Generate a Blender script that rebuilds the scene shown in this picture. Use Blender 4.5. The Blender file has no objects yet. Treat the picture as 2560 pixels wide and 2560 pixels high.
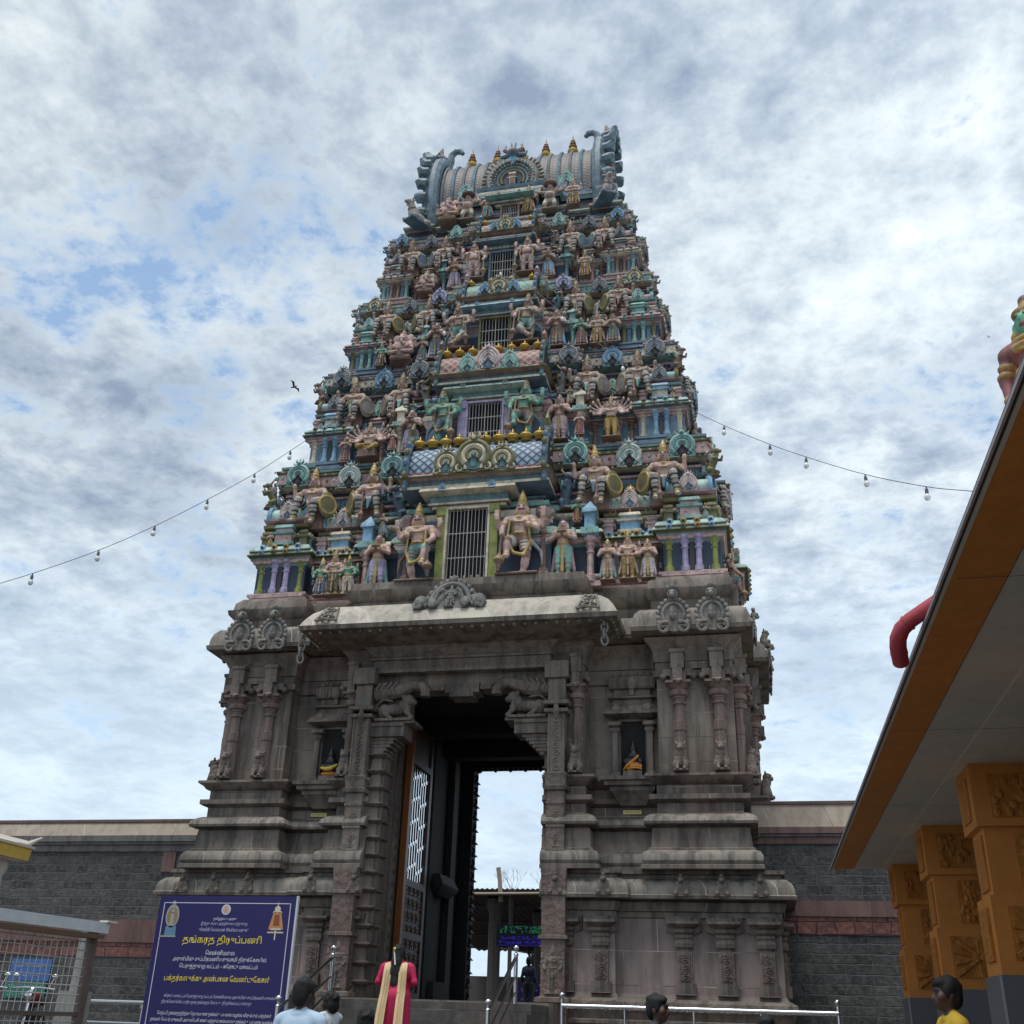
import bpy, math, random
import numpy as np
from mathutils import Vector, Matrix, Euler
random.seed(7)
scn = bpy.context.scene
COL = scn.collection
PI = math.pi
R_ = math.radians

# ------------------------------------------------------------------ materials
MATS = {}
def new_mat(name):
    m = bpy.data.materials.new(name); m.use_nodes = True
    nt = m.node_tree
    b = nt.nodes['Principled BSDF']
    return m, nt, b
def N(nt, kind, **kw):
    n = nt.nodes.new(kind)
    for k, v in kw.items():
        if k.startswith('i_'):
            n.inputs[k[2:].replace('_', ' ')].default_value = v
        else:
            setattr(n, k, v)
    return n
def L(nt, a, b): nt.links.new(a, b)
def ramp(nt, fac, stops):
    r = N(nt, 'ShaderNodeValToRGB')
    el = r.color_ramp.elements
    while len(el) < len(stops): el.new(0.5)
    for e, (p, c) in zip(el, stops):
        e.position = p; e.color = (c[0], c[1], c[2], 1) if not isinstance(c, float) else (c, c, c, 1)
    L(nt, fac, r.inputs['Fac'])
    return r.outputs['Color']
def mix(nt, fac, a, b, mode='MIX'):
    m = N(nt, 'ShaderNodeMix', data_type='RGBA', blend_type=mode)
    for sock, v in (('Factor', fac), ('A', a), ('B', b)):
        s = [i for i in m.inputs if i.name == sock and (i.type == ('VALUE' if sock == 'Factor' else 'RGBA'))][0]
        if isinstance(v, (int, float)): s.default_value = v
        elif isinstance(v, tuple): s.default_value = (*v[:3], 1)
        else: L(nt, v, s)
    return [o for o in m.outputs if o.type == 'RGBA'][0]
def coords(nt, rnd=True, sc=(1, 1, 1)):
    tc = N(nt, 'ShaderNodeTexCoord')
    mp = N(nt, 'ShaderNodeMapping'); mp.inputs['Scale'].default_value = sc
    L(nt, tc.outputs['Object'], mp.inputs['Vector'])
    if rnd:
        oi = N(nt, 'ShaderNodeObjectInfo')
        ml = N(nt, 'ShaderNodeMath', operation='MULTIPLY'); ml.inputs[1].default_value = 37.0
        L(nt, oi.outputs['Random'], ml.inputs[0])
        cb = N(nt, 'ShaderNodeCombineXYZ')
        for i in range(3): L(nt, ml.outputs[0], cb.inputs[i])
        L(nt, cb.outputs[0], mp.inputs['Location'])
    return mp.outputs['Vector']
def noise(nt, vec, scale, detail=4, rough=.55):
    n = N(nt, 'ShaderNodeTexNoise'); n.inputs['Scale'].default_value = scale
    n.inputs['Detail'].default_value = detail; n.inputs['Roughness'].default_value = rough
    L(nt, vec, n.inputs['Vector'])
    return n.outputs['Fac']
def bump(nt, b, h, strength=.3, dist=.02):
    bp = N(nt, 'ShaderNodeBump'); bp.inputs['Strength'].default_value = strength; bp.inputs['Distance'].default_value = dist
    L(nt, h, bp.inputs['Height']); L(nt, bp.outputs['Normal'], b.inputs['Normal'])

def paint(name, rgb, grime=.5, rough=.6, dirt=(.035, .03, .03)):
    """weathered lime paint on stucco"""
    if name in MATS: return MATS[name]
    m, nt, b = new_mat(name)
    v = coords(nt)
    a = noise(nt, v, 5.0, 6, .62)
    f = ramp(nt, a, [(.40, 0.0), (.66, 1.0)])
    st = noise(nt, coords(nt, True, (9, 9, 1.2)), 1.6, 4, .6)
    f2 = ramp(nt, st, [(.5, 0.0), (.72, 1.0)])
    pale = tuple(min(1, c * 1.18 + .02) for c in rgb)
    c0 = mix(nt, noise(nt, v, 2.3, 3), rgb, pale)
    g1 = N(nt, 'ShaderNodeMath', operation='MULTIPLY'); g1.inputs[1].default_value = grime
    L(nt, f, g1.inputs[0])
    g2 = N(nt, 'ShaderNodeMath', operation='MULTIPLY'); g2.inputs[1].default_value = grime * .8
    L(nt, f2, g2.inputs[0])
    c1 = mix(nt, g1.outputs[0], c0, dirt)
    c2 = mix(nt, g2.outputs[0], c1, dirt)
    L(nt, c2, b.inputs['Base Color']); b.inputs['Roughness'].default_value = rough
    bump(nt, b, noise(nt, v, 26, 3), .25, .01)
    MATS[name] = m
    return m

def plain(name, rgb, rough=.6, metal=0.0, emit=None, var=.12, nscale=8):
    if name in MATS: return MATS[name]
    m, nt, b = new_mat(name)
    v = coords(nt)
    c = mix(nt, noise(nt, v, nscale, 4), tuple(x * (1 - var) for x in rgb), tuple(min(1, x * (1 + var)) for x in rgb))
    L(nt, c, b.inputs['Base Color'])
    b.inputs['Roughness'].default_value = rough; b.inputs['Metallic'].default_value = metal
    if emit:
        b.inputs['Emission Color'].default_value = (*rgb, 1); b.inputs['Emission Strength'].default_value = emit
    MATS[name] = m
    return m

def stone(name, rgb, joint=(.9, .42), stain=.6, carve=0.0, pale=(.36, .32, .28), tint=(.20, .12, .10)):
    """granite ashlar with joints, dark water stains and reddish blocks"""
    if name in MATS: return MATS[name]
    m, nt, b = new_mat(name)
    v = coords(nt, False)
    sp = N(nt, 'ShaderNodeSeparateXYZ'); L(nt, v, sp.inputs[0])
    ad = N(nt, 'ShaderNodeMath', operation='ADD'); L(nt, sp.outputs[0], ad.inputs[0]); L(nt, sp.outputs[1], ad.inputs[1])
    cb = N(nt, 'ShaderNodeCombineXYZ'); L(nt, ad.outputs[0], cb.inputs[0]); L(nt, sp.outputs[2], cb.inputs[1])
    br = N(nt, 'ShaderNodeTexBrick'); br.inputs['Scale'].default_value = 1.0
    br.inputs['Brick Width'].default_value = joint[0]; br.inputs['Row Height'].default_value = joint[1]
    br.inputs['Mortar Size'].default_value = .007; br.inputs['Mortar Smooth'].default_value = .3
    br.inputs['Color1'].default_value = (0, 0, 0, 1); br.inputs['Color2'].default_value = (1, 1, 1, 1)
    br.inputs['Mortar'].default_value = (.5, .5, .5, 1)
    L(nt, cb.outputs[0], br.inputs['Vector'])
    base = mix(nt, br.outputs['Color'], tuple(x * .88 for x in rgb), tuple(x * 1.12 for x in rgb))
    red = ramp(nt, noise(nt, v, .55, 3), [(.52, 0.0), (.68, .55)])
    base = mix(nt, red, base, tint)
    pl = ramp(nt, noise(nt, v, 1.7, 6, .65), [(.55, 0.0), (.8, .55)])
    base = mix(nt, pl, base, pale)
    st = noise(nt, coords(nt, False, (5, 5, .55)), 1.0, 6, .65)
    sf = ramp(nt, st, [(.46, 0.0), (.62, stain)])
    soot = ramp(nt, noise(nt, coords(nt, False, (1, 1, .7)), .8, 5, .7), [(.52, 0.0), (.66, stain * .85)])
    base = mix(nt, soot, base, (.04, .037, .035))
    base = mix(nt, sf, base, (.028, .026, .026))
    fine = noise(nt, v, 30, 4, .6)
    base = mix(nt, .35, base, ramp(nt, fine, [(.3, .55), (.7, 1.0)]), 'MULTIPLY')
    base = mix(nt, br.outputs['Fac'], base, mix(nt, ramp(nt, noise(nt, v, 1.1, 3), [(.45, 0.0), (.6, 1.0)]), tuple(x * .4 for x in rgb), tuple(min(1, x * 1.7) for x in rgb)))
    L(nt, base, b.inputs['Base Color']); b.inputs['Roughness'].default_value = .78
    h = noise(nt, v, 18, 5, .65)
    if carve:
        vo = N(nt, 'ShaderNodeTexVoronoi', feature='SMOOTH_F1'); vo.inputs['Scale'].default_value = 11.0; vo.inputs['Smoothness'].default_value = .35
        ds = N(nt, 'ShaderNodeTexNoise'); ds.inputs['Scale'].default_value = 5.0; L(nt, v, ds.inputs['Vector'])
        L(nt, mix(nt, .16, v, ds.outputs['Color']), vo.inputs['Vector'])
        h = mix(nt, .55, h, vo.outputs['Distance'])
        bump(nt, b, h, carve, .05)
    else:
        bump(nt, b, h, .45, .015)
    MATS[name] = m
    return m

def rubble(name, c0, c1, w=.42, h=.24, mort=(.17, .165, .152), bs=.9):
    """rock-faced coursed blocks"""
    if name in MATS: return MATS[name]
    m, nt, b = new_mat(name)
    v = coords(nt, False)
    sp = N(nt, 'ShaderNodeSeparateXYZ'); L(nt, v, sp.inputs[0])
    ad = N(nt, 'ShaderNodeMath', operation='ADD'); L(nt, sp.outputs[0], ad.inputs[0]); L(nt, sp.outputs[1], ad.inputs[1])
    wob = noise(nt, v, 1.3, 2); wm = N(nt, 'ShaderNodeMath', operation='MULTIPLY_ADD'); wm.inputs[1].default_value = .42
    L(nt, wob, wm.inputs[0]); L(nt, ad.outputs[0], wm.inputs[2])
    wz = N(nt, 'ShaderNodeMath', operation='MULTIPLY_ADD'); wz.inputs[1].default_value = .09
    L(nt, noise(nt, v, 2.7, 2), wz.inputs[0]); L(nt, sp.outputs[2], wz.inputs[2])
    cb = N(nt, 'ShaderNodeCombineXYZ'); L(nt, wm.outputs[0], cb.inputs[0]); L(nt, wz.outputs[0], cb.inputs[1])
    br = N(nt, 'ShaderNodeTexBrick'); br.inputs['Scale'].default_value = 1.0
    br.squash = 1.6; br.squash_frequency = 2; br.offset = .37
    br.inputs['Brick Width'].default_value = w; br.inputs['Row Height'].default_value = h
    br.inputs['Mortar Size'].default_value = .016; br.inputs['Mortar Smooth'].default_value = .6
    br.inputs['Color1'].default_value = (0, 0, 0, 1); br.inputs['Color2'].default_value = (1, 1, 1, 1)
    L(nt, cb.outputs[0], br.inputs['Vector'])
    base = mix(nt, br.outputs['Color'], c0, c1)
    base = mix(nt, ramp(nt, noise(nt, v, 9, 6, .75), [(.47, 0.0), (.66, .7)]), base, tuple(min(1, x * 2.1) for x in c1))
    base = mix(nt, ramp(nt, noise(nt, v, .6, 3), [(.45, 0.0), (.7, .5)]), base, tuple(x * .5 for x in c0))
    base = mix(nt, br.outputs['Fac'], base, mort)
    L(nt, base, b.inputs['Base Color']); b.inputs['Roughness'].default_value = .8
    inv = N(nt, 'ShaderNodeMath', operation='SUBTRACT'); inv.inputs[0].default_value = 1.0; L(nt, br.outputs['Fac'], inv.inputs[1])
    rk = mix(nt, .55, inv.outputs[0], noise(nt, v, 9, 5, .6))
    bump(nt, b, rk, bs, .05)
    MATS[name] = m
    return m

def lattice(name, bg, line, shell, sx=8.0, sy=4.0):
    """diamond-net pattern on a barrel roof, from its UVs"""
    if name in MATS: return MATS[name]
    m, nt, b = new_mat(name)
    uv = N(nt, 'ShaderNodeUVMap')
    sp = N(nt, 'ShaderNodeSeparateXYZ'); L(nt, uv.outputs[0], sp.inputs[0])
    def comb(sgn):
        a = N(nt, 'ShaderNodeMath', operation='MULTIPLY'); a.inputs[1].default_value = sx; L(nt, sp.outputs[0], a.inputs[0])
        c = N(nt, 'ShaderNodeMath', operation='MULTIPLY_ADD'); c.inputs[1].default_value = sgn * sy
        L(nt, sp.outputs[1], c.inputs[0]); L(nt, a.outputs[0], c.inputs[2])
        fr = N(nt, 'ShaderNodeMath', operation='FRACT'); L(nt, c.outputs[0], fr.inputs[0])
        d = N(nt, 'ShaderNodeMath', operation='SUBTRACT'); d.inputs[1].default_value = .5; L(nt, fr.outputs[0], d.inputs[0])
        ab = N(nt, 'ShaderNodeMath', operation='ABSOLUTE'); L(nt, d.outputs[0], ab.inputs[0])
        return ab.outputs[0]
    p, q = comb(1), comb(-1)
    mx = N(nt, 'ShaderNodeMath', operation='MAXIMUM'); L(nt, p, mx.inputs[0]); L(nt, q, mx.inputs[1])
    ed = ramp(nt, mx.outputs[0], [(.40, 0.0), (.43, 1.0)])
    sm = N(nt, 'ShaderNodeMath', operation='ADD'); L(nt, p, sm.inputs[0]); L(nt, q, sm.inputs[1])
    sh = ramp(nt, sm.outputs[0], [(.28, 1.0), (.36, 0.0)])
    v = coords(nt)
    c = mix(nt, sh, bg, shell)
    c = mix(nt, ed, c, line)
    g = ramp(nt, noise(nt, v, 5, 6, .6), [(.45, 0.0), (.75, .6)])
    c = mix(nt, g, c, (.04, .035, .035))
    L(nt, c, b.inputs['Base Color']); b.inputs['Roughness'].default_value = .55
    inv = N(nt, 'ShaderNodeMath', operation='SUBTRACT'); inv.inputs[0].default_value = 1; L(nt, ed, inv.inputs[1])
    bump(nt, b, inv.outputs[0], .6, .02)
    MATS[name] = m
    return m

# stones
ST = stone('granite_ashlar', (.215, .174, .142), stain=.62)
STD = stone('granite_moulding', (.225, .185, .152), (1.6, 9), .66)
STP = stone('granite_eave', (.285, .25, .21), (1.1, 9), .66, 0, (.40, .36, .30), (.30, .24, .195))
STW = stone('granite_porch_eave_toplit', (.50, .45, .375), (1.1, 9), .35, 0, (.64, .59, .50), (.40, .34, .28))  # paler copy of the granite: strong top light on the eave put into its colour
STC = stone('granite_carved', (.235, .188, .155), (9, 9), .5, .9)
STR = stone('granite_carved_red', (.205, .145, .125), (9, 9), .5, .9)
STK = stone('granite_passage_shaded', (.016, .016, .018), (.9, .5), .7, 0, (.024, .024, .025), (.018, .016, .016))  # near-black copy of the granite: shade of the unlit passage painted in
# tower paints
PK = paint('paint_pink', (.54, .375, .365))
PKD = paint('paint_dusty_rose', (.37, .245, .24))
TQ = paint('paint_turquoise', (.21, .395, .36))
TQL = paint('paint_pale_turquoise', (.40, .56, .50))
TEAL = paint('paint_teal', (.10, .20, .21))
BLU = paint('paint_sky_blue', (.21, .39, .54))
BLD = paint('paint_slate_blue', (.115, .19, .26))
NAV = paint('paint_navy', (.012, .028, .062), .5)
LAV = paint('paint_lavender', (.42, .37, .56))
OLV = paint('paint_olive', (.26, .29, .065))
OLD = paint('paint_dark_olive', (.15, .14, .05))
CRM = paint('paint_cream', (.60, .54, .41))
GRW = paint('paint_grey_white', (.50, .49, .47))
GLD = paint('paint_gold', (.44, .30, .09), .55, .45)
BRN = paint('paint_brown', (.23, .14, .105))
MAR = paint('paint_maroon', (.22, .09, .095))
DRK = paint('paint_black', (.02, .019, .02), .3)
SKN = paint('paint_skin_pink', (.52, .35, .315), .5)
SKB = paint('paint_skin_brown', (.42, .295, .25), .58)
SKG = paint('paint_skin_green', (.13, .33, .25), .45)
WRP = paint('paint_pale_bands', (.42, .38, .33), .5)
YEL = paint('paint_ochre', (.42, .27, .07))
OGD = paint('paint_old_gold', (.30, .215, .105), .6)
GRS = paint('paint_grey_stucco', (.24, .22, .205), .6)
RED = paint('paint_faded_red', (.36, .10, .08))

# ------------------------------------------------------------------ mesh builder
class MB:
    def __init__(s): s.v = []; s.f = []; s.m = []; s.mats = []; s.uv = {}
    def mi(s, M):
        if M not in s.mats: s.mats.append(M)
        return s.mats.index(M)
    def add(s, vs, fs, M):
        o = len(s.v); s.v += [tuple(p) for p in vs]
        i = s.mi(M)
        for f in fs: s.f.append(tuple(o + k for k in f)); s.m.append(i)
    def box(s, x0, x1, y0, y1, z0, z1, M, rot=0.0):
        vs = [(x, y, z) for z in (z0, z1) for y in (y0, y1) for x in (x0, x1)]
        if rot:
            cx, cy = (x0 + x1) / 2, (y0 + y1) / 2; c, q = math.cos(rot), math.sin(rot)
            vs = [(cx + (x - cx) * c - (y - cy) * q, cy + (x - cx) * q + (y - cy) * c, z) for x, y, z in vs]
        s.add(vs, [(0, 2, 3, 1), (4, 5, 7, 6), (0, 1, 5, 4), (2, 6, 7, 3), (0, 4, 6, 2), (1, 3, 7, 5)], M)
    def hexa(s, b, t, M):
        """four bottom points, four top points, both counter-clockwise from above"""
        s.add(list(b) + list(t), [(3, 2, 1, 0), (4, 5, 6, 7)] + [(k, (k + 1) % 4, (k + 1) % 4 + 4, k + 4) for k in range(4)], M)
    def lathe(s, cx, cy, prof, n, M, rot=0.0, axis='z'):
        vs = []
        for r, z in prof:
            for k in range(n):
                a = 2 * PI * k / n + rot
                vs.append((cx + r * math.cos(a), cy + r * math.sin(a), z))
        fs = []
        for j in range(len(prof) - 1):
            for k in range(n):
                a, b2 = j * n + k, j * n + (k + 1) % n
                fs.append((a, b2, b2 + n, a + n))
        fs.append(tuple(range(n - 1, -1, -1))); fs.append(tuple((len(prof) - 1) * n + k for k in range(n)))
        s.add(vs, fs, M)
    def tube(s, pts, r, n, M, caps=True):
        pts = [Vector(p) for p in pts]; rs = r if isinstance(r, (list, tuple)) else [r] * len(pts)
        vs = []; prev = None
        for i, p in enumerate(pts):
            d = (pts[min(i + 1, len(pts) - 1)] - pts[max(i - 1, 0)])
            d = d.normalized() if d.length > 1e-9 else Vector((0, 0, 1))
            if prev is None:
                a = Vector((0, 0, 1)) if abs(d.z) < .9 else Vector((1, 0, 0))
                u = d.cross(a).normalized()
            else:
                u = (prev - d * prev.dot(d))
                u = u.normalized() if u.length > 1e-6 else d.orthogonal().normalized()
            prev = u; w = d.cross(u)
            for k in range(n):
                a = 2 * PI * k / n
                vs.append(p + (u * math.cos(a) + w * math.sin(a)) * rs[i])
        fs = []
        for j in range(len(pts) - 1):
            for k in range(n):
                a, b2 = j * n + k, j * n + (k + 1) % n
                fs.append((a, b2, b2 + n, a + n))
        if caps:
            fs.append(tuple(range(n - 1, -1, -1))); fs.append(tuple((len(pts) - 1) * n + k for k in range(n)))
        s.add(vs, fs, M)
    def ball(s, c, r, M, n=10, m=6, sc=(1, 1, 1)):
        vs = []; fs = []
        for j in range(m + 1):
            t = PI * j / m
            for k in range(n):
                a = 2 * PI * k / n
                vs.append((c[0] + r * sc[0] * math.sin(t) * math.cos(a), c[1] + r * sc[1] * math.sin(t) * math.sin(a), c[2] - r * sc[2] * math.cos(t)))
        for j in range(m):
            for k in range(n):
                a, b2 = j * n + k, j * n + (k + 1) % n
                fs.append((a, b2, b2 + n, a + n))
        s.add(vs, fs, M)
    def ext(s, poly, y0, y1, M):
        """extrude an (x, z) polygon (counter-clockwise seen from -y) in y"""
        n = len(poly)
        vs = [(x, y0, z) for x, z in poly] + [(x, y1, z) for x, z in poly]
        fs = [tuple(range(n)), tuple(range(2 * n - 1, n - 1, -1))] + [(k, k + n, (k + 1) % n + n, (k + 1) % n) for k in range(n)]
        s.add(vs, fs, M)
    def sweep(s, poly, rings, flags=None, caps=(True, True)):
        """rings: (z, outward offset, material of the strip that starts here)"""
        n = len(poly)
        def offs(d):
            out = []
            nr = []
            for k in range(n):
                ax, ay = poly[k]; bx, by = poly[(k + 1) % n]
                l = math.hypot(bx - ax, by - ay)
                w = 1.0 if flags is None else flags[k]
                nr.append(((by - ay) / l, -(bx - ax) / l, w * d))
            for k in range(n):
                x, y = poly[k]; a = nr[k - 1]; b2 = nr[k]
                det = a[0] * b2[1] - a[1] * b2[0]
                if abs(det) < 1e-6: out.append((x + b2[0] * b2[2], y + b2[1] * b2[2]))
                else:
                    out.append((x + (a[2] * b2[1] - b2[2] * a[1]) / det, y + (a[0] * b2[2] - b2[0] * a[2]) / det))
            return out
        base = len(s.v)
        for z, d, M in rings: s.v += [(x, y, z) for x, y in offs(d)]
        for j in range(len(rings) - 1):
            i = s.mi(rings[j][2])
            for k in range(n):
                a, b2 = base + j * n + k, base + j * n + (k + 1) % n
                s.f.append((a, b2, b2 + n, a + n)); s.m.append(i)
        if caps[0]: s.f.append(tuple(base + k for k in range(n - 1, -1, -1))); s.m.append(s.mi(rings[0][2]))
        if caps[1]: s.f.append(tuple(base + (len(rings) - 1) * n + k for k in range(n))); s.m.append(s.mi(rings[-1][2]))
    def mesh(s, name, sharp=35):
        me = bpy.data.meshes.new(name)
        me.from_pydata(s.v, [], s.f)
        for M in s.mats: me.materials.append(M)
        me.polygons.foreach_set('material_index', s.m)
        me.polygons.foreach_set('use_smooth', [True] * len(s.f))
        me.update()
        me.set_sharp_from_angle(angle=R_(sharp))
        return me
    def build(s, name, parent=None, loc=(0, 0, 0), rot=(0, 0, 0), sharp=35):
        return link(name, s.mesh(name, sharp), parent, loc, rot)

def link(name, me, parent=None, loc=(0, 0, 0), rot=(0, 0, 0), scale=(1, 1, 1)):
    o = bpy.data.objects.new(name, me)
    COL.objects.link(o)
    o.location = loc; o.rotation_euler = rot
    o.scale = scale if not isinstance(scale, (int, float)) else (scale,) * 3
    if parent: o.parent = parent
    return o
def tag(o, label=None, cat=None, group=None, kind=None):
    if label: o['label'] = label
    if cat: o['category'] = cat
    if group: o['group'] = group
    if kind: o['kind'] = kind
    return o
def thing(name, label, cat, loc=(0, 0, 0), rz=0.0, group=None):
    o = bpy.data.objects.new(name, None); COL.objects.link(o)
    o.empty_display_size = .3
    o.location = loc; o.rotation_euler = (0, 0, rz)
    return tag(o, label, cat, group)
def rect(x0, x1, y0, y1): return [(x0, y0), (x1, y0), (x1, y1), (x0, y1)]

# ------------------------------------------------------------------ blended-solid bodies (one continuous skin)
def sdf_eval(p, P):
    t = p[0]
    if t == 'c':
        a = np.array(p[1], np.float32); b = np.array(p[2], np.float32); ab = b - a
        h = np.clip(((P - a) @ ab) / max(float(ab @ ab), 1e-9), 0, 1)
        d = P - a - h[:, None] * ab
        return np.sqrt((d * d).sum(1)) - (p[3] + (p[4] - p[3]) * h)
    if t == 'e':
        d = P - np.array(p[1], np.float32)
        if len(p) > 4 and p[4] is not None: d = d @ np.array(p[4], np.float32)
        r = np.array(p[2], np.float32)
        k0 = np.sqrt(((d / r) ** 2).sum(1)); k1 = np.sqrt(((d / (r * r)) ** 2).sum(1))
        return k0 * (k0 - 1) / np.maximum(k1, 1e-6)
    if t == 't':
        d = P - np.array(p[1], np.float32); ax = np.array(p[2], np.float32); ax = ax / np.linalg.norm(ax)
        h = d @ ax; q = d - h[:, None] * ax
        return np.sqrt((np.sqrt((q * q).sum(1)) - p[3]) ** 2 + h * h) - p[4]
    if t == 'b':
        d = np.abs(P - np.array(p[1], np.float32)) - np.array(p[2], np.float32) + p[3]
        return np.sqrt((np.maximum(d, 0) ** 2).sum(1)) + np.minimum(d.max(1), 0) - p[3]
def pmat(p): return p[{'c': 5, 'e': 3, 't': 5, 'b': 4}[p[0]]]
def pbox(p):
    if p[0] == 'c':
        a, b = np.array(p[1], float), np.array(p[2], float); r = max(p[3], p[4]); return np.minimum(a, b) - r, np.maximum(a, b) + r
    c = np.array(p[1], float)
    r = {'e': lambda: (max(p[2]) if len(p) > 4 and p[4] is not None else np.array(p[2], float)), 't': lambda: p[3] + p[4], 'b': lambda: np.array(p[2], float)}[p[0]]()
    return c - r, c + r
def sdf_mesh(name, prims, mats, vox=.012, k=.018):
    lo = np.min([pbox(p)[0] for p in prims], 0) - vox * 3; hi = np.max([pbox(p)[1] for p in prims], 0) + vox * 3
    n = np.ceil((hi - lo) / vox).astype(int) + 1
    F = np.full(n, 9.0, np.float32)
    for p in prims:
        a, b = pbox(p); i0 = np.maximum(((a - lo - k) / vox - 2).astype(int), 0); i1 = np.minimum(((b - lo + k) / vox + 3).astype(int), n)
        if (i1 <= i0).any(): continue
        g = np.stack(np.meshgrid(*[lo[q] + vox * np.arange(i0[q], i1[q]) for q in range(3)], indexing='ij'), -1).astype(np.float32)
        d = sdf_eval(p, g.reshape(-1, 3)).reshape(g.shape[:3])
        sl = tuple(slice(i0[q], i1[q]) for q in range(3))
        o = F[sl]; h = np.maximum(k - np.abs(o - d), 0) / k
        F[sl] = np.minimum(o, d) - h * h * k * .25
    S = F < 0
    cs = [(i, j, l) for i in (0, 1) for j in (0, 1) for l in (0, 1)]
    def cor(A, c): return A[c[0]:n[0] - 1 + c[0], c[1]:n[1] - 1 + c[1], c[2]:n[2] - 1 + c[2]]
    cnt = sum(cor(S, c).astype(np.int8) for c in cs)
    act = np.argwhere((cnt > 0) & (cnt < 8))
    vals = [F[act[:, 0] + c[0], act[:, 1] + c[1], act[:, 2] + c[2]] for c in cs]
    acc = np.zeros((len(act), 3)); num = np.zeros(len(act))
    for i in range(8):
        for j in range(i + 1, 8):
            a, b = np.array(cs[i]), np.array(cs[j])
            if np.abs(a - b).sum() != 1: continue
            va, vb = vals[i], vals[j]; x = (va < 0) != (vb < 0)
            t = np.where(x, va / np.where(x, va - vb, 1), 0)
            acc += np.where(x[:, None], a + t[:, None] * (b - a), 0); num += x
    V = lo + vox * (act + acc / num[:, None])
    idx = np.full(n, -1, np.int64); idx[act[:, 0], act[:, 1], act[:, 2]] = np.arange(len(act))
    quads = []
    for ax in range(3):
        u, w = (ax + 1) % 3, (ax + 2) % 3
        s0 = [slice(1, n[q] - 1) for q in range(3)]; s1 = list(s0); s0[ax] = slice(0, n[ax] - 1); s1[ax] = slice(1, n[ax])
        A, B = S[tuple(s0)], S[tuple(s1)]
        e = np.argwhere(A != B); ins = A[tuple(e.T)]
        off = np.array([0 if q == ax else 1 for q in range(3)]); e = e + off
        du = np.zeros(3, int); du[u] = 1; dw = np.zeros(3, int); dw[w] = 1
        qs = [idx[tuple((e - a).T)] for a in (du * 0, du, du + dw, dw)]
        q = np.stack(qs, 1); q[~ins] = q[~ins][:, ::-1]
        quads.append(q)
    Q = np.concatenate(quads); Q = Q[(Q >= 0).all(1)]
    cen = V[Q].mean(1).astype(np.float32)
    D = np.stack([sdf_eval(p, cen) for p in prims]); best = D.argmin(0)
    names = []; lut = []
    for p in prims:
        mm = pmat(p)
        if mm not in names: names.append(mm)
        lut.append(names.index(mm))
    me = bpy.data.meshes.new(name)
    me.from_pydata(V.tolist(), [], Q.tolist())
    for mm in names: me.materials.append(mats[mm])
    me['slots'] = ','.join(names)
    me.polygons.foreach_set('material_index', np.array(lut, np.int32)[best])
    me.polygons.foreach_set('use_smooth', [True] * len(Q))
    me.update()
    me['h'] = float(V[:, 2].max())
    return me
def recolour(me, new, name=None):
    """a copy of a body mesh in other paints"""
    c = me.copy(); c.name = name or me.name
    for i, s in enumerate(me['slots'].split(',')):
        if s in new: c.materials[i] = new[s]
    return c
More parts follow.
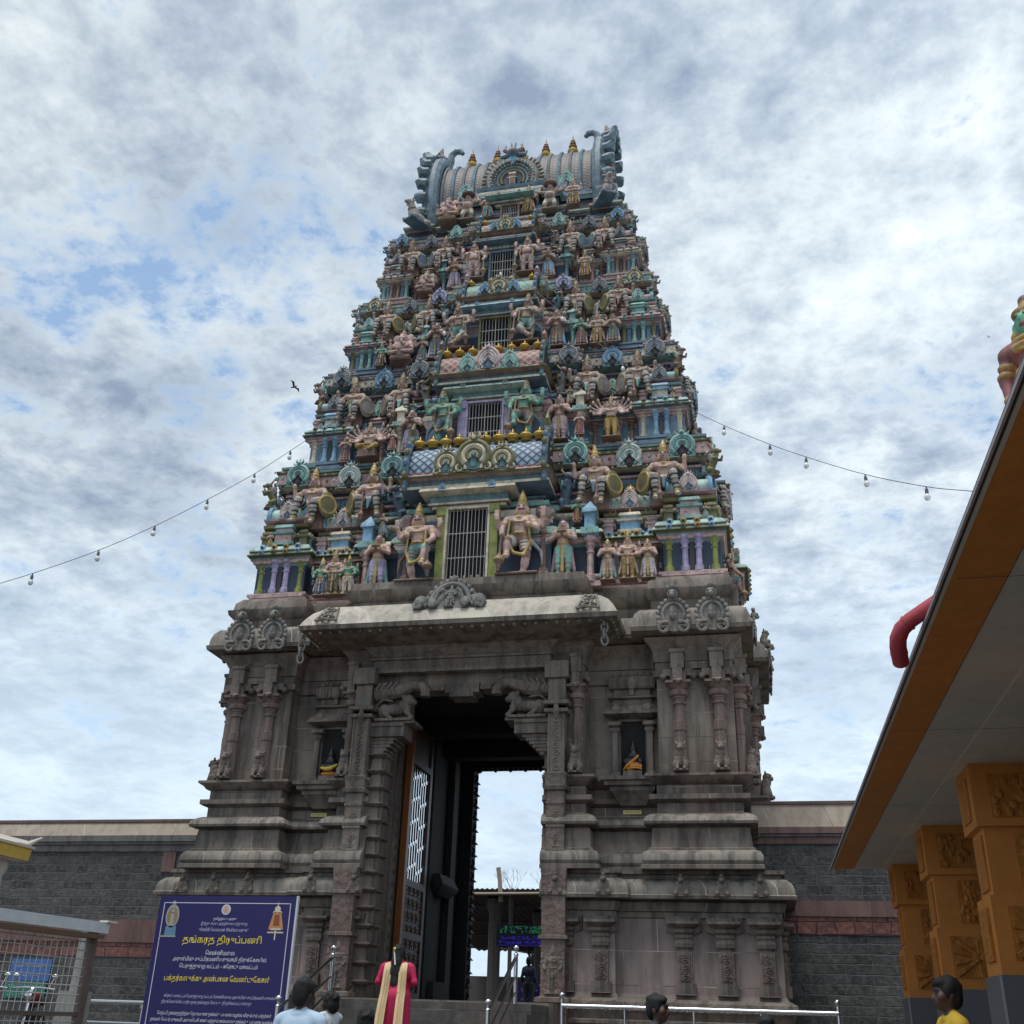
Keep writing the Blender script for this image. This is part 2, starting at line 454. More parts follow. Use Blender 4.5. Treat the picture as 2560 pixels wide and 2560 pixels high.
# ------------------------------------------------------------------ stucco figures (height about 1 + crown, facing -y)
FM = dict(skin=SKN, cloth=TQ, gold=GLD, dark=DRK, wrap=WRP, prop=BRN, sash=PK, lip=RED, white=GRW)
class Fig:
    def __init__(s): s.p = []
    def c(s, a, b, r0, r1, m): s.p.append(('c', a, b, r0, r1, m))
    def e(s, c, r, m, rot=None): s.p.append(('e', c, r, m, rot))
    def t(s, c, ax, R, r, m): s.p.append(('t', c, ax, R, r, m))
    def b(s, c, h, r, m): s.p.append(('b', c, h, r, m))
    def chain(s, pts, rs, m):
        for i in range(len(pts) - 1): s.c(pts[i], pts[i + 1], rs[i], rs[i + 1], m)
    def head(s, x, y, z, crown='tall', k=1.0, face=0.0, moustache=False, skin='skin'):
        ca, sa = math.cos(face), math.sin(face)
        def T(dx, dy, dz): return (x + (dx * ca + dy * sa * -1) * k, y + (dx * sa + dy * ca) * k, z + dz * k)
        s.e((x, y, z), (.062 * k, .068 * k, .080 * k), skin)
        s.e(T(0, -.012, -.045), (.045 * k, .05 * k, .045 * k), skin)
        s.e(T(0, -.070, -.005), (.012 * k, .016 * k, .022 * k), skin)
        for q in (-1, 1):
            s.e(T(q * .026, -.060, .014), (.014 * k, .010 * k, .008 * k), 'dark')
            s.e(T(q * .068, .0, -.01), (.016 * k, .022 * k, .03 * k), skin)
            s.e(T(q * .074, -.005, -.055), (.024 * k, .02 * k, .026 * k), 'gold')
            s.e(T(q * .055, .03, -.03), (.035 * k, .04 * k, .07 * k), 'dark')
        s.e(T(0, -.064, -.040), (.018 * k, .010 * k, .007 * k), 'lip')
        if moustache:
            for q in (-1, 1): s.c(T(0, -.068, -.028), T(q * .038, -.056, -.024), .007 * k, .005 * k, 'dark')
        if crown == 'tall':
            s.t(T(0, 0, .048), (0, 0, 1), .058 * k, .014 * k, 'gold')
            s.c(T(0, 0, .05), T(0, .005, .15), .056 * k, .046 * k, 'gold')
            s.t(T(0, 0, .105), (0, 0, 1), .050 * k, .010 * k, 'gold')
            s.c(T(0, .005, .15), T(0, .005, .235), .04 * k, .018 * k, 'gold')
            s.e(T(0, -.058, .085), (.02 * k, .012 * k, .032 * k), 'gold')
        elif crown == 'low':
            s.t(T(0, 0, .048), (0, 0, 1), .058 * k, .014 * k, 'gold')
            s.c(T(0, 0, .05), T(0, .01, .12), .054 * k, .026 * k, 'gold')
        elif crown == 'bun':
            s.e(T(0, .015, .03), (.066 * k, .066 * k, .066 * k), 'dark')
            s.e(T(.03, .03, .09), (.04 * k, .04 * k, .045 * k), 'dark')
        elif crown == 'bowl':
            s.e(T(0, 0, .11), (.15 * k, .13 * k, .045 * k), 'prop'); s.e(T(0, .015, .03), (.066 * k, .066 * k, .06 * k), 'dark')
    def torso(s, x, y, z, fat=1.0, lean=0.0, top='skin', belly=0.0):
        s.e((x, y, z), (.118 * fat, .085, .085), 'cloth')
        s.t((x, y, z + .045), (0, 0, 1), .098 * fat, .017, 'gold')
        s.e((x + lean * .3, y - .012 - belly * .03, z + .105), (.098 * fat + belly * .03, .078 + belly * .04, .10 + belly * .02), top)
        s.e((x + lean * .6, y, z + .20), (.128 * fat, .088, .095), top)
        for q in (-1, 1): s.e((x + lean * .6 + q * .055, y - .055, z + .215), (.058, .042, .046), top)
        s.c((x + lean * .8 - .12, y + .005, z + .265), (x + lean * .8 + .12, y + .005, z + .265), .05, .05, top)
        s.c((x + lean * .9, y, z + .27), (x + lean, y - .005, z + .34), .042, .036, top)
        s.t((x + lean * .85, y - .025, z + .285), (0, -.45, 1), .066, .014, 'gold')
        s.t((x + lean * .7, y - .04, z + .245), (0, -.9, 1), .09, .009, 'gold')
        s.c((x + lean * .7 + .1, y - .07, z + .25), (x - .08, y - .078, z + .08), .009, .009, 'gold')
    def arm(s, sh, el, ha, m='skin', open_=False, k=1.0):
        s.e(sh, (.052 * k, .05 * k, .052 * k), m)
        s.c(sh, el, .044 * k, .036 * k, m); s.c(el, ha, .036 * k, .026 * k, m)
        mid = tuple(sh[i] * .5 + el[i] * .5 for i in range(3)); ax = tuple(el[i] - sh[i] for i in range(3))
        s.t(mid, ax, .036 * k, .014 * k, 'gold')
        wr = tuple(el[i] * .18 + ha[i] * .82 for i in range(3)); ax = tuple(ha[i] - el[i] for i in range(3))
        s.t(wr, ax, .024 * k, .012 * k, 'gold')
        if open_:
            s.e((ha[0], ha[1] - .005, ha[2] + .03), (.032, .018, .04), m)
            for q in range(4): s.c((ha[0] - .024 + q * .016, ha[1] - .005, ha[2] + .05), (ha[0] - .03 + q * .02, ha[1] - .01, ha[2] + .098), .009, .007, m)
            s.c((ha[0] - .025, ha[1], ha[2] + .02), (ha[0] - .055, ha[1] - .01, ha[2] + .05), .010, .008, m)
        else:
            s.e(ha, (.032, .032, .034), m)
    def leg(s, hip, kn, an, foot, m='skin', th='cloth', wrap=False, k=1.0):
        s.c(hip, kn, .078 * k, .052 * k, th); s.c(kn, an, .05 * k, .032 * k, m)
        s.e(tuple(kn[i] * .62 + an[i] * .38 for i in range(3)), (.05 * k, .052 * k, .08 * k), m)
        s.c(an, foot, .034, .026, m); s.e(foot, (.036, .045, .022), m)
        ax = tuple(an[i] - kn[i] for i in range(3))
        s.t(tuple(kn[i] * .1 + an[i] * .9 for i in range(3)), ax, .034, .013, 'gold')
        if wrap:
            for f in (.15, .38, .6, .8): s.t(tuple(kn[i] * (1 - f) + an[i] * f for i in range(3)), ax, .046 - .012 * f, .012, 'dark')
            axh = tuple(kn[i] - hip[i] for i in range(3))
            for f in (.35, .6, .85): s.t(tuple(hip[i] * (1 - f) + kn[i] * f for i in range(3)), axh, .072 - .02 * f, .012, 'dark')
    def club(s, top, bot, m='prop'):
        s.c(top, bot, .016, .02, m); d = Vector(bot) - Vector(top)
        p = Vector(top) + d * .72; s.e(tuple(p), (.06, .06, .065), m); s.t(tuple(p), tuple(d), .055, .012, 'gold')
        s.t(tuple(Vector(top) + d * .9), tuple(d), .02, .014, m)
    def mesh(s, name, vox=.0125, k=.016): return sdf_mesh(name, s.p, FM, vox, k)

def f_dvarapala(crossed=False, striped=True):
    """four-armed door guardian, one leg lifted, resting on a club"""
    f = Fig(); f.torso(0, 0, .50, lean=.02); f.head(.03, -.01, .90, 'tall', moustache=True)
    f.leg((.07, 0, .47), (.095, -.02, .26), (.05, 0, .05), (.06, -.07, .025))
    if crossed: f.leg((-.07, 0, .48), (-.10, -.11, .30), (.06, -.14, .12), (.12, -.17, .09))
    else: f.leg((-.07, 0, .48), (-.13, -.13, .43), (-.11, -.17, .22), (-.11, -.23, .19))
    if striped:
        for (a, b2) in (((.07, 0, .47), (.09, -.02, .30)), ((-.07, 0, .48), (-.12, -.12, .42))):
            for q in (.2, .45, .7): f.t(tuple(a[i] * (1 - q) + b2[i] * q for i in range(3)), tuple(b2[i] - a[i] for i in range(3)), .066 - .012 * q, .012, 'sash')
    f.arm((-.15, .02, .765), (-.25, .0, .66), (-.27, -.05, .78), open_=True)
    f.arm((.16, .02, .765), (.27, .0, .67), (.30, -.05, .79), open_=True)
    f.arm((-.15, -.01, .75), (-.20, -.07, .60), (-.17, -.19, .49))
    f.arm((.15, -.01, .75), (.22, -.06, .62), (.13, -.12, .64))
    f.club((-.17, -.20, .50), (-.20, -.21, .02))
    # garland loop and flying sash
    f.chain([(-.10, -.09, .72), (-.12, -.12, .45), (-.04, -.13, .27), (.08, -.10, .25), (.15, -.07, .42), (.12, -.09, .70)], [.014, .016, .02, .02, .016, .014], 'gold')
    f.c((.12, .02, .5), (.26, .05, .34), .03, .02, 'sash'); f.c((.26, .05, .34), (.28, .05, .18), .025, .01, 'sash')
    f.b((0, .0, .008), (.26, .16, .014), .008, 'prop')
    return f
def f_garlanded():
    """stout four-armed guardian standing square with a looped garland and a club"""
    f = Fig(); f.torso(0, 0, .50, 1.1, 0, belly=.6); f.head(0, -.01, .90, 'tall', moustache=True)
    for q in (-1, 1):
        f.leg((q * .075, 0, .47), (q * .085, -.02, .26), (q * .08, 0, .05), (q * .1, -.07, .025))
        f.arm((q * .16, .02, .765), (q * .26, .0, .66), (q * .25, -.06, .78), open_=True)
    f.arm((-.16, -.01, .75), (-.25, -.03, .6), (-.23, -.12, .47)); f.arm((.16, -.01, .75), (.22, -.06, .62), (.16, -.12, .66))
    f.club((-.24, -.13, .5), (-.25, -.13, .02), 'gold')
    f.chain([(-.11, -.09, .74), (-.15, -.12, .5), (-.10, -.13, .28), (0, -.14, .2), (.10, -.13, .28), (.15, -.12, .5), (.11, -.09, .74)], [.017] * 7, 'gold')
    f.b((0, .0, .008), (.24, .15, .014), .008, 'prop')
    return f
def f_attendant(bun=True, hands='bowl'):
    """attendant standing straight with joined hands or a bowl and a long wrap"""
    f = Fig(); f.torso(0, 0, .50, .95); f.head(0, -.01, .89, 'bun' if bun else 'low')
    for q in (-1, 1):
        f.leg((q * .065, 0, .47), (q * .075, -.015, .25), (q * .075, 0, .05), (q * .09, -.07, .025), m='cloth')
        f.arm((q * .145, 0, .755), (q * .20, -.06, .62), (q * .045, -.15, .68))
    for z in (.40, .32, .24, .16): 
        for q in (-1, 1): f.t((q * .07, -.008, z), (0, 0, 1), .055 - .01 * (.4 - z) * 8 * .3, .008, 'sash')
    f.c((0, -.07, .5), (0, -.08, .08), .026, .03, 'gold')
    for q in (-1, 1): f.c((q * .12, .01, .5), (q * .17, .02, .12), .028, .03, 'sash')
    if hands == 'bowl': f.e((0, -.16, .715), (.085, .06, .03), 'prop')
    f.b((0, .0, .008), (.17, .13, .014), .008, 'prop')
    return f
def f_god(wide=False):
    """small crowned deity standing on a slab with four arms"""
    f = Fig(); f.torso(0, 0, .50); f.head(0, -.01, .89, 'tall')
    for q in (-1, 1):
        f.leg((q * .07, 0, .47), (q * .08, -.015, .25), (q * .085, 0, .05), (q * .1, -.07, .025), m='cloth')
        f.arm((q * .145, .02, .76), (q * .26, .0, .66), (q * .25, -.04, .79), open_=False)
        f.arm((q * .145, -.01, .75), (q * .21, -.05, .58), (q * (.10 if wide else .17), -.14, .52))
        f.e((q * .25, -.04, .84), (.03, .02, .045), 'gold')
        f.c((q * .12, .01, .52), (q * .19, .02, .18), .03, .028, 'sash')
    f.c((0, -.07, .5), (0, -.085, .1), .024, .02, 'sash')
    f.t((0, -.09, .42), (0, -1, .25), .085, .012, 'gold')
    f.b((0, .0, .008), (.19, .13, .014), .008, 'prop')
    return f
def f_seated(mirror=False, shield=True):
    """guardian sitting on the ledge, one arm raised to the cornice, a shield at the hip and a mace between the knees"""
    f = Fig(); z = .40
    f.torso(0, .05, z, 1.05); f.head(0, .02, z + .40, 'tall')
    f.leg((-.075, .04, z - .01), (-.14, -.17, z + .03), (-.18, -.16, z - .28), (-.2, -.23, z - .33), wrap=True, m='wrap', th='wrap')
    f.leg((.075, .04, z - .01), (.12, -.18, z - .02), (.10, -.15, z - .31), (.11, -.22, z - .36), wrap=True, m='wrap', th='wrap')
    f.arm((-.15, .05, z + .26), (-.28, .03, z + .16), (-.29, -.02, z + .34))
    f.arm((.15, .04, z + .25), (.24, -.02, z + .12), (.13, -.15, z + .02))
    f.c((0, -.05, z - .01), (0, -.10, z - .15), .05, .02, 'cloth')
    f.c((.06, -.17, z + .06), (.04, -.2, .04), .017, .02, 'prop'); f.e((.045, -.2, .10), (.042, .042, .045), 'prop'); f.e((.04, -.2, .03), (.022, .022, .03), 'prop')
    if shield:
        ca = math.cos(.7); sa = math.sin(.7)
        f.e((.27, -.05, z - .03), (.03, .14, .21), 'sash', [(ca, sa, 0), (-sa, ca, 0), (0, 0, 1)])
        f.t((.285, -.055, z - .03), (ca, -sa, 0), .135, .015, 'gold')
    f.b((0, .12, z * .5), (.19, .1, z * .5 - .03), .02, 'prop')
    return f
def f_ganesha(seat=True):
    """elephant-headed deity seated on a round drum"""
    f = Fig(); z = .22
    f.e((0, .03, z), (.17, .13, .09), 'cloth')
    f.e((0, 0, z + .13), (.155, .14, .14), 'skin'); f.e((0, .02, z + .25), (.15, .1, .09), 'skin')
    f.e((0, -.02, z + .40), (.10, .09, .10), 'skin')
    f.chain([(0, -.10, z + .40), (.01, -.16, z + .30), (.03, -.18, z + .2), (.08, -.17, z + .15), (.11, -.17, z + .19)], [.045, .038, .032, .026, .02], 'skin')
    for q in (-1, 1):
        f.e((q * .15, .01, z + .40), (.085, .025, .11), 'skin')
        f.c((q * .045, -.1, z + .37), (q * .075, -.17, z + .32), .016, .009, 'white')
        f.e((q * .045, -.1, z + .43), (.012, .01, .012), 'dark')
        f.arm((q * .16, .03, z + .28), (q * .28, .01, z + .2), (q * .27, -.05, z + .34), k=1.1)
        f.arm((q * .15, 0, z + .24), (q * .23, -.06, z + .10), (q * .14, -.17, z + .1), k=1.1)
        f.c((q * .1, -.02, z - .02), (q * .24, -.12, z - .02), .08, .055, 'cloth'); f.c((q * .24, -.12, z - .02), (q * .06, -.2, z - .05), .05, .035, 'skin')
    f.t((0, -.02, z + .48), (0, 0, 1), .07, .016, 'gold'); f.c((0, 0, z + .48), (0, .01, z + .62), .07, .02, 'gold')
    f.b((0, .02, .06), (.23, .2, .065), .06, 'prop'); f.t((0, .02, .1), (0, 0, 1), .2, .014, 'gold')
    return f
def f_manyhead(seated=False):
    """deity with a cluster of crowned heads and a fan of arms"""
    f = Fig(); z = .5 if not seated else .27
    f.torso(0, 0, z, 1.1)
    for i, (x, y, fc) in enumerate(((0, -.02, 0), (-.09, .01, -.7), (.09, .01, .7), (-.155, .05, -1.3), (.155, .05, 1.3))):
        f.head(x, y, z + .395 - abs(x) * .12, 'low' if i else 'tall', .92 - abs(x), fc)
    for q in (-1, 1):
        for i, (a, r) in enumerate(((1.05, .30), (.65, .33), (.25, .34), (-.15, .32), (-.5, .28))):
            sx = .14 * q; el = (sx + q * .5 * r * math.cos(a) * .9, .02 - .02 * i, z + .24 + .5 * r * math.sin(a) - .05)
            ha = (sx + q * r * math.cos(a), -.03 - .02 * i, z + .25 + r * math.sin(a))
            f.arm((sx, .02, z + .25), el, ha, k=.75); f.e((ha[0], ha[1], ha[2] + .03), (.016, .014, .04), 'gold')
        if not seated: f.leg((q * .065, 0, .47), (q * .075, -.015, .25), (q * .075, 0, .05), (q * .09, -.07, .025), m='cloth')
        else:
            f.c((q * .08, 0, z - .01), (q * .2, -.13, z - .01), .075, .055, 'cloth'); f.c((q * .2, -.13, z - .01), (q * .06, -.2, z - .08 - .05 * q), .05, .035, 'cloth')
        f.c((q * .12, .0, z), (q * .17, .01, z - .25), .026, .02, 'sash')
    if seated: f.b((0, .02, .1), (.2, .17, .1), .05, 'prop')
    f.b((0, 0, .01), (.22, .15, .015), .01, 'prop')
    return f
def f_gana():
    """pot-bellied dwarf standing with both arms raised under the roof"""
    f = Fig(); f.torso(0, 0, .36, 1.15, belly=1.2); f.head(0, -.01, .76, 'bowl', 1.25, moustache=True)
    for q in (-1, 1):
        f.leg((q * .08, 0, .34), (q * .13, -.06, .2), (q * .11, 0, .05), (q * .13, -.07, .025), k=1.1)
        f.arm((q * .15, .0, .62), (q * .30, -.02, .64), (q * .24, -.01, .84), k=1.1)
    f.b((0, .0, .01), (.2, .13, .02), .01, 'prop')
    return f
def f_bull():
    """reclining bull with its head turned outward"""
    f = Fig()
    f.e((0, 0, .26), (.2, .42, .22), 'skin'); f.e((0, -.3, .36), (.17, .2, .26), 'skin'); f.e((0, -.12, .5), (.1, .13, .12), 'skin')
    f.c((0, -.35, .5), (0, -.45, .72), .15, .12, 'skin'); f.e((0, -.52, .74), (.11, .16, .12), 'skin'); f.e((0, -.66, .69), (.08, .08, .07), 'skin')
    for q in (-1, 1):
        f.chain([(q * .08, -.46, .83), (q * .15, -.45, .92), (q * .12, -.46, 1.02)], [.035, .028, .012], 'white'); f.e((q * .16, -.46, .76), (.08, .03, .045), 'skin')
        f.e((q * .075, -.58, .78), (.02, .02, .02), 'dark')
        f.c((q * .15, -.3, .2), (q * .2, -.55, .08), .09, .05, 'skin'); f.e((q * .2, .25, .16), (.1, .2, .15), 'skin')
    f.t((0, -.38, .53), (0, -.5, 1), .14, .025, 'gold')
    f.b((0, -.05, .03), (.26, .5, .04), .02, 'prop')
    return f
def f_yali():
    """squatting lion of the pilaster feet, carved in granite"""
    f = Fig()
    f.e((0, .02, .38), (.2, .2, .3), 'skin'); f.e((0, -.04, .6), (.19, .18, .2), 'skin')
    f.e((0, -.08, .80), (.17, .17, .15), 'skin'); f.e((0, -.22, .74), (.12, .09, .09), 'skin'); f.e((0, -.27, .70), (.08, .04, .02), 'dark')
    for q in (-1, 1):
        f.e((q * .08, -.21, .85), (.045, .04, .045), 'skin'); f.e((q * .15, -.02, .94), (.05, .04, .07), 'skin')
        f.c((q * .13, -.08, .5), (q * .12, -.2, .08), .07, .055, 'skin'); f.e((q * .12, -.24, .05), (.07, .09, .05), 'skin')
        f.e((q * .19, .0, .2), (.1, .17, .19), 'skin')
        for j in range(4): f.e((q * (.1 + .03 * j), -.1 + .03 * j, .68 - .09 * j), (.05, .05, .05), 'skin')
    f.b((0, 0, .02), (.24, .26, .03), .01, 'skin')
    return f
def f_beast():
    """rearing horned lion springing from the cornice"""
    f = Fig()
    f.chain([(0, .12, .1), (0, .10, .3), (0, .0, .5), (0, -.06, .66)], [.10, .11, .12, .09], 'skin'); f.e((0, -.12, .78), (.085, .12, .09), 'skin'); f.e((0, -.24, .74), (.055, .07, .05), 'skin'); f.e((0, -.26, .70), (.04, .05, .012), 'lip')
    for q in (-1, 1):
        f.chain([(q * .07, -.05, .56), (q * .1, -.2, .50), (q * .09, -.26, .6)], [.05, .04, .03], 'skin'); f.chain([(q * .09, .1, .25), (q * .13, -.05, .18), (q * .1, .0, .03)], [.08, .05, .035], 'skin')
        f.e((q * .05, -.19, .82), (.022, .02, .022), 'white'); f.chain([(q * .06, -.05, .86), (q * .12, .0, .96), (q * .08, .02, 1.05)], [.035, .025, .01], 'gold'); f.e((q * .1, .04, .62), (.03, .09, .13), 'sash')
    for i in range(5): f.e((0, .08 + .02 * i, .86 - .13 * i), (.03, .06, .07), 'sash')
    f.chain([(0, .2, .1), (0, .3, .3), (0, .24, .5), (0, .3, .62)], [.04, .035, .03, .015], 'skin')
    f.b((0, .03, .01), (.14, .2, .015), .01, 'prop')
    return f
FIG = {}
FIG['dvarapala'] = f_dvarapala().mesh('door_guardian')
FIG['dvarapala_x'] = f_dvarapala(True).mesh('door_guardian')
FIG['garlanded'] = f_garlanded().mesh('door_guardian')
FIG['attendant'] = f_attendant().mesh('attendant_statue')
FIG['attendant_low'] = f_attendant(False, 'join').mesh('attendant_statue')
FIG['god'] = f_god().mesh('deity_statue')
FIG['god_w'] = f_god(True).mesh('deity_statue')
FIG['seated'] = f_seated().mesh('seated_guardian')
FIG['ganesha'] = f_ganesha().mesh('elephant_headed_statue', .013)
FIG['manyhead'] = f_manyhead().mesh('many_headed_statue')
FIG['manyhead_s'] = f_manyhead(True).mesh('many_headed_statue')
FIG['gana'] = f_gana().mesh('dwarf_statue', .014)
FIG['beast'] = f_beast().mesh('rearing_lion', .016)
FIG['bull'] = f_bull().mesh('bull_statue', .022)
FM_STONE = {k: STC for k in ('skin', 'cloth', 'gold', 'dark', 'wrap', 'prop', 'sash', 'lip', 'white')}
FIG['yali'] = recolour(f_yali().mesh('lion', .02), FM_STONE)
VAR = {}
def par_dull(p): return 'dull' in p
SASH = [BLU, PK, TEAL, BRN, RED, LAV]
def statue(kind, key, parent, x, y, z, h, rz=0.0, flip=False, name=None, label=None, **cols):
    if par_dull(parent): cols.setdefault('gold', OGD)
    kk = (kind, key, par_dull(parent))
    if kk not in VAR:
        VAR[kk] = recolour(FIG[kind], cols, FIG[kind].name) if cols else FIG[kind]
    me = VAR[kk]; s = h / me['h']
    o = link(name or FIG[kind].name, me, parent, (x, y, z), (0, 0, rz), (-s if flip else s, s, s))
    if label: o['label'] = label
    return o
# ------------------------------------------------------------------ the gateway tower, in tower units (1 unit = 1.3 m)
K = 1.3
TOWER = thing('temple_gateway_tower', 'tall stepped temple gateway tower with painted statues above a dark granite base and open doorway',
              'temple tower', (0, 0, 1.4 - 1.4 * K))
TOWER.scale = (K, K, K)
DEP = 3.0                                   # half depth: the axis stands at y = 3

# ---- shared ornaments
def kudu_mesh(name, rim, inner, fill, pointed=False, scroll=True):
    mb = MB()
    def arc(R, r, M, y, a0=-48, a1=228, n=20, sq=1.0):
        pts = []
        for i in range(n + 1):
            a = R_(a0 + (a1 - a0) * i / n); q = R
            x, z = q * math.cos(a), q * math.sin(a) * sq
            if pointed and math.sin(a) > .8: z += (math.sin(a) - .8) * R * .9
            pts.append((x, y, z))
        mb.tube(pts, r, 6, M)
    arc(.40, .085, rim, -.03); arc(.285, .06, inner, -.05); arc(.185, .055, rim, -.06); arc(.1, .04, inner, -.05)
    pl = [(.42 * math.cos(2 * PI * i / 20), .42 * math.sin(2 * PI * i / 20)) for i in range(20)]
    mb.ext(pl, -.02, .06, fill)
    if scroll:
        for s in (-1, 1):
            pts = []
            for i in range(14):
                a = R_(200 - 34 * i); q = .15 * (1 - i / 17)
                pts.append((s * (.36 + q * math.cos(a)), -.03, -.36 + q * math.sin(a)))
            mb.tube(pts, [.05 - .0022 * i for i in range(14)], 6, inner)
            mb.tube([(s * .3, -.02, -.22), (s * .45, -.02, -.46), (s * .1, -.02, -.47)], [.05, .05, .03], 6, rim)
    mb.ball((0, -.06, -.02), .075, fill, 8, 6); mb.box(-.07, .07, -.05, .0, -.34, -.06, fill)
    mb.ball((0, -.06, .50), .11, rim, 8, 6, (1, .8, 1)); mb.ball((0, -.14, .48), .055, inner, 8, 5)
    for s in (-1, 1):
        mb.tube([(s * .06, -.03, .52), (s * .15, -.04, .6), (s * .12, -.05, .7)], [.05, .04, .012], 6, inner)
        mb.tube([(s * .1, -.03, .45), (s * .24, -.03, .5), (s * .27, -.03, .58)], [.045, .035, .012], 6, rim)
    mb.tube([(0, -.03, .56), (0, -.03, .76)], [.06, .012], 6, rim)
    return mb.mesh(name)
KU = {'green': kudu_mesh('horseshoe_arch', TQ, TEAL, DRK), 'white': kudu_mesh('horseshoe_arch', GRW, TQ, DRK), 'grey': kudu_mesh('horseshoe_arch', GRS, BLD, DRK),
      'blue': kudu_mesh('horseshoe_arch', BLU, BLD, DRK), 'gold': kudu_mesh('horseshoe_arch', OLD, CRM, TEAL), 'lav': kudu_mesh('horseshoe_arch', LAV, BLD, DRK),
      'teal': kudu_mesh('horseshoe_arch', TQ, TQL, TEAL, True), 'cream': kudu_mesh('horseshoe_arch', CRM, OLD, DRK, True), 'rose': kudu_mesh('horseshoe_arch', PK, GRW, BLD, True),
      'stone': kudu_mesh('lion_faced_medallion', STP, STC, STC, True)}
def medallion():
    mb = MB(); M = GMD
    mb.ext([(.40 * math.cos(2 * PI * i / 24), .46 * math.sin(2 * PI * i / 24)) for i in range(24)], -.04, .12, M)
    for i in range(18):
        a = R_(-60 + 300 * i / 17); mb.ball((.41 * math.cos(a), -.05, .46 * math.sin(a)), .065, M, 7, 5, (1, .7, 1))
    mb.tube([(.28 * math.cos(R_(-40 + 260 * i / 16)), -.06, .33 * math.sin(R_(-40 + 260 * i / 16))) for i in range(17)], .045, 6, M)
    mb.ball((0, -.05, .06), .15, M, 8, 7, (.8, .6, 1.5))
    for s in (-1, 1):
        mb.tube([(s * (.24 + .19 * (1 - i / 18) * math.cos(R_(120 - 32 * i))), -.07, -.36 + .17 * (1 - i / 18) * math.sin(R_(120 - 32 * i))) for i in range(15)], [.055 - .0022 * i for i in range(15)], 6, M)
        mb.ball((s * .12, -.06, .78), .07, M, 7, 5); mb.ball((s * .075, -.19, .62), .04, M, 6, 5)
    mb.ball((0, -.06, .58), .15, M, 9, 7, (1, .9, 1)); mb.ball((0, -.18, .53), .085, M, 8, 6); mb.ball((0, -.05, .82), .08, M, 7, 5)
    return mb.mesh('lion_faced_medallion')
GMD = stone('granite_medallion', (.26, .245, .22), (9, 9), .45, .5)
KU['stone'] = medallion()
def kudu(col, par, x, y, z, w, rz=0.0, name=None):
    return link(name or 'horseshoe_arch', KU[col], par, (x, y, z), (0, 0, rz), w)

def finial_mesh(M, base):
    mb = MB()
    mb.lathe(0, 0, [(.30, 0), (.34, .04), (.30, .08), (.20, .10), (.18, .16), (.30, .2), (.42, .32), (.44, .42), (.38, .54), (.24, .62), (.17, .66), (.22, .69), (.16, .73), (.10, .78), (.05, .92), (.015, 1.05)], 14, M)
    return mb.mesh('pot_finial')
GOLDF = plain('gilded_copper', (.50, .33, .07), .42, .35, var=.2)
FIN = finial_mesh(GOLDF, None)
FINT = MB()
FINT.lathe(0, 0, [(.26, 0), (.28, .05), (.22, .09), (.16, .13), (.25, .18), (.27, .27), (.20, .35)], 14, GOLDF)
FINT.lathe(0, 0, [(.20, .35), (.13, .38), (.20, .42), (.21, .49), (.14, .55), (.10, .58), (.15, .61), (.15, .67), (.09, .72), (.11, .75), (.10, .80), (.05, .86), (.03, .95), (.008, 1.08)], 14, plain('tarnished_copper', (.20, .115, .05), .5, .3, var=.3))
FINT = FINT.mesh('pot_finial')
def finial(par, x, y, z, h): return link('pot_finial', FIN, par, (x, y, z), (0, 0, 0), (h, h, h))

def pillar(mb, x, y, z0, z1, w, M, M2=None):
    M2 = M2 or M; h = z1 - z0; r = w / 2
    mb.lathe(x, y, [(r * 1.15, z0), (r * 1.15, z0 + .14 * h), (r * .8, z0 + .17 * h), (r * .72, z0 + .62 * h), (r * 1.0, z0 + .64 * h), (r * 1.0, z0 + .67 * h), (r * .75, z0 + .69 * h), (r * .8, z0 + .75 * h)], 8, M, PI / 8)
    mb.lathe(x, y, [(r * .8, z0 + .75 * h), (r * 1.25, z0 + .81 * h), (r * .9, z0 + .85 * h), (r * 1.1, z0 + .88 * h), (r * 1.5, z0 + .92 * h), (r * 1.5, z1)], 8, M2, PI / 8)

def kapota(z, h, o, top, lip, neck):
    """rounded eave moulding: strips of one cornice from z up, h high, o out"""
    return [(z, 0, neck), (z, o * .55, lip), (z + h * .12, o * .6, lip), (z + h * .14, o, lip), (z + h * .24, o * 1.02, top), (z + h * .5, o * .9, top), (z + h * .78, o * .6, top), (z + h * .96, o * .25, top), (z + h, 0, neck)]

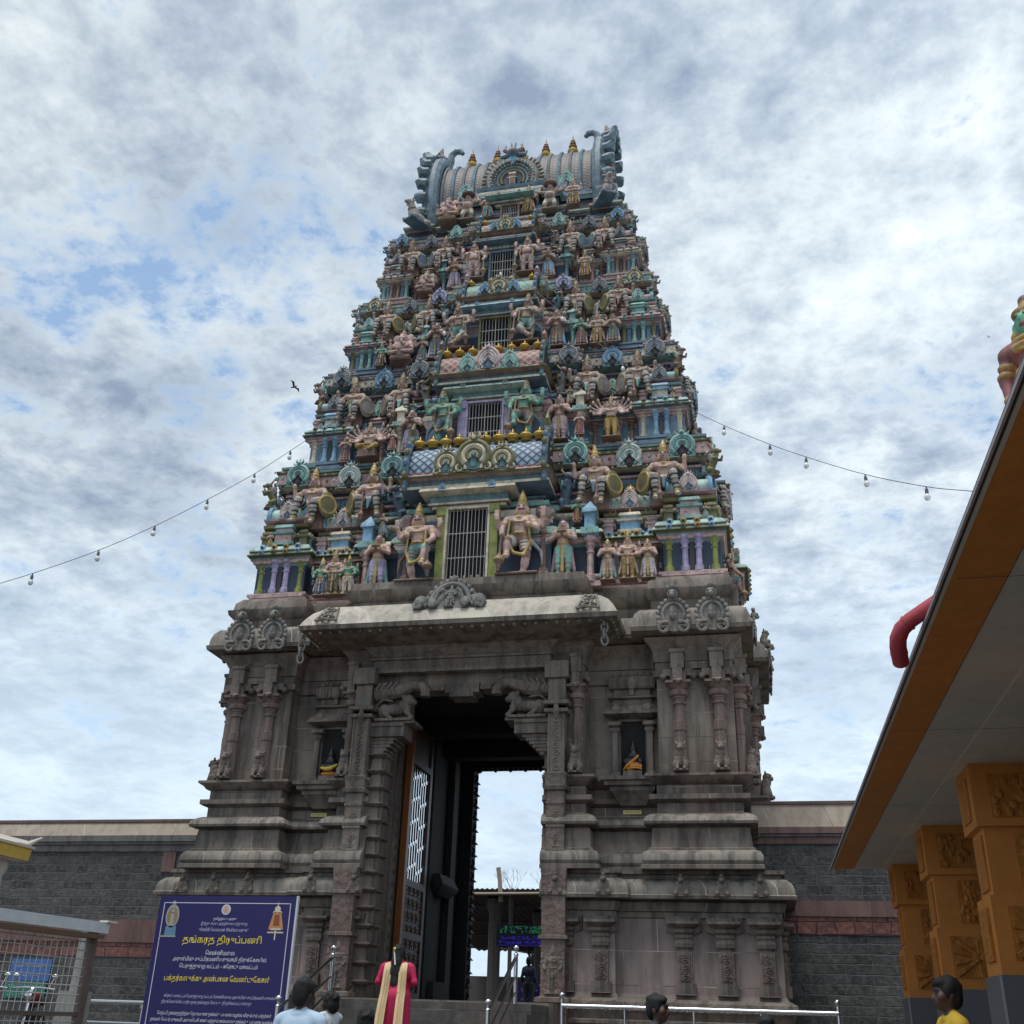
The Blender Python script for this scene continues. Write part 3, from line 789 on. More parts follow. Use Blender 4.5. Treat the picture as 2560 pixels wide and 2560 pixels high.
def pavilion(w, d, H, pal, pillars4=True, name='corner_pavilion'):
    """miniature shrine: plinth, paired pillars, eave, attic of little turrets, neck and barrel dome; origin at its front foot, rising H"""
    P = pal; mb = MB(); x0, x1 = -w / 2, w / 2; rc = rect(x0, x1, 0, d)
    def ins(o): return rect(x0 + o, x1 - o, o, d - o)
    mb.sweep(rc, [(0, .03, P['plinth']), (.03 * H, .03, P['plinth']), (.035 * H, .06, P['plinth']), (.06 * H, .06, P['lip']), (.065 * H, 0, P['plinth']), (.075 * H, 0, P['wall'])])
    zp0, zp1 = .075 * H, .36 * H
    mb.sweep(ins(.13 * w), [(zp0, 0, P['wall']), (zp1, 0, P['wall'])])
    pw = .15 * w
    for sx in (-1, 1):
        pillar(mb, sx * (w / 2 - pw * .55), pw * .5, zp0, zp1, pw, P['p1'])
        pillar(mb, sx * (w / 2 - pw * .55), d - pw * .6, zp0, zp1, pw, P['p1'])
        pillar(mb, sx * .125 * w, pw * .25, zp0, zp1, pw, P['p2'])
        mb.box(sx * .27 * w - .05 * w, sx * .27 * w + .05 * w, .06 * w, .14 * w, zp0, zp1 * .93, P['relief'])
        for dy in (.33, .66): pillar(mb, sx * (w / 2 - pw * .4), d * dy, zp0, zp1, pw * .9, P['p2'])
    mb.box(-.045 * w, .045 * w, .02 * w, .1 * w, zp0 * .4, zp1, DRK)
    mb.sweep(ins(.0), [(zp1, -.02, P['lip']), (zp1 + .012 * H, .04 * w, P['beam']), (zp1 + .03 * H, .05 * w, P['beam']), (zp1 + .034 * H, .08 * w, P['lip']), (zp1 + .045 * H, .085 * w, P['beam'])], caps=(True, False))
    ze = zp1 + .045 * H
    mb.sweep(rc, kapota(ze, .075 * H, .15 * w, P['eave'], P['lip'], P['wall']))
    for i in range(4):
        mb.ball((x0 + w * (i + .5) / 4, -.13 * w, ze + .05 * H), .065 * w, P['k1'] if i in (1, 2) else P['k2'], 8, 5, (1, .6, 1))
        mb.ball((x0 + w * (i + .5) / 4, -.165 * w, ze + .045 * H), .03 * w, DRK, 6, 4)
    za = ze + .075 * H
    mb.sweep(ins(.08 * w), [(za, 0, P['wall']), (za + .15 * H, 0, P['wall'])])
    def turret(tx, ty, tw, th, M, M2):
        mb.sweep(rect(tx - tw / 2, tx + tw / 2, ty - tw * .3, ty + tw * .6), [(za, .1 * tw, M), (za + .1 * th, .1 * tw, M), (za + .12 * th, 0, M2), (za + .45 * th, 0, M), (za + .47 * th, .14 * tw, M), (za + .56 * th, .16 * tw, M), (za + .6 * th, .0, M2), (za + .72 * th, -.04 * tw, M), (za + .75 * th, .08 * tw, M), (za + .9 * th, .0, M), (za + th, -.3 * tw, M)])
    turret(0, .04 * w, .36 * w, .2 * H, P['t1'], P['t2'])
    for sx in (-1, 1): turret(sx * .4 * w, .05 * w, .17 * w, .15 * H, P['t3'], P['t3']); turret(sx * .42 * w, d * .55, .2 * w, .15 * H, P['t1'], P['t2'])
    zb = za + .16 * H
    mb.sweep(ins(.06 * w), [(zb, 0, P['lip']), (zb + .01 * H, .05 * w, P['lip']), (zb + .035 * H, .06 * w, P['beam']), (zb + .04 * H, -.06 * w, P['wall']), (zb + .065 * H, -.06 * w, P['beam']), (zb + .075 * H, .06 * w, P['beam']), (zb + .09 * H, .07 * w, P['lip']), (zb + .095 * H, .0, P['lip'])])
    zd = zb + .095 * H; rd = .1 * H
    # barrel dome, axis left to right
    n = 12; vs = []; hw = .40 * w; dd = d * .44; yc = d * .45
    for i in range(n + 1):
        a = R_(-18 + 216 * i / n)
        y, z = yc - dd * math.cos(a), zd + rd * .32 + rd * math.sin(a)
        vs += [(-hw, y, z), (hw, y, z)]
    mb.add(vs, [(2 * i, 2 * i + 1, 2 * i + 3, 2 * i + 2) for i in range(n)], P['dome'])
    mb.add(vs, [tuple(range(0, 2 * n + 2, 2)), tuple(range(2 * n + 1, 0, -2))], P['k2'])
    for sx in (-1, 1):
        pts = [(sx * hw, yc - dd * 1.05 * math.cos(R_(-25 + 230 * i / n)), zd + rd * .32 + rd * 1.08 * math.sin(R_(-25 + 230 * i / n))) for i in range(n + 1)]
        mb.tube(pts, .05 * w, 6, P['k2'])
    f = kudu_temp(P['kudu'])
    for M, vv, ff in f: mb.add([(x * .36 * w, y * .3 * w + yc - dd - .02, z * .36 * w + zd + rd * .55) for x, y, z in vv], ff, M)
    zt = zd + rd * 1.3
    mb.lathe(0, yc, [(.05 * w, zt), (.09 * w, zt + .01 * H), (.06 * w, zt + .02 * H), (.12 * w, zt + .05 * H), (.1 * w, zt + .075 * H), (.03 * w, zt + .09 * H), (.008 * w, zt + .12 * H)], 10, GOLDF)
    return mb.mesh(name)
def kudu_temp(col):
    me = KU[col]; out = []
    V_ = [tuple(v.co) for v in me.vertices]
    for i, M in enumerate(me.materials): out.append((M, V_, [tuple(p.vertices) for p in me.polygons if p.material_index == i]))
    return out

def window_mesh(w, h, frame, bars=9, rows=3, jamb=None):
    mb = MB(); t = .045
    STL = plain('painted_iron_bars', (.36, .355, .34), .5, .2)
    mb.box(-w / 2, w / 2, .10, .12, 0, h, plain('painted_shade_black', (.006, .006, .007), .9))  # near-black sheet painted in for the unlit room behind the bars
    for s in (-1, 1):
        mb.box(s * (w / 2 + t / 2) - t / 2, s * (w / 2 + t / 2) + t / 2, -.02, .34, 0, h + t, frame)
        if jamb:
            mb.box(s * (w / 2 + .13) - .08, s * (w / 2 + .13) + .08, .0, .2, 0, h + .05, jamb)
            mb.box(s * (w / 2 + .13) - .1, s * (w / 2 + .13) + .1, -.03, .2, h - .12, h + .07, jamb)
    mb.box(-w / 2, w / 2, -.02, .34, h, h + t, frame); mb.box(-w / 2 - t, w / 2 + t, -.03, .34, -t, 0, frame)
    for i in range(bars):
        x = -w / 2 + w * (i + .5) / bars
        mb.tube([(x, .03, 0), (x, .03, h)], .0075 if i != bars // 2 else .013, 5, STL)
        for r in range(1, rows): mb.ball((x, .03, h * r / rows - .03), .014, STL, 6, 4)
    for r in range(1, rows): mb.box(-w / 2, w / 2, .02, .04, h * r / rows - .008, h * r / rows + .008, STL)
    return mb.mesh('barred_window')

def barrel_mesh(hw, ry, rz, M, name='barrel_roof'):
    """half-barrel with UVs, axis left to right, base at z = 0 and centre at y = 0"""
    n = 14; V_ = []; F_ = []
    for i in range(n + 1):
        a = R_(-12 + 170 * i / n)
        V_ += [(-hw, -ry * math.cos(a), rz * .2 + rz * .8 * math.sin(a)), (hw, -ry * math.cos(a), rz * .2 + rz * .8 * math.sin(a))]
    F_ = [(2 * i, 2 * i + 1, 2 * i + 3, 2 * i + 2) for i in range(n)] + [tuple(range(0, 2 * n + 2, 2)), tuple(range(2 * n + 1, 0, -2))]
    me = bpy.data.meshes.new(name); me.from_pydata(V_, [], F_); me.materials.append(M)
    uv = me.uv_layers.new(name='UVMap')
    arc = rz * 2.4
    for p in me.polygons:
        for li in p.loop_indices:
            vi = me.loops[li].vertex_index; i = vi // 2
            uv.data[li].uv = ((hw * (1 if vi % 2 else -1)) / .5, i / n * arc / .5)
    me.polygons.foreach_set('use_smooth', [True] * len(F_)); me.set_sharp_from_angle(angle=R_(50)); me.update()
    return me
def endplate_mesh(ry, rz, M, M2, M3):
    """feathered end plate of a barrel roof, seen edge-on: a horseshoe of lobes with a crest"""
    mb = MB(); n = 11
    pts = []
    for i in range(n + 1):
        a = R_(-30 + 215 * i / n)
        pts.append((0, -ry * 1.12 * math.cos(a), rz * .2 + rz * .95 * math.sin(a)))
    mb.tube(pts, .075 * ry / .5, 7, M)
    for i, p in enumerate(pts[:-1]):
        a = R_(-30 + 215 * i / n)
        mb.ball((0, p[1] * 1.14, p[2] + .06 * math.sin(a)), .085 * ry / .5, M2 if i % 2 else M, 7, 5, (.9, 1, 1.2))
    vs = [(-.04, 0, rz * .2)] + [(-.04, p[1], p[2]) for p in pts]
    mb.add(vs, [(0, i, i + 1) for i in range(1, len(vs) - 1)], M3)
    vs = [(.04, 0, rz * .2)] + [(.04, p[1], p[2]) for p in pts]
    mb.add(vs, [(0, i + 1, i) for i in range(1, len(vs) - 1)], M3)
    mb.ball((0, -ry * .15, rz * 1.28), .14 * ry / .5, M, 8, 6, (1, 1.2, 1)); mb.tube([(0, -ry * .2, rz * 1.3), (0, -ry * .5, rz * 1.5), (0, -ry * .35, rz * 1.72)], [.08, .06, .02], 6, M2)
    return mb.mesh('feathered_end_plate')

# ---- storeys
PAL = [
 dict(plinth=PK, lip=OLD, wall=NAV, p1=OLV, p2=LAV, relief=GRS, beam=PK, eave=TQL, k1=YEL, k2=BLU, t1=TQ, t2=PK, t3=OLD, dome=TQL, kudu='rose'),
 dict(plinth=BLD, lip=TEAL, wall=BLD, p1=CRM, p2=BLU, relief=TEAL, beam=PKD, eave=TQL, k1=TQ, k2=OLD, t1=BLU, t2=CRM, t3=PKD, dome=TQ, kudu='grey'),
 dict(plinth=BLD, lip=PKD, wall=NAV, p1=OLD, p2=TQ, relief=BLD, beam=TQ, eave=PKD, k1=TQ, k2=TQ, t1=TQ, t2=TQ, t3=PK, dome=PKD, kudu='teal'),
 dict(plinth=PKD, lip=CRM, wall=NAV, p1=TQ, p2=BRN, relief=BLD, beam=PKD, eave=PKD, k1=PK, k2=BLD, t1=TEAL, t2=PKD, t3=BRN, dome=PKD, kudu='grey'),
 dict(plinth=BLD, lip=CRM, wall=NAV, p1=TEAL, p2=BRN, relief=BLD, beam=BLD, eave=TEAL, k1=TQ, k2=BLU, t1=BLD, t2=PKD, t3=BRN, dome=BLU, kudu='teal')]
# z floor, front y, half width, central half width, recess inner x
FLO = [8.84, 12.12, 14.78, 17.0, 19.2, 20.35]
YF = [.20, .72, 1.12, 1.48, 1.82, 2.05]
HW = [4.66, 4.08, 3.58, 3.12, 2.70, 2.5]
CX = [0.0, .06, .08, .08, .1]
BANDS = [ # colours for wall, capital strip, pink strip, eave, attic, second eave, haram, torus, cornice underside, cornice face, lip
 (NAV, TEAL, PK, TQL, BLD, CRM, PKD, TEAL, CRM, PK, OLD, TQ),
 (BLD, PKD, PKD, CRM, NAV, BLD, PKD, MAR, TQ, CRM, BLD, BLU),
 (NAV, BLD, PKD, PKD, BLD, CRM, PKD, MAR, CRM, TQ, CRM, PKD),
 (NAV, PKD, BLD, TQ, NAV, PKD, BLD, PKD, CRM, PKD, TQ, CRM),
 (DRK, PKD, BLD, TEAL, NAV, PKD, BLD, PKD, TQ, BLD, CRM, PKD)]
def plan(k, extra=0.0):
    W, yf = HW[k], YF[k]; s = W / 4.66; kw = 1.06 * s; rx = 2.32 * s; cx = 1.52 * s
    yb = 2 * DEP - yf; sd = .30 * s
    def half(sg, y): return sg
    # front from left to right, then right side, back, left side (counter-clockwise seen from above)
    fr = [(-W, yf), (-W + kw, yf), (-W + kw, yf + .24 * s), (-rx, yf + .24 * s), (-rx, yf - .08), (-cx, yf - .08), (-cx, yf - .32 * s - .03), (cx, yf - .32 * s - .03), (cx, yf - .08), (rx, yf - .08), (rx, yf + .24 * s), (W - kw, yf + .24 * s), (W - kw, yf), (W, yf)]
    y1, y2 = yf + .9 * s, DEP - .75 * s
    rs = [(W, y1), (W - .2 * s, y1), (W - .2 * s, y2), (W + sd, y2), (W + sd, 2 * DEP - y2), (W - .2 * s, 2 * DEP - y2), (W - .2 * s, 2 * DEP - y1), (W, 2 * DEP - y1)]
    p = fr + rs
    bk = [(-x, 2 * DEP - y) for x, y in p]
    return p + bk
def storey(k):
    z0, H, s = FLO[k], FLO[k + 1] - FLO[k], HW[k] / 4.66
    wl, cp, pk, ev, at, e2, hr, to, cu, cf, lp, hl = BANDS[k]
    P = PAL[k]; q = lambda f: z0 + f * H
    setb = (HW[k] - HW[k + 1])
    nx = -setb * .62                      # offset that reaches near the next storey's wall
    mb = MB(); pl = plan(k)
    top5 = k == 4
    rings = [(q(-.02), .12 * s, P['plinth']), (q(.012), .12 * s, P['plinth']), (q(.018), .06 * s, P['lip']), (q(.03), .06 * s, P['plinth']), (q(.04), .10 * s, P['plinth']), (q(.055), .10 * s, P['lip']), (q(.06), .0, wl),
             (q(.235), .0, cp), (q(.24), .03, cp), (q(.255), .03, P['beam']), (q(.26), .07 * s, pk), (q(.275), .09 * s, pk), (q(.28), .12 * s, cp), (q(.29), .12 * s, pk)]
    rings += [(z, o + .02, M) for z, o, M in kapota(q(.295), .055 * H, .165 * s, ev, P['lip'], at)]
    rings += [(q(.352), -.10 * s, at), (q(.37), -.10 * s, P['t3']), (q(.374), -.06 * s, P['t3']), (q(.384), -.06 * s, at), (q(.388), -.11 * s, at), (q(.43), -.11 * s, P['t2']), (q(.434), -.05 * s, e2), (q(.445), .02 * s, e2), (q(.46), .03 * s, e2), (q(.472), -.04 * s, P['lip']),
              (q(.476), -.16 * s, at), (q(.50), -.16 * s, hl), (q(.504), -.08 * s, hl), (q(.52), -.06 * s, hl), (q(.535), -.08 * s, pk), (q(.538), -.2 * s, hr), (q(.565), -.22 * s, cp), (q(.568), -.17 * s, cp), (q(.58), -.17 * s, hr), (q(.583), nx * .8, at), (q(.62), nx * .85, hr), (q(.624), nx * .6, hr), (q(.64), nx * .6, e2), (q(.645), nx * .85, wl), (q(.69), nx * .9, to), (q(.70), nx * .72, to), (q(.715), nx * .66, to), (q(.73), nx * .72, to), (q(.74), nx * .9, at),
              (q(.765), nx * .9, pk), (q(.77), nx * .75, pk), (q(.785), nx * .75, cp), (q(.79), nx * .9, wl)]
    if not top5:
        rings += [(q(.815), nx * .9, cu), (q(.82), nx * .6, cu), (q(.83), nx * .45, lp), (q(.838), nx * .3, cf), (q(.85), nx * .26, cf), (q(.915), nx * .32, lp), (q(.918), nx * .22, lp), (q(.935), nx * .2, lp), (q(.94), nx * .5, hl), (q(.955), nx * .55, cp), (q(.958), nx * .4, cp), (q(.975), nx * .4, lp), (q(.98), nx * .62, lp)]
    else:
        rings = rings[:14] + [(z, o + .02, M) for z, o, M in kapota(q(.3), .1 * H, .16 * s, ev, P['lip'], at)] + [(q(.42), -.14, DRK), (q(.80), -.16, DRK), (q(.81), -.12, cu), (q(.86), -.08, cf), (q(.9), -.06, lp), (q(.95), -.04, lp), (q(.97), -.10, lp)]
    fl = [1.0] * len(pl); hn = len(pl) // 2; fl[6] = 0.0; fl[6 + hn] = 0.0
    cut = 33 if not top5 else 0
    if top5: mb.sweep(pl, rings, fl)
    else:
        mb.sweep(pl, rings[:cut + 1], fl); mb.sweep(pl, [(rings[cut][0] + .002, rings[cut][1], rings[cut][2])] + rings[cut + 1:])
    W = HW[k]
    def along(off, step, fn):
        n = len(pl); k2 = 0
        for e in range(n):
            (ax, ay), (bx, by) = pl[e], pl[(e + 1) % n]; l = math.hypot(bx - ax, by - ay); ux, uy = (bx - ax) / l, (by - ay) / l; nx_, ny_ = uy, -ux
            if ny_ > .5 or (ay + by) / 2 > 4.2: continue
            l2 = l; c = max(1, int(l2 / step))
            for i in range(c):
                t = (i + .5) / c * l; k2 += 1
                if abs(ax + ux * t) < 1.46 * s and off[1]: continue
                fn(ax + ux * t + nx_ * off[0], ay + uy * t + ny_ * off[0], math.atan2(ny_, nx_) + PI / 2, k2)
    if not top5:
        def nasi(x, y, r, i): mb.ball((x, y, q(.322)), .062 * s, (P['k1'], P['k2'], P['t3'])[i % 3], 7, 5, (1, 1, 1.1)); mb.ball((x + .045 * s * math.sin(r), y - .045 * s * math.cos(r), q(.318)), .03 * s, DRK, 5, 3)
        along((.185 * s, True), .23 * s, nasi)
        def tur(x, y, r, i):
            M = (P['t1'], P['t3'], CRM)[i % 3]; w = .04 * s
            mb.box(x - w, x + w, y - w, y + w, q(.388), q(.428), M, r); mb.lathe(x, y, [(.062 * s, q(.418)), (.062 * s, q(.424)), (.03 * s, q(.436)), (.008, q(.452))], 6, M)
        along((-.045 * s, True), .21 * s, tur)
        along((.035, True), .105 * s, lambda x, y, r, i: mb.ball((x, y, q(.452)), .021 * s, CRM if i % 2 else P['beam'], 5, 3))
        along((nx * .64, True), .10 * s, lambda x, y, r, i: mb.box(x - .012, x + .012, y - .03, y + .03, q(.695), q(.737), at, r))
        def leaf(x, y, r, i): mb.ball((x, y, q(.883)), .034 * s, (RED, GRW, hl)[i % 3], 6, 4, (1, 1, 1.3))
        along((nx * .285, False), .15 * s, leaf)
        along((nx * .2, False), .085 * s, lambda x, y, r, i: mb.ball((x, y, q(.926)), .022 * s, CRM if i % 2 else lp, 5, 3))
        along((nx * .42, False), .11 * s, lambda x, y, r, i: mb.box(x - .022 * s, x + .022 * s, y - .022, y + .022, q(.823), q(.836), (CRM, hl)[i % 2], r))
        along((.10 * s, False), .13 * s, lambda x, y, r, i: mb.ball((x, y, q(.047)), .024 * s, CRM if i % 2 else P['plinth'], 5, 3))
    # dentils and stars under the eave
    y = YF[k]
    for i in range(int(W * 2 / (.13))):
        x = -W + .1 + i * .13
        if abs(x) > 1.52 * s and abs(x) < W - 1.1 * s:
            mb.box(x - .03, x + .03, y - .06 + (.2 * s if abs(x) > 2.32 * s else -.1), y + .24, q(.268), q(.286), P['k2'] if i % 2 else P['beam'])
    random.seed(k)
    for i in range(26):
        sx = random.choice((-1, 1)); x = sx * random.uniform(2.36 * s, W - 1.1 * s); z = q(random.uniform(.08, .22))
        mb.ball((x, y + .24 * s - .005, z), .03, GRW, 5, 3, (1, .2, 1))
    # wall scroll reliefs in the attic
    for i in range(14):
        x = -W + .2 + (2 * W - .4) * i / 13
        if abs(x) < 1.5 * s: continue
        yy = y + (.24 * s if 2.32 * s < abs(x) < W - 1.06 * s else (0 if abs(x) >= W - 1.06 * s else -.08)) + .1 * s
        mb.tube([(x + .08 * s * (1 - j / 12) * math.cos(j * .9), yy - .02, q(.405) + .08 * s * (1 - j / 12) * math.sin(j * .9)) for j in range(11)], .018 * s, 5, GRS)
    return mb.build('storey', TOWER)
STOREYS = [storey(k) for k in range(5)]
LAT = [lattice('scale_pattern_blue', (.16, .27, .40), (.012, .02, .035), (.36, .45, .52), 2.6, 2.6), lattice('diamond_pattern_red', (.30, .10, .08), (.42, .36, .30), (.13, .04, .04), 2.6, 2.6),
       lattice('scale_pattern_green', (.14, .34, .28), (.3, .42, .36), (.09, .22, .19), 3, 3), lattice('scale_pattern_rose', (.25, .16, .15), (.05, .04, .05), (.34, .27, .2), 3, 3), None]
BAR = [(1.36, 11.14, .42, .82, .02, 10), (1.10, 13.86, .34, .62, .46, 8), (.78, 16.25, .28, .50, .92, 4), (.62, 18.42, .25, .42, 1.26, 2)]  # half length, base z, ry, rz, y centre, finials
ENDM = [(BLD, OLD, DRK), (TEAL, BRN, DRK), (BLD, PKD, DRK), (TEAL, BLD, DRK)]
for k in range(4):
    hw, bz, ry, rz, yc, nf = BAR[k]; st = STOREYS[k]; cx = CX[k]; P = PAL[k]; s = HW[k] / 4.66
    link('barrel_roof', barrel_mesh(hw, ry, rz, LAT[k]), st, (cx, yc, bz))
    mb = MB(); mb.sweep(rect(cx - hw - .12 * s, cx + hw + .12 * s, yc - ry - .02, yc + .5), [(bz - .32 * s, -.1, BLD), (bz - .30 * s, .02, CRM), (bz - .25 * s, .03, CRM), (bz - .24 * s, -.06, TEAL), (bz - .10 * s, -.06, PK if k == 0 else PKD), (bz - .09 * s, .06, OLD), (bz - .05 * s, .1, OLD), (bz - .03 * s, .04, PKD), (bz + .03, .02, PKD)])
    for i in range(int(hw * 2 / .16)): mb.ball((cx - hw + .08 + i * .16, yc - ry - .02, bz + .04), .07, PKD if k != 0 else MAR, 6, 4, (1, .5, .8))
    mb.build('roof_plinth', st)
    ep = endplate_mesh(ry, rz, *ENDM[k])
    for sx in (-1, 1): link('feathered_end_plate', ep, st, (cx + sx * (hw + .05), yc, bz))
    for i in range(nf): finial(st, cx - hw * .92 + 2 * hw * .92 * i / max(1, nf - 1), yc - ry * .42, bz + rz * .93, (.30, .25, .2, .18)[k])
    kc = ['gold', 'rose', 'gold', 'gold'][k]; ks = ['gold', 'teal', 'blue', 'blue'][k]
    kudu(kc, st, cx, yc - ry - .07, bz + rz * .42, rz * .92)
    for sx in (-1, 1): kudu(ks, st, cx + sx * hw * .42, yc - ry - .05, bz + rz * .3, rz * .66)

# windows, jambs, lintels of the central bays
WIN = [(-.10, .80, 1.54, 8.88, 10.42), (.35, .74, 1.05, 12.14, 13.18), (.74, .66, .92, 14.76, 15.66), (1.1, .56, .76, 17.13, 17.88), (1.5, .40, .46, 19.2, 19.66)]
JMB = [OLV, LAV, CRM, BRN, BRN]; FRM = [CRM, LAV, OLD, BLD, BRN]; ENT = [CRM, TQL, BLU, BLD, TQ]
for k, (yy, w, h, z0, z1) in enumerate(WIN):
    st = STOREYS[k]; cx = -.1 * (k == 0) ; s = HW[k] / 4.66
    cx = (-.12, -.03, .0, .0, .04)[k]
    fy = YF[k] - .32 * s - .03
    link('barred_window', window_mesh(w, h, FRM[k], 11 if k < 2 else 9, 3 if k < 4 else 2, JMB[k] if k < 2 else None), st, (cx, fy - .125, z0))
    mb = MB()
    # entablature over the window
    e = .50 * s
    mb.sweep(rect(cx - w / 2 - .38 * s, cx + w / 2 + .38 * s, fy - .12, fy + .3), [(z1 + .05, -.03, CRM), (z1 + .10, -.03, PKD), (z1 + .11, .03, ENT[k]), (z1 + .15, .04, TEAL), (z1 + .16, .0, TEAL), (z1 + .24 * s + .06, .02, ENT[k]), (z1 + .25 * s + .06, .12, ENT[k]), (z1 + .29 * s + .06, .2, ENT[k]), (z1 + .36 * s + .06, .17, CRM), (z1 + .40 * s + .06, .05, OLD)])
    n = int((w + .7 * s) / .1)
    for i in range(n): mb.box(cx - w / 2 - .33 * s + i * .1, cx - w / 2 - .33 * s + i * .1 + .06, fy - .165, fy - .1, z1 + .115, z1 + .145, CRM)
    mb.build('window_lintel', st)
    for sx in (-1, 1): kudu('blue' if k in (0, 2) else 'grey', st, cx + sx * (w / 2 + .1 * s), fy - .30, z1 + .34 * s + .06, .17 * s)
    # pillars flanking the guardians
    if k < 4:
        pm = MB(); pillar(pm, 0, 0, 0, (z1 - z0) * .98, .22 * s, BRN if k == 0 else (OLD, OLD, BRN, TEAL)[k], PKD)
        me = pm.mesh('round_pillar')
        for sx in (-1, 1): link('round_pillar', me, st, (CX[k] + sx * 1.36 * s, fy + .06, z0))

# pavilions: corners, recesses, and the side faces
for k in range(5):
    st = STOREYS[k]; s = HW[k] / 4.66; H = (FLO[k + 1] - FLO[k]) * .78; W = HW[k]
    if k == 4: continue
    me = pavilion(1.02 * s, .9 * s, H, PAL[k])
    for sx in (-1, 1):
        link('corner_pavilion', me, st, (sx * (W - .53 * s), YF[k] - .05, FLO[k]))
        link('corner_pavilion', me, st, (sx * (W + .03), DEP, FLO[k]), (0, 0, sx * PI / 2), (1.25, 1, 1))
        link('corner_pavilion', me, st, (sx * (W - .02), YF[k] + .45 * s, FLO[k]), (0, 0, sx * PI / 2), (.9, .25, .99))
    P2 = dict(PAL[k]); P2.update(p1=BRN, p2=OLD if k == 0 else PKD, eave=TQL if k == 0 else PAL[k]['eave'], t1=(CRM, PKD, CRM, CRM)[k], t2=(BLU, TEAL, BLD, BLD)[k], t3=(PK, BLU, TEAL, BRN)[k], dome=(TQL, CRM, CRM, PKD)[k], kudu=('rose', 'teal', 'white', 'gold')[k])
    mr = pavilion(1.06 * s, .5 * s, H * .92, P2, name='recess_pavilion')
    for sx in (-1, 1): link('recess_pavilion', mr, st, (sx * 2.97 * s, YF[k] + .17 * s, FLO[k]), (0, 0, 0))
    # squat coloured turret beside each attendant
    mt = MB(); P = PAL[k]; c1 = (BLU, CRM, TQ, TEAL)[k]
    pillar(mt, 0, 0, 0, .36 * H, .17 * s, PK if k == 0 else c1); mt.sweep(rect(-.12 * s, .12 * s, -.12 * s, .12 * s), [(.36 * H, 0, c1), (.37 * H, .05, TQ), (.42 * H, .05, TQ), (.43 * H, -.02, c1), (.54 * H, -.02, c1), (.55 * H, .03, c1), (.58 * H, .02, c1), (.62 * H, -.05, c1), (.66 * H, -.11 * s, c1)])
    mm = mt.mesh('turret_pillar')
    for sx in (-1, 1): link('turret_pillar', mm, st, (sx * 2.24 * s, YF[k] - .16 * s, FLO[k] + .02))
    # cornice arches
    zc = FLO[k] + .885 * (FLO[k + 1] - FLO[k]); setb = HW[k] - HW[k + 1]; yc = YF[k] + setb * .62 * .28 - .02
    cols = [('green', 'white', 'green'), ('grey', 'blue', 'grey'), ('lav', 'grey', 'gold'), ('teal', 'grey', 'blue')][k]; sz = (.54, .46, .38, .34)[k]
    for sx in (-1, 1):
        for x, c, dy in ((1.92 * s, cols[0], -.1), (2.97 * s, cols[1], .18 * s), (W - .62 * s, cols[2], -.05)):
            kudu(c, st, sx * x, yc + dy, zc, sz)
        for y in (YF[k] + .6 * s, DEP - 1.3 * s, DEP, DEP + 1.3 * s): kudu(cols[1], st, sx * (W - setb * .62 * .28 + (.3 * s if y == DEP else -.08 if y != YF[k] + .6 * s else .02)), y, zc, sz, sx * PI / 2)

# ---- figures on the front, placed storey by storey
S0, S1, S2, S3, S4 = STOREYS
for s_ in STOREYS[1:]: s_['dull'] = 1
def C(**k): return k
statue('dvarapala', 'a', S0, -1.05, -.32, 8.86, 1.74, flip=True, cloth=TQ, sash=BRN)
statue('dvarapala', 'b', S0, .93, -.32, 8.88, 1.82, cloth=BRN, sash=GRW)
statue('attendant', 'a', S0, -1.93, -.15, 8.86, 1.22, cloth=LAV, sash=TQ)
statue('attendant', 'b', S0, 1.75, -.15, 8.9, 1.24, flip=True, cloth=TQ, sash=PKD)
for x, kd, key, h, c in ((-3.12, 'god', 'g1', .84, C(skin=SKG, cloth=BLD)), (-2.86, 'god_w', 'g2', 1.0, C(cloth=OLD, sash=PK)), (-2.56, 'god', 'g3', .86, C(skin=SKG, cloth=CRM)), (2.58, 'attendant_low', 'g4', .86, C(cloth=PK, sash=TQ)), (2.96, 'god_w', 'g5', 1.0, C(cloth=YEL, sash=PK)), (3.33, 'attendant_low', 'g6', .82, C(cloth=GRW, sash=PK))):
    statue(kd, key, S0, x, -.06, 8.82, h, **c)
def seat_row(st, key, y, z, h, xs, **c):
    for i, x in enumerate(xs):
        statue('seated', key + str(i % 2), st, x, y, z, h, flip=x > 0 if i in (0, 3) else x < 0, **c)
seat_row(S0, 's1', .22, 10.42, 1.5, (-3.66, -2.36, 2.30, 3.66), cloth=BLD, sash=OLD)
statue('dvarapala', 'c', S1, -.88, .18, 12.1, 1.52, flip=True, skin=SKG, cloth=TEAL, sash=BLD)
statue('dvarapala', 'd', S1, .83, .18, 12.1, 1.56, skin=SKG, cloth=BRN, sash=TEAL)
statue('attendant', 'c', S1, -1.66, .40, 12.13, 1.14, cloth=LAV, sash=GRW)
statue('attendant_low', 'd', S1, 1.55, .40, 12.15, 1.15, flip=True, cloth=PK, sash=BLD)
statue('manyhead_s', 'a', S1, -2.60, .42, 12.12, .92, cloth=YEL)
statue('manyhead', 'b', S1, 2.62, .42, 12.13, 1.02, cloth=YEL, sash=OLD)
statue('attendant_low', 'e', S1, -3.16, .5, 12.1, .68, cloth=MAR)
statue('attendant_low', 'f', S1, 1.98, .3, 12.2, .56, cloth=RED); statue('attendant_low', 'f', S1, -2.03, .3, 12.2, .52, cloth=RED)
seat_row(S1, 's2', .72, 13.12, 1.36, (-3.2, -2.08, 2.08, 3.16), skin=SKB, cloth=TQ, sash=GRS)
statue('dvarapala_x', 'e', S2, -.80, .60, 14.78, 1.40, flip=True, skin=SKB, cloth=TQ, sash=TEAL)
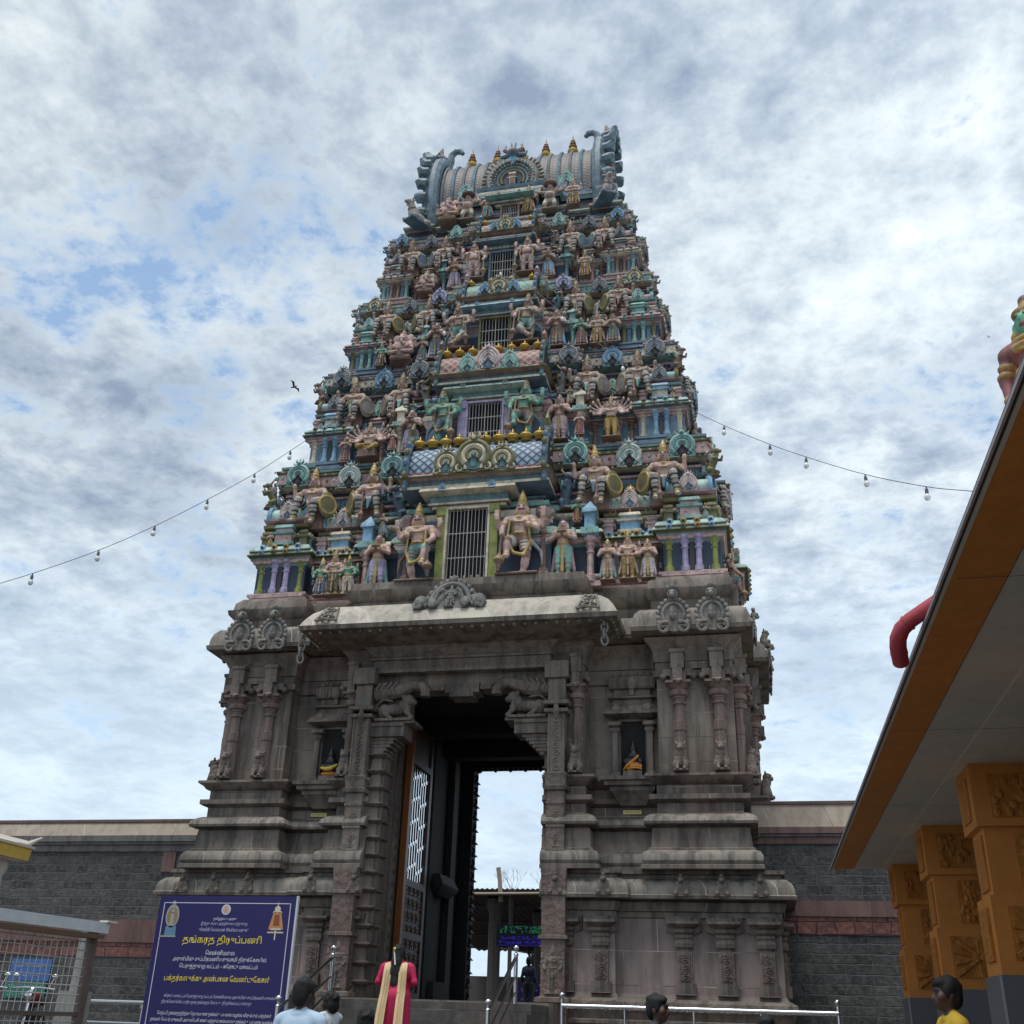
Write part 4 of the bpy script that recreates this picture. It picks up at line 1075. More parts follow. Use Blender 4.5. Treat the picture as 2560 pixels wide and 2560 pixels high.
statue('dvarapala_x', 'e', S2, .74, .60, 14.78, 1.45, skin=SKB, cloth=TQ, sash=TEAL)
statue('attendant', 'g', S2, -1.40, .86, 14.8, 1.05, cloth=BLD, sash=GRW); statue('attendant_low', 'h', S2, 1.38, .86, 14.8, 1.06, flip=True, cloth=BRN, sash=BLU)
statue('ganesha', 'a', S2, -2.2, .86, 14.82, .92, cloth=PKD)
for x, kd, key, h, c in ((1.92, 'attendant_low', 'i', .80, C(skin=SKG, cloth=MAR)), (2.28, 'god_w', 'j', .94, C(skin=SKB, cloth=YEL)), (2.63, 'attendant_low', 'k', .82, C(skin=SKB, cloth=TEAL)), (-1.74, 'attendant_low', 'k', .72, C(skin=SKB, cloth=TEAL)), (-2.72, 'god', 'l', .70, C(skin=SKG, cloth=OLD))):
    statue(kd, key, S2, x, .9, 14.8, h, **c)
seat_row(S2, 's3', 1.10, 15.62, 1.22, (-2.75, -1.72, 1.76, 2.74), skin=SKB, cloth=BRN, sash=OLD)
statue('garlanded', 'a', S3, -.66, 1.0, 17.02, 1.26, flip=True, cloth=PK); statue('garlanded', 'a', S3, .63, 1.0, 17.04, 1.24, cloth=PK)
statue('attendant_low', 'm', S3, -1.2, 1.24, 17.05, .92, skin=SKB, cloth=LAV); statue('attendant', 'n', S3, 1.08, 1.24, 17.08, .88, skin=SKB, cloth=BLU)
statue('ganesha', 'b', S3, -1.9, 1.28, 17.02, .74, skin=SKB, cloth=PKD); statue('god_w', 'o', S3, 1.95, 1.28, 17.02, .80, skin=SKB, cloth=YEL)
seat_row(S3, 's4', 1.42, 17.72, 1.20, (-2.4, -1.54, 1.57, 2.40), skin=SKB, cloth=BRN, sash=BLD)
for x, kd, key, h, c in ((-1.56, 'ganesha', 'c', .88, C(cloth=YEL)), (-1.06, 'gana', 'a', .90, C(skin=SKB, cloth=CRM)), (-.55, 'god', 'p', .84, C(skin=SKB, cloth=TQ)), (.5, 'god', 'q', .92, C(skin=SKB, cloth=YEL)), (1.04, 'gana', 'a', .90, C(skin=SKB, cloth=CRM)), (1.62, 'god_w', 'r', .90, C(cloth=YEL))):
    statue(kd, key, S4, x, 1.52, 19.36 if kd != 'god_w' else 19.42, h, **c)
FIG['bull2'] = recolour(FIG['bull'], dict(skin=paint('paint_bull_grey', (.40, .35, .33), .5), gold=BRN, white=GRS, prop=BLD), 'bull_statue')
for sx in (-1, 1):
    for yy in (1.75, 4.2): link('bull_statue', FIG['bull2'], S4, (sx * 2.36, yy - .12, 19.5), (0, 0, sx * .5), .72)
# rearing lions, small worshippers and little gods that fill the ledges
random.seed(11)
for k in range(4):
    st = STOREYS[k]; s = HW[k] / 4.66; H = FLO[k + 1] - FLO[k]; y = YF[k]; q = lambda f: FLO[k] + f * H
    for sx in (-1, 1):
        statue('beast', 'b' + str(k), st, sx * 1.74 * s, y + .02, q(.50), .95 * s, sx * .5, skin=(BLD, GRS, TEAL, GRS)[k], sash=(TQ, OLD, BLU, BRN)[k], gold=OGD, white=GRW)
        statue('beast', 'c' + str(k), st, sx * (HW[k] - .04), y + .06, q(.66), .72 * s, sx * .9, skin=(OLD, BRN, GRS, TEAL)[k], sash=(GRS, TQ, BLD, PKD)[k], gold=OGD, white=GRW)
        for x, z, h, kd in ((2.62, .485, .52, 'god'), (3.32, .485, .52, 'god_w'), (1.98, .39, .40, 'attendant_low'), (3.98, .36, .34, 'god'), (4.42, .36, .30, 'attendant_low'), (2.97, .355, .40, 'god_w'), (2.45, .07, .56, 'attendant'), (3.52, .07, .56, 'attendant_low')):
            if k == 0 and z < .1: continue
            yy = y + (.24 * s if 2.32 < x < 3.6 else 0) + (.02 if z > .4 else -.08 if z > .2 else .06) - (.06 if x < 2.3 else 0)
            c = random.choice((TQ, PK, YEL, BLU, LAV, CRM, RED, TEAL)); sk = random.choice((SKN, SKB, SKB, SKG, GRS))
            statue(kd, 'sm%s%s' % (c.name, sk.name), st, sx * x * s, yy, q(z), h * s * 1.25, 0, sx > 0, cloth=c, skin=sk)
# figures on the two side faces
for k in range(4):
    s = HW[k] / 4.66; W = HW[k]; st = STOREYS[k]
    for sx in (-1, 1):
        for y in (DEP - 1.35 * s, DEP + 1.35 * s):
            statue('dvarapala', 'side' + str(k % 2), st, sx * (W + .14), y, FLO[k] + .02, 1.3 * s, sx * PI / 2, cloth=(TQ, BLU)[k % 2], skin=(SKN, SKB)[k % 2])
        for y in (YF[k] + .62 * s, DEP - .9 * s, DEP + .9 * s):
            statue('seated', 's1' + '0', st, sx * (W - .1), y, FLO[k] + .48 * (FLO[k + 1] - FLO[k]), 1.3 * s, sx * PI / 2, cloth=BLD, sash=OLD)

GBL = paint('paint_grey_blue', (.15, .235, .285), .6); GBD = paint('paint_dark_grey_blue', (.085, .135, .165), .6); DUL = paint('paint_dull_grey', (.21, .205, .205), .6)
# ---- barrel roof at the summit
mb = MB(); zr = 20.38; yr0 = 2.0
mb.sweep(rect(-2.5, 2.5, yr0 + .12, 6 - yr0 - .12), [(zr - .12, .0, TQ), (zr - .06, .08, BLU), (zr, .1, BLD), (zr + .04, .02, BLD), (zr + .1, .02, PKD), (zr + .16, .02, PKD)])
ROOF = mb.build('summit_roof', TOWER)
TILE = lattice('summit_scale_tiles', (.10, .105, .115), (.03, .03, .04), (.21, .185, .165), 2.2, 4.4)
hwR, ryR, rzR = 2.12, .92, 2.02
link('barrel_vault', barrel_mesh(hwR, ryR, rzR, TILE), ROOF, (0.0, 3.0, zr + .02))
for i in range(15):
    x = -hwR + .14 + (2 * hwR - .28) * i / 14
    if abs(x) < .45: continue
    rb = MB(); pts = [(0, -ryR * 1.015 * math.cos(R_(-12 + 170 * j / 16)), rzR * .2 + rzR * .812 * math.sin(R_(-12 + 170 * j / 16))) for j in range(17)]
    rb.tube(pts, .045, 6, GBL if i % 2 else DUL)
    rb.build('rib', ROOF, (x, 3.0, zr + .02))
rb = MB(); rb.box(-hwR, hwR, -.06, .06, -.03, .04, GRS)
for i in range(26):
    x = -hwR + .1 + (2 * hwR - .2) * i / 25; rb.ball((x, 0, .09), .045, GRS, 6, 4, (1, 1, 1.5))
rb.build('ridge_crest', ROOF, (0, 3.0, zr + .02 + rzR))
for x in (-1.42, -.70, -.02, .64, 1.38): link('pot_finial', FINT, ROOF, (x, 2.86, zr + rzR - .03), (0, 0, 0), (.56, .56, .72))
# big central arch of the roof
ar = MB()
for R0, r, M in ((.62, .085, GRS), (.50, .06, GBD), (.40, .05, GBL), (.30, .045, OLD)):
    ar.tube([(R0 * math.cos(R_(-28 + 236 * i / 24)), -.05, R0 * math.sin(R_(-28 + 236 * i / 24)) * 1.02) for i in range(25)], r, 7, M)
for i in range(22):
    a = R_(-20 + 220 * i / 21); ar.ball((.56 * math.cos(a), -.12, .57 * math.sin(a)), .05, (GRS, TQ, PKD)[i % 3], 6, 5); ar.ball((.45 * math.cos(a), -.11, .46 * math.sin(a)), .035, (OLD, GRS)[i % 2], 6, 4)
for i in range(25):
    a = R_(-20 + 220 * i / 24); ar.tube([(.68 * math.cos(a), -.04, .69 * math.sin(a)), (.83 * math.cos(a), -.05, .84 * math.sin(a))], [.05, .025], 6, GRS if i % 2 else OLD)
ar.ext([(.6 * math.cos(2 * PI * i / 22), .6 * math.sin(2 * PI * i / 22)) for i in range(22)], -.02, .5, BLD)
ar.ext([(.25 * math.cos(2 * PI * i / 16), .25 * math.sin(2 * PI * i / 16)) for i in range(16)], -.06, 0, NAV)
ar.box(-.08, .08, -.12, -.03, -.24, .12, PKD); ar.box(-.12, .12, -.13, -.03, .0, .03, CRM); ar.box(-.05, .05, -.13, -.03, -.2, -.02, MAR); ar.box(-.10, .10, -.14, -.03, .12, .18, CRM)
ar.ball((0, -.1, .86), .15, BLD, 10, 8, (1.1, 1, 1)); ar.ball((0, -.22, .82), .08, GRS, 8, 6)
for s_ in (-1, 1):
    ar.ball((s_ * .07, -.2, .91), .035, GRW, 6, 5); ar.tube([(s_ * .1, -.08, .92), (s_ * .24, -.08, 1.0), (s_ * .2, -.08, 1.16)], [.07, .055, .015], 6, GRS)
    ar.tube([(s_ * .12, -.08, .8), (s_ * .32, -.06, .8), (s_ * .36, -.06, .93)], [.07, .05, .02], 6, BLD)
    ar.tube([(s_ * .03, -.08, .98), (s_ * .06, -.08, 1.24)], [.05, .012], 6, GRS)
ar.ext([(-.16, .62), (0, .46), (.16, .62), (0, .8)], -.14, -.06, BLU)
ar.build('summit_arch', ROOF, (-.04, 2.02, 20.98))
for x in (-1.3, 1.35): kudu('teal', ROOF, x, 2.04, 20.78, .44)
sb = MB(); sb.sweep(rect(-.82, .82, 1.86, 2.4), [(20.28, 0, BLU), (20.32, .08, BLU), (20.38, .1, BLD), (20.40, .0, TQ), (20.52, .02, BLU), (20.54, .1, BLD), (20.6, .12, BLU), (20.62, .0, BLU)])
for s_ in (-1, 1): sb.box(s_ * 1.12 - .26, s_ * 1.12 + .26, 2.0, 2.5, 20.48, 20.72, BLD)
sb.build('arch_shelf', ROOF)
# end plates with feather lobes, curled horn and ear
def summit_end(sx):
    m = MB(); n = 15
    def P(f, R=1.0, z0=.35): 
        a = R_(-35 + 214 * f); return (-ryR * 1.12 * R * math.cos(a), rzR * .22 + rzR * .86 * R * math.sin(a))
    prof = [P(i / n) for i in range(n + 1)]
    m.tube([(0, y, z) for y, z in prof], .17, 9, GBL)
    m.tube([(sx * .17, y * 1.0, z) for y, z in prof], .11, 8, GBD)
    for i in range(n + 1):
        y, z = P(i / n, 1.09)
        yy, zz = P(i / n, 1.22)
        m.tube([(sx * .16, y, z), (sx * .34, y * 1.03, z + .02), (sx * .40, yy, zz + .05)], [.15, .16, .06], 8, GBL)
    vs = [(sx * .1, 0, rzR * .2)] + [(sx * .1, y, z) for y, z in prof]
    fs = [(0, i, i + 1) if sx < 0 else (0, i + 1, i) for i in range(1, len(vs) - 1)]
    m.add(vs, fs, PKD)
    # horned mask on top
    zt = rzR * 1.10
    m.ball((sx * .12, -.1, zt + .1), .24, GBL, 10, 8, (.9, 1.1, .9)); m.ball((sx * .1, -.38, zt + .05), .12, GBD, 8, 6); m.ball((sx * .05, -.32, zt + .2), .06, GRW, 8, 5)
    m.tube([(-sx * .02, -.1, zt - .1), (-sx * .12, -.1, zt + .2), (-sx * .14, -.1, zt + .42), (-sx * .26, -.1, zt + .54), (-sx * .40, -.1, zt + .52), (-sx * .46, -.1, zt + .42)], [.15, .12, .095, .09, .085, .06], 8, GBL)
    m.tube([(sx * .05, -.15, zt + .2), (sx * .16, -.2, zt + .4), (sx * .1, -.2, zt + .62)], [.13, .1, .02], 7, BRN)
    m.tube([(sx * .25, .05, zt + .15), (sx * .34, .05, zt + .35), (sx * .28, .05, zt + .55)], [.12, .09, .02], 7, GRS)
    for j in range(7): m.ball((sx * (.24 + .02 * (j % 2)), -.75 + .03 * j, .25 + .24 * j), .12, (BRN, PKD, GRS)[j % 3], 7, 5)
    for j in range(6):
        a = R_(20 + 28 * j); m.ball((sx * .2, -.55 * math.cos(a), rzR * .25 + .9 * math.sin(a)), .14, (GRS, PKD, BRN)[j % 3], 7, 5)
    m.build('horned_end_plate', ROOF, (sx * (hwR + .06), 3.0, zr + .05))
summit_end(-1); summit_end(1)
# ------------------------------------------------------------------ granite base of the tower (tower units)
DX = -.10                                            # centre of the doorway
def half_low(sg):
    a = DX + sg * 1.55 if sg > 0 else DX - 1.55
    p = [(a, -.14), (sg * 2.64, -.14), (sg * 2.64, 0), (sg * 5.22, 0), (sg * 5.22, 1.3), (sg * 5.02, 1.3), (sg * 5.02, 1.9), (sg * 5.55, 1.9), (sg * 5.55, 4.1), (sg * 5.02, 4.1), (sg * 5.02, 4.7), (sg * 5.22, 4.7), (sg * 5.22, 6.05), (a, 6.05)]
    if sg < 0: p = p[::-1]; fl = [1] * 13 + [1]; fl = [1.0] * len(p); fl[-1] = 0.0
    else: fl = [1.0] * len(p); fl[-1] = 0.0
    return p, fl
def half_up(sg):
    a = DX + sg * 1.55
    b = 2.12 if sg > 0 else 2.22
    p = [(a, -.10), (sg * b, -.10), (sg * b, .30), (sg * 3.42, .30), (sg * 3.42, -.07), (sg * 4.72, -.07), (sg * 4.72, 1.15), (sg * 4.52, 1.15), (sg * 4.52, 1.9), (sg * 5.0, 1.9), (sg * 5.0, 4.1), (sg * 4.52, 4.1), (sg * 4.52, 4.85), (sg * 4.72, 4.85), (sg * 4.72, 6.05), (a, 6.05)]
    fl = [1.0] * len(p)
    if sg < 0: p = p[::-1]
    fl[-1] = 0.0
    return p, fl
RK = stone('granite_rose', (.255, .20, .18), (1.1, .5), .45, 0, (.3, .26, .23), (.19, .12, .10))
low_r = [(-.6, .30, STD), (.5, .30, STD), (.55, .22, STD), (1.15, .22, STD), (1.2, .16, STC), (1.42, .16, STC), (1.45, .20, STD), (1.50, .20, STD), (1.52, .10, STC), (1.60, .12, STC), (1.68, .17, STC), (1.76, .16, STD), (1.82, .06, STD), (1.84, .03, RK), (1.9, 0, RK),
         (2.98, 0, STD), (3.0, .03, STD), (3.08, .03, STD), (3.09, .07, STD), (3.17, .10, STD), (3.22, .11, STD), (3.23, .05, STD), (3.25, .05, STD), (3.26, .27, STD), (3.31, .28, STP), (3.33, .25, STP), (3.42, .25, STP), (3.5, .21, STP), (3.56, .14, STP), (3.585, .06, STD), (3.64, .06, STD), (3.65, .12, STD), (3.71, .12, STD), (3.72, .0, STD)]
up_r = [(3.70, .32, STD), (3.76, .32, STD), (3.78, .27, STP), (3.83, .31, STP), (3.9, .31, STP), (3.97, .27, STP), (4.0, .20, STD), (4.03, .20, STD), (4.05, .16, STD), (4.36, .13, STD), (4.38, .08, STD), (4.40, .10, STD), (4.41, .26, STD), (4.45, .27, STP), (4.52, .24, STP), (4.57, .17, STD), (4.60, .10, STD), (4.61, .05, ST), (4.77, .05, STD), (4.79, .11, STD), (4.82, .17, STD), (4.90, .17, STD), (4.92, .05, ST), (5.07, .05, STD), (5.09, .11, STD), (5.14, .15, STD), (5.19, .23, STD), (5.23, .23, STD), (5.25, .0, ST),
        (6.92, 0, STD), (6.94, .05, STD), (7.04, .06, STD), (7.05, .02, STD), (7.2, .02, STD), (7.21, .05, STD), (7.40, .05, STC), (7.42, .07, STC), (7.5, .11, STC), (7.58, .18, STC), (7.62, .20, STD), (7.66, .12, STD), (7.68, .40, STD), (7.76, .42, STP), (7.78, .38, STP), (7.9, .37, STP), (8.02, .33, STP), (8.12, .25, STP), (8.17, .12, STD), (8.20, .06, STD), (8.36, .06, STD), (8.38, .10, STD), (8.46, .18, STD), (8.55, .20, STD), (8.58, .12, STD), (8.72, .10, STD), (8.84, .0, STD)]
SCL = stone('granite_column_red', (.215, .155, .132), (9, .62), .5, 0, (.30, .24, .2), (.17, .10, .085))
BASE = []
for sg in (-1, 1):
    mb = MB()
    p, fl = half_low(sg); mb.sweep(p, low_r, fl)
    p, fl = half_up(sg); mb.sweep(p, up_r, fl)
    BASE.append(mb.build('granite_base', TOWER))
BL, BR = BASE
def octcol(mb, x, y, z0, z1, w, M):
    """granite half column: shaft, rings, cushion, lotus and abacus"""
    h = z1 - z0; r = w / 2
    mb.lathe(x, y, [(r * .95, z0), (r * .78, z0 + .02 * h), (r * .74, z0 + .45 * h), (r * .84, z0 + .46 * h), (r * .84, z0 + .56 * h), (r * .70, z0 + .57 * h), (r * .68, z0 + .74 * h), (r * .92, z0 + .755 * h), (r * .92, z0 + .77 * h), (r * .72, z0 + .78 * h), (r * .75, z0 + .81 * h), (r * .95, z0 + .82 * h), (r * .9, z0 + .835 * h)], 8, M, PI / 8)
    mb.lathe(x, y, [(r * .8, z0 + .835 * h), (r * 1.2, z0 + .85 * h), (r * 1.32, z0 + .88 * h), (r * 1.15, z0 + .905 * h), (r * .82, z0 + .915 * h), (r * .9, z0 + .93 * h), (r * 1.35, z0 + .955 * h), (r * 1.5, z0 + .972 * h)], 14, M)
    mb.box(x - r * 1.6, x + r * 1.6, y - r * 1.6, y + r * 1.6, z0 + .972 * h, z1, M)
colm = {}
def granite_column(par, x, y, z0, z1, w, lion=True, rz=0.0):
    kk = (round(z1 - z0, 2), w)
    if kk not in colm:
        m = MB(); octcol(m, 0, 0, 0, z1 - z0, w, SCL); colm[kk] = m.mesh('granite_column')
    o = link('granite_column', colm[kk], par, (x, y, z0), (0, 0, rz))
    if lion:
        l = link('lion', FIG['yali'], o, (0, -w * .62, 0), (0, 0, 0), .50)
    # corbel over the abacus
    m = MB(); m.box(-w * .5, w * .5, -w * .6, w * .4, 0, .16, STD); m.box(-w * .95, w * .95, -w * .45, w * .4, .10, .22, STD)
    for q in (-1, 1): m.ball((q * w * .95, -w * .3, .1), .06, STC, 8, 6)
    m.box(-w * .42, w * .42, -w * .75, w * .4, .22, .52, STC); m.box(-w * .5, w * .5, -w * .85, w * .4, .50, .56, STD)
    m.box(-w * .3, w * .3, -w * .95, -w * .6, -.02, .2, STC); m.ball((0, -w * .85, -.03), .05, STC, 8, 6)
    m.build('corbel', o, (0, 0, z1 - z0 + .0))
    return o
for sg, B in ((-1, BL), (1, BR)):
    for x in (3.80, 4.47): granite_column(B, sg * x, -.10, 5.26, 6.82, .27)
    granite_column(B, sg * 4.78, .25, 5.26, 6.82, .25, True, sg * PI / 2); granite_column(B, sg * 4.78, .85, 5.26, 6.82, .25, True, sg * PI / 2)
    granite_column(B, sg * 5.02, 2.2, 5.26, 6.82, .25, True, sg * PI / 2); granite_column(B, sg * 5.02, 3.8, 5.26, 6.82, .25, True, sg * PI / 2)
    granite_column(B, sg * 2.02 if sg > 0 else -2.16, -.12, 5.26, 6.82, .22)
    # panel frieze blocks between the corbels
    m = MB(); m.box(sg * 4.13 - .2, sg * 4.13 + .2, -.16, -.05, 7.062, 7.185, ST); m.build('frieze_panel', B)
    # lower pilasters with carved shafts
    xs = (3.72, 4.36, 4.98) if sg > 0 else (3.72, 4.36, 4.98)
    m = MB()
    m.box(-.16, .16, -.10, .02, 0, .16, STD); m.box(-.115, .115, -.07, .02, .16, .62, STC); m.box(-.08, .08, -.085, .0, .2, .58, STR)
    for j in range(5): m.tube([(.05 * math.cos(a * .7 + j * 2) * (1 - a / 14), -.09, .25 + j * .075 + .035 * math.sin(a * .7 + j * 2) * (1 - a / 14)) for a in range(10)], .010, 4, STD)
    m.sweep(rect(-.115, .115, -.07, .02), [(.62, 0, STD), (.64, -.02, STD), (.66, -.02, STD), (.68, .02, STD), (.74, .03, STD), (.8, .0, STD), (.82, .02, STD), (.86, .02, STD), (.87, .0, STD), (.9, .05, STD), (.94, .06, STD), (.96, .02, STD), (.98, .06, STD), (1.02, .13, STD), (1.06, .13, STD), (1.07, 0, STD)])
    m.box(-.11, .11, -.10, .02, .80 + .27, 1.1, STD)
    me = m.mesh('carved_pilaster')
    mbr = MB(); mbr.box(-.13, .13, -.07, .0, .0, .3, STC)
    for q in (-1, 1): mbr.ext([(q * .13, .02), (q * .28, .08), (q * .28, .28), (q * .13, .28)][::q], -.05, 0, STD)
    mbr.tube([(.06 * math.cos(a), -.075, .15 + .07 * math.sin(a)) for a in [i * PI / 6 for i in range(13)]], .014, 5, STC)
    mbm = mbr.mesh('bracket_block')
    for x in xs: o = link('carved_pilaster', me, B, (sg * x, 0, 1.88)); link('bracket_block', mbm, o, (0, 0, .80 + .02 - .0 + .28 - .26 + .0))
    for x in (2.42, 1.84): o = link('carved_pilaster', me, B, (sg * x, -.14, 1.88)); link('bracket_block', mbm, o, (0, 0, .84))
    for y in (.3, 1.0): link('carved_pilaster', me, B, (sg * 5.22, y, 1.88), (0, 0, sg * PI / 2))
    for y in (2.3, 3.0, 3.7): link('carved_pilaster', me, B, (sg * 5.55, y, 1.88), (0, 0, sg * PI / 2))
    # small horseshoe reliefs on the lower eave
    kd = MB()
    kd.ext([(-.13, 0), (.13, 0), (.09, .14), (.06, .2), (-.06, .2), (-.09, .14)], -.05, .06, STC); kd.ball((0, -.04, .24), .055, STC, 8, 6); kd.ball((0, -.05, .3), .035, STC, 6, 5); kd.box(-.08, .08, -.03, .02, .19, .22, STP)
    for q in (-1, 1): kd.ball((q * .08, -.05, .04), .045, STC, 6, 5)
    km = kd.mesh('eave_relief')
    for x in (1.72, 2.5): link('eave_relief', km, B, (sg * x, -.14 - .25, 3.30))
    for x in (3.72, 4.36, 4.95): link('eave_relief', km, B, (sg * x, -.25, 3.30))
    # lotus petals at the foot
    pt = MB()
    for i in range(26):
        x = 2.75 + i * .1
        pt.ball((sg * x, -.15, 1.66), .05, STC, 6, 4, (1, .5, .8))
    pt.build('lotus_moulding', B)
    # lion-faced medallions on the main eave
    for x in (3.78, 4.45): kudu('stone', B, sg * x, -.48, 7.93, .66, name='lion_faced_medallion')
    for y in (2.3, 3.0, 3.7, .5): kudu('stone', B, sg * (5.42 if y > 2 else 5.14), y, 7.93, .5, sg * PI / 2, name='lion_faced_medallion')
    # lion heads standing out of the side eaves
    for y in (2.0, 4.0): link('lion', FIG['yali'], B, (sg * 5.35, y, 8.12), (0, 0, sg * PI / 2), .36)
    # niche
    nx = 2.95 if sg > 0 else -2.62
    m = MB(); y = .30
    for q in (-1, 1):
        m.sweep(rect(nx + q * .30 - .05, nx + q * .30 + .05, y - .13, y), [(5.24, .03, STD), (5.34, .03, STD), (5.36, 0, STD), (6.04, 0, STD), (6.07, .03, STD), (6.11, .04, STD), (6.14, .0, STD), (6.17, .06, STD), (6.22, .06, STD), (6.25, .02, STD)])
        m.box(nx + q * .235 - .02, nx + q * .235 + .02, y - .05, y, 5.24, 6.3, STD)
    m.box(nx - .215, nx + .215, y - .012, y - .006, 5.25, 6.30, plain('niche_painted_shade', (.014, .013, .013), .9))  # flat near-black sheet: shade of a deep recess painted on the wall
    m.box(nx - .215, nx + .215, y - .05, y, 6.26, 6.32, STD)
    m.sweep(rect(nx - .4, nx + .4, y - .14, y), [(6.30, -.04, STD), (6.34, .02, STD), (6.36, .1, STD), (6.39, .1, STD), (6.50, .02, STD), (6.54, -.02, STD), (6.56, -.06, STD), (6.64, -.06, STD), (6.66, .02, STD), (6.69, .02, STD), (6.70, -.08, STD), (6.82, -.08, STD), (6.84, .0, STC), (6.90, .02, STC), (7.02, .02, STC), (7.06, -.02, STD)])
    for q in (-1, 1): m.ball((nx + q * .27, y - .2, 6.45), .09, STC, 8, 6, (1, .6, 1))
    m.ball((nx, y - .17, 6.92), .11, STC, 8, 6, (1, .6, 1.1)); m.box(nx - .04, nx + .04, y - .17, y - .1, 6.7, 6.84, STD)
    for i in range(5): m.ball((nx - .3 + .15 * i, y - .1, 7.10), .04, STC, 6, 5)
    for i in range(13): m.box(nx - .38 + i * .063 - .012, nx - .38 + i * .063 + .012, y - .175, y - .1, 6.86, 7.02, STD)
    # shelf on an upturned bracket
    m.sweep(rect(nx - .22, nx + .22, y - .2, y), [(4.78, .0, STD), (4.84, .03, STD), (4.98, .13, STD), (5.0, .16, STD), (5.06, .17, STD), (5.08, .24, STD), (5.14, .25, STD), (5.16, .30, STD), (5.22, .31, STD), (5.24, .2, STD)])
    m.box(nx - .16, nx + .16, y - .24, y - .02, 5.24, 5.36, STD)
    m.build('niche_shrine', B)

# ---- door frame: carved jambs, ledged slabs, corbels with lions and water-spout beasts
LION = Fig()
LION.e((0, 0, .30), (.34, .12, .15), 'skin'); LION.e((.26, -.02, .36), (.16, .14, .2), 'skin'); LION.e((.36, -.04, .52), (.15, .13, .15), 'skin'); LION.e((.49, -.04, .47), (.09, .09, .08), 'skin'); LION.e((-.28, 0, .26), (.17, .12, .2), 'skin')
LION.c((.3, -.08, .25), (.5, -.1, .06), .07, .05, 'skin'); LION.c((-.25, -.1, .2), (-.05, -.11, .05), .07, .045, 'skin'); LION.chain([(-.42, -.02, .28), (-.5, -.04, .4), (-.3, -.08, .55), (-.05, -.08, .5)], [.04, .035, .03, .025], 'skin')
for i in range(6): LION.e((.24 + .03 * i, -.12, .60 - .07 * i), (.05, .04, .05), 'skin')
LION.b((0, 0, .02), (.5, .15, .035), .01, 'skin')
LIONM = recolour(LION.mesh('lion_bracket', .018), FM_STONE)
for sg, B in ((-1, BL), (1, BR)):
    jx = DX + sg * 1.79; sxx = DX + sg * 1.44
    m = MB()
    m.box(jx - .15, jx + .15, -.34, -.08, 5.24, 6.9, STD)
    m.sweep(rect(jx - .15, jx + .15, -.34, -.08), [(6.28, .0, STD), (6.30, .06, STD), (6.36, .06, STD), (6.37, 0, STD), (6.42, .0, STD), (6.44, .07, STD), (6.5, .08, STD), (6.52, .0, STD), (6.62, -.02, STD), (6.9, -.02, STD), (6.92, .06, STC), (7.22, .06, STC), (7.24, -.02, STD)])
    m.tube([(jx + .0, -.35, 6.2), (jx, -.4, 6.3), (jx, -.36, 6.5)], [.03, .06, .03], 6, STC)
    # scroll chain up the shaft
    for j in range(7):
        z = 5.34 + j * .125; s = 1 if j % 2 else -1
        m.tube([(jx + s * .07 * (1 - a / 15) * math.cos(a * .62 + 1), -.345, z + .06 * (1 - a / 15) * math.sin(a * .62 + 1)) for a in range(13)], .016, 5, STC)
    for q in (-1, 1): m.box(jx + q * .13 - .015, jx + q * .13 + .015, -.36, -.33, 5.26, 6.26, STC)
    m.sweep(rect(jx - .15, jx + .15, -.34, -.08), [(3.66, .0, STC), (4.95, .0, STD), (4.97, .05, STD), (5.03, .07, STD), (5.05, .02, STC), (5.2, .04, STC), (5.24, .06, STD), (5.27, .0, STD)])
    for z in (4.0, 4.38, 4.76): m.box(jx - .16, jx + .16, -.36, -.3, z - .02, z + .02, STD)
    m.sweep(rect(jx - .19, jx + .19, -.42, -.08), [(1.2, .04, STR), (1.7, .04, STD), (1.72, .08, STD), (1.78, .08, STD), (1.8, .0, STR), (2.62, 0, STD), (2.63, .04, STD), (2.68, .04, STD), (2.69, .0, STR), (3.28, 0, STD), (3.29, .03, STD), (3.34, .03, STD), (3.35, .0, STR), (3.66, .02, STD), (3.7, .02, STD)])
    o = m.build('carved_door_jamb', B)
    for z, h in ((1.84, .76), (1.3, .38), (2.72, .26), (3.0, .26), (3.37, .28), (3.70, .28), (4.05, .3), (4.42, .3)):
        f = link('carved_figure', recolour(FIG['god'], FM_STONE, 'carved_figure') if 'cf' not in VAR else VAR['cf'], o, (jx, -.41 if z < 3.6 else -.335, z), (0, 0, 0), (h / 1.14, h / 1.14 * .5, h / 1.14))
        VAR['cf'] = f.data
    # inner slab with projecting ledges
    m = MB(); w0, w1 = sorted((DX + sg * (1.57 if sg > 0 else 1.36), DX + sg * 1.66))
    m.box(w0, w1, -.06, .22, 1.5, 6.0, STD); m.box(*sorted((DX + sg * 1.53, DX + sg * 1.66)), .22, 1.5, 1.5, 6.95, STD)
    for yy in (.5, .85, 1.2):
        m.box(*sorted((DX + sg * 1.49, DX + sg * 1.55)), yy - .08, yy + .08, 1.75, 6.9, STC)
    for q in range(22): m.ball((DX + sg * 1.49, 1.2, 1.95 + q * .22), .07, STC, 7, 5, (.5, 1, 1.2))
    for j in range(14):
        z = 1.9 + j * .285
        m.sweep(rect(w0 + .05, w1 - .03, -.16, .2), [(z, -.03, STD), (z + .02, .04, STD), (z + .05, .08, STD), (z + .07, .08, STD), (z + .085, 0, STD), (z + .285, -.03, STD)])
    # fan corbel, block, lion shelf
    for j in range(6):
        xx = sorted((DX + sg * 1.64, DX + sg * (1.46 - .06 * j)))
        m.box(xx[0], xx[1], -.12 - .01 * j, .3, 5.62 + j * .06, 5.675 + j * .06, STC)
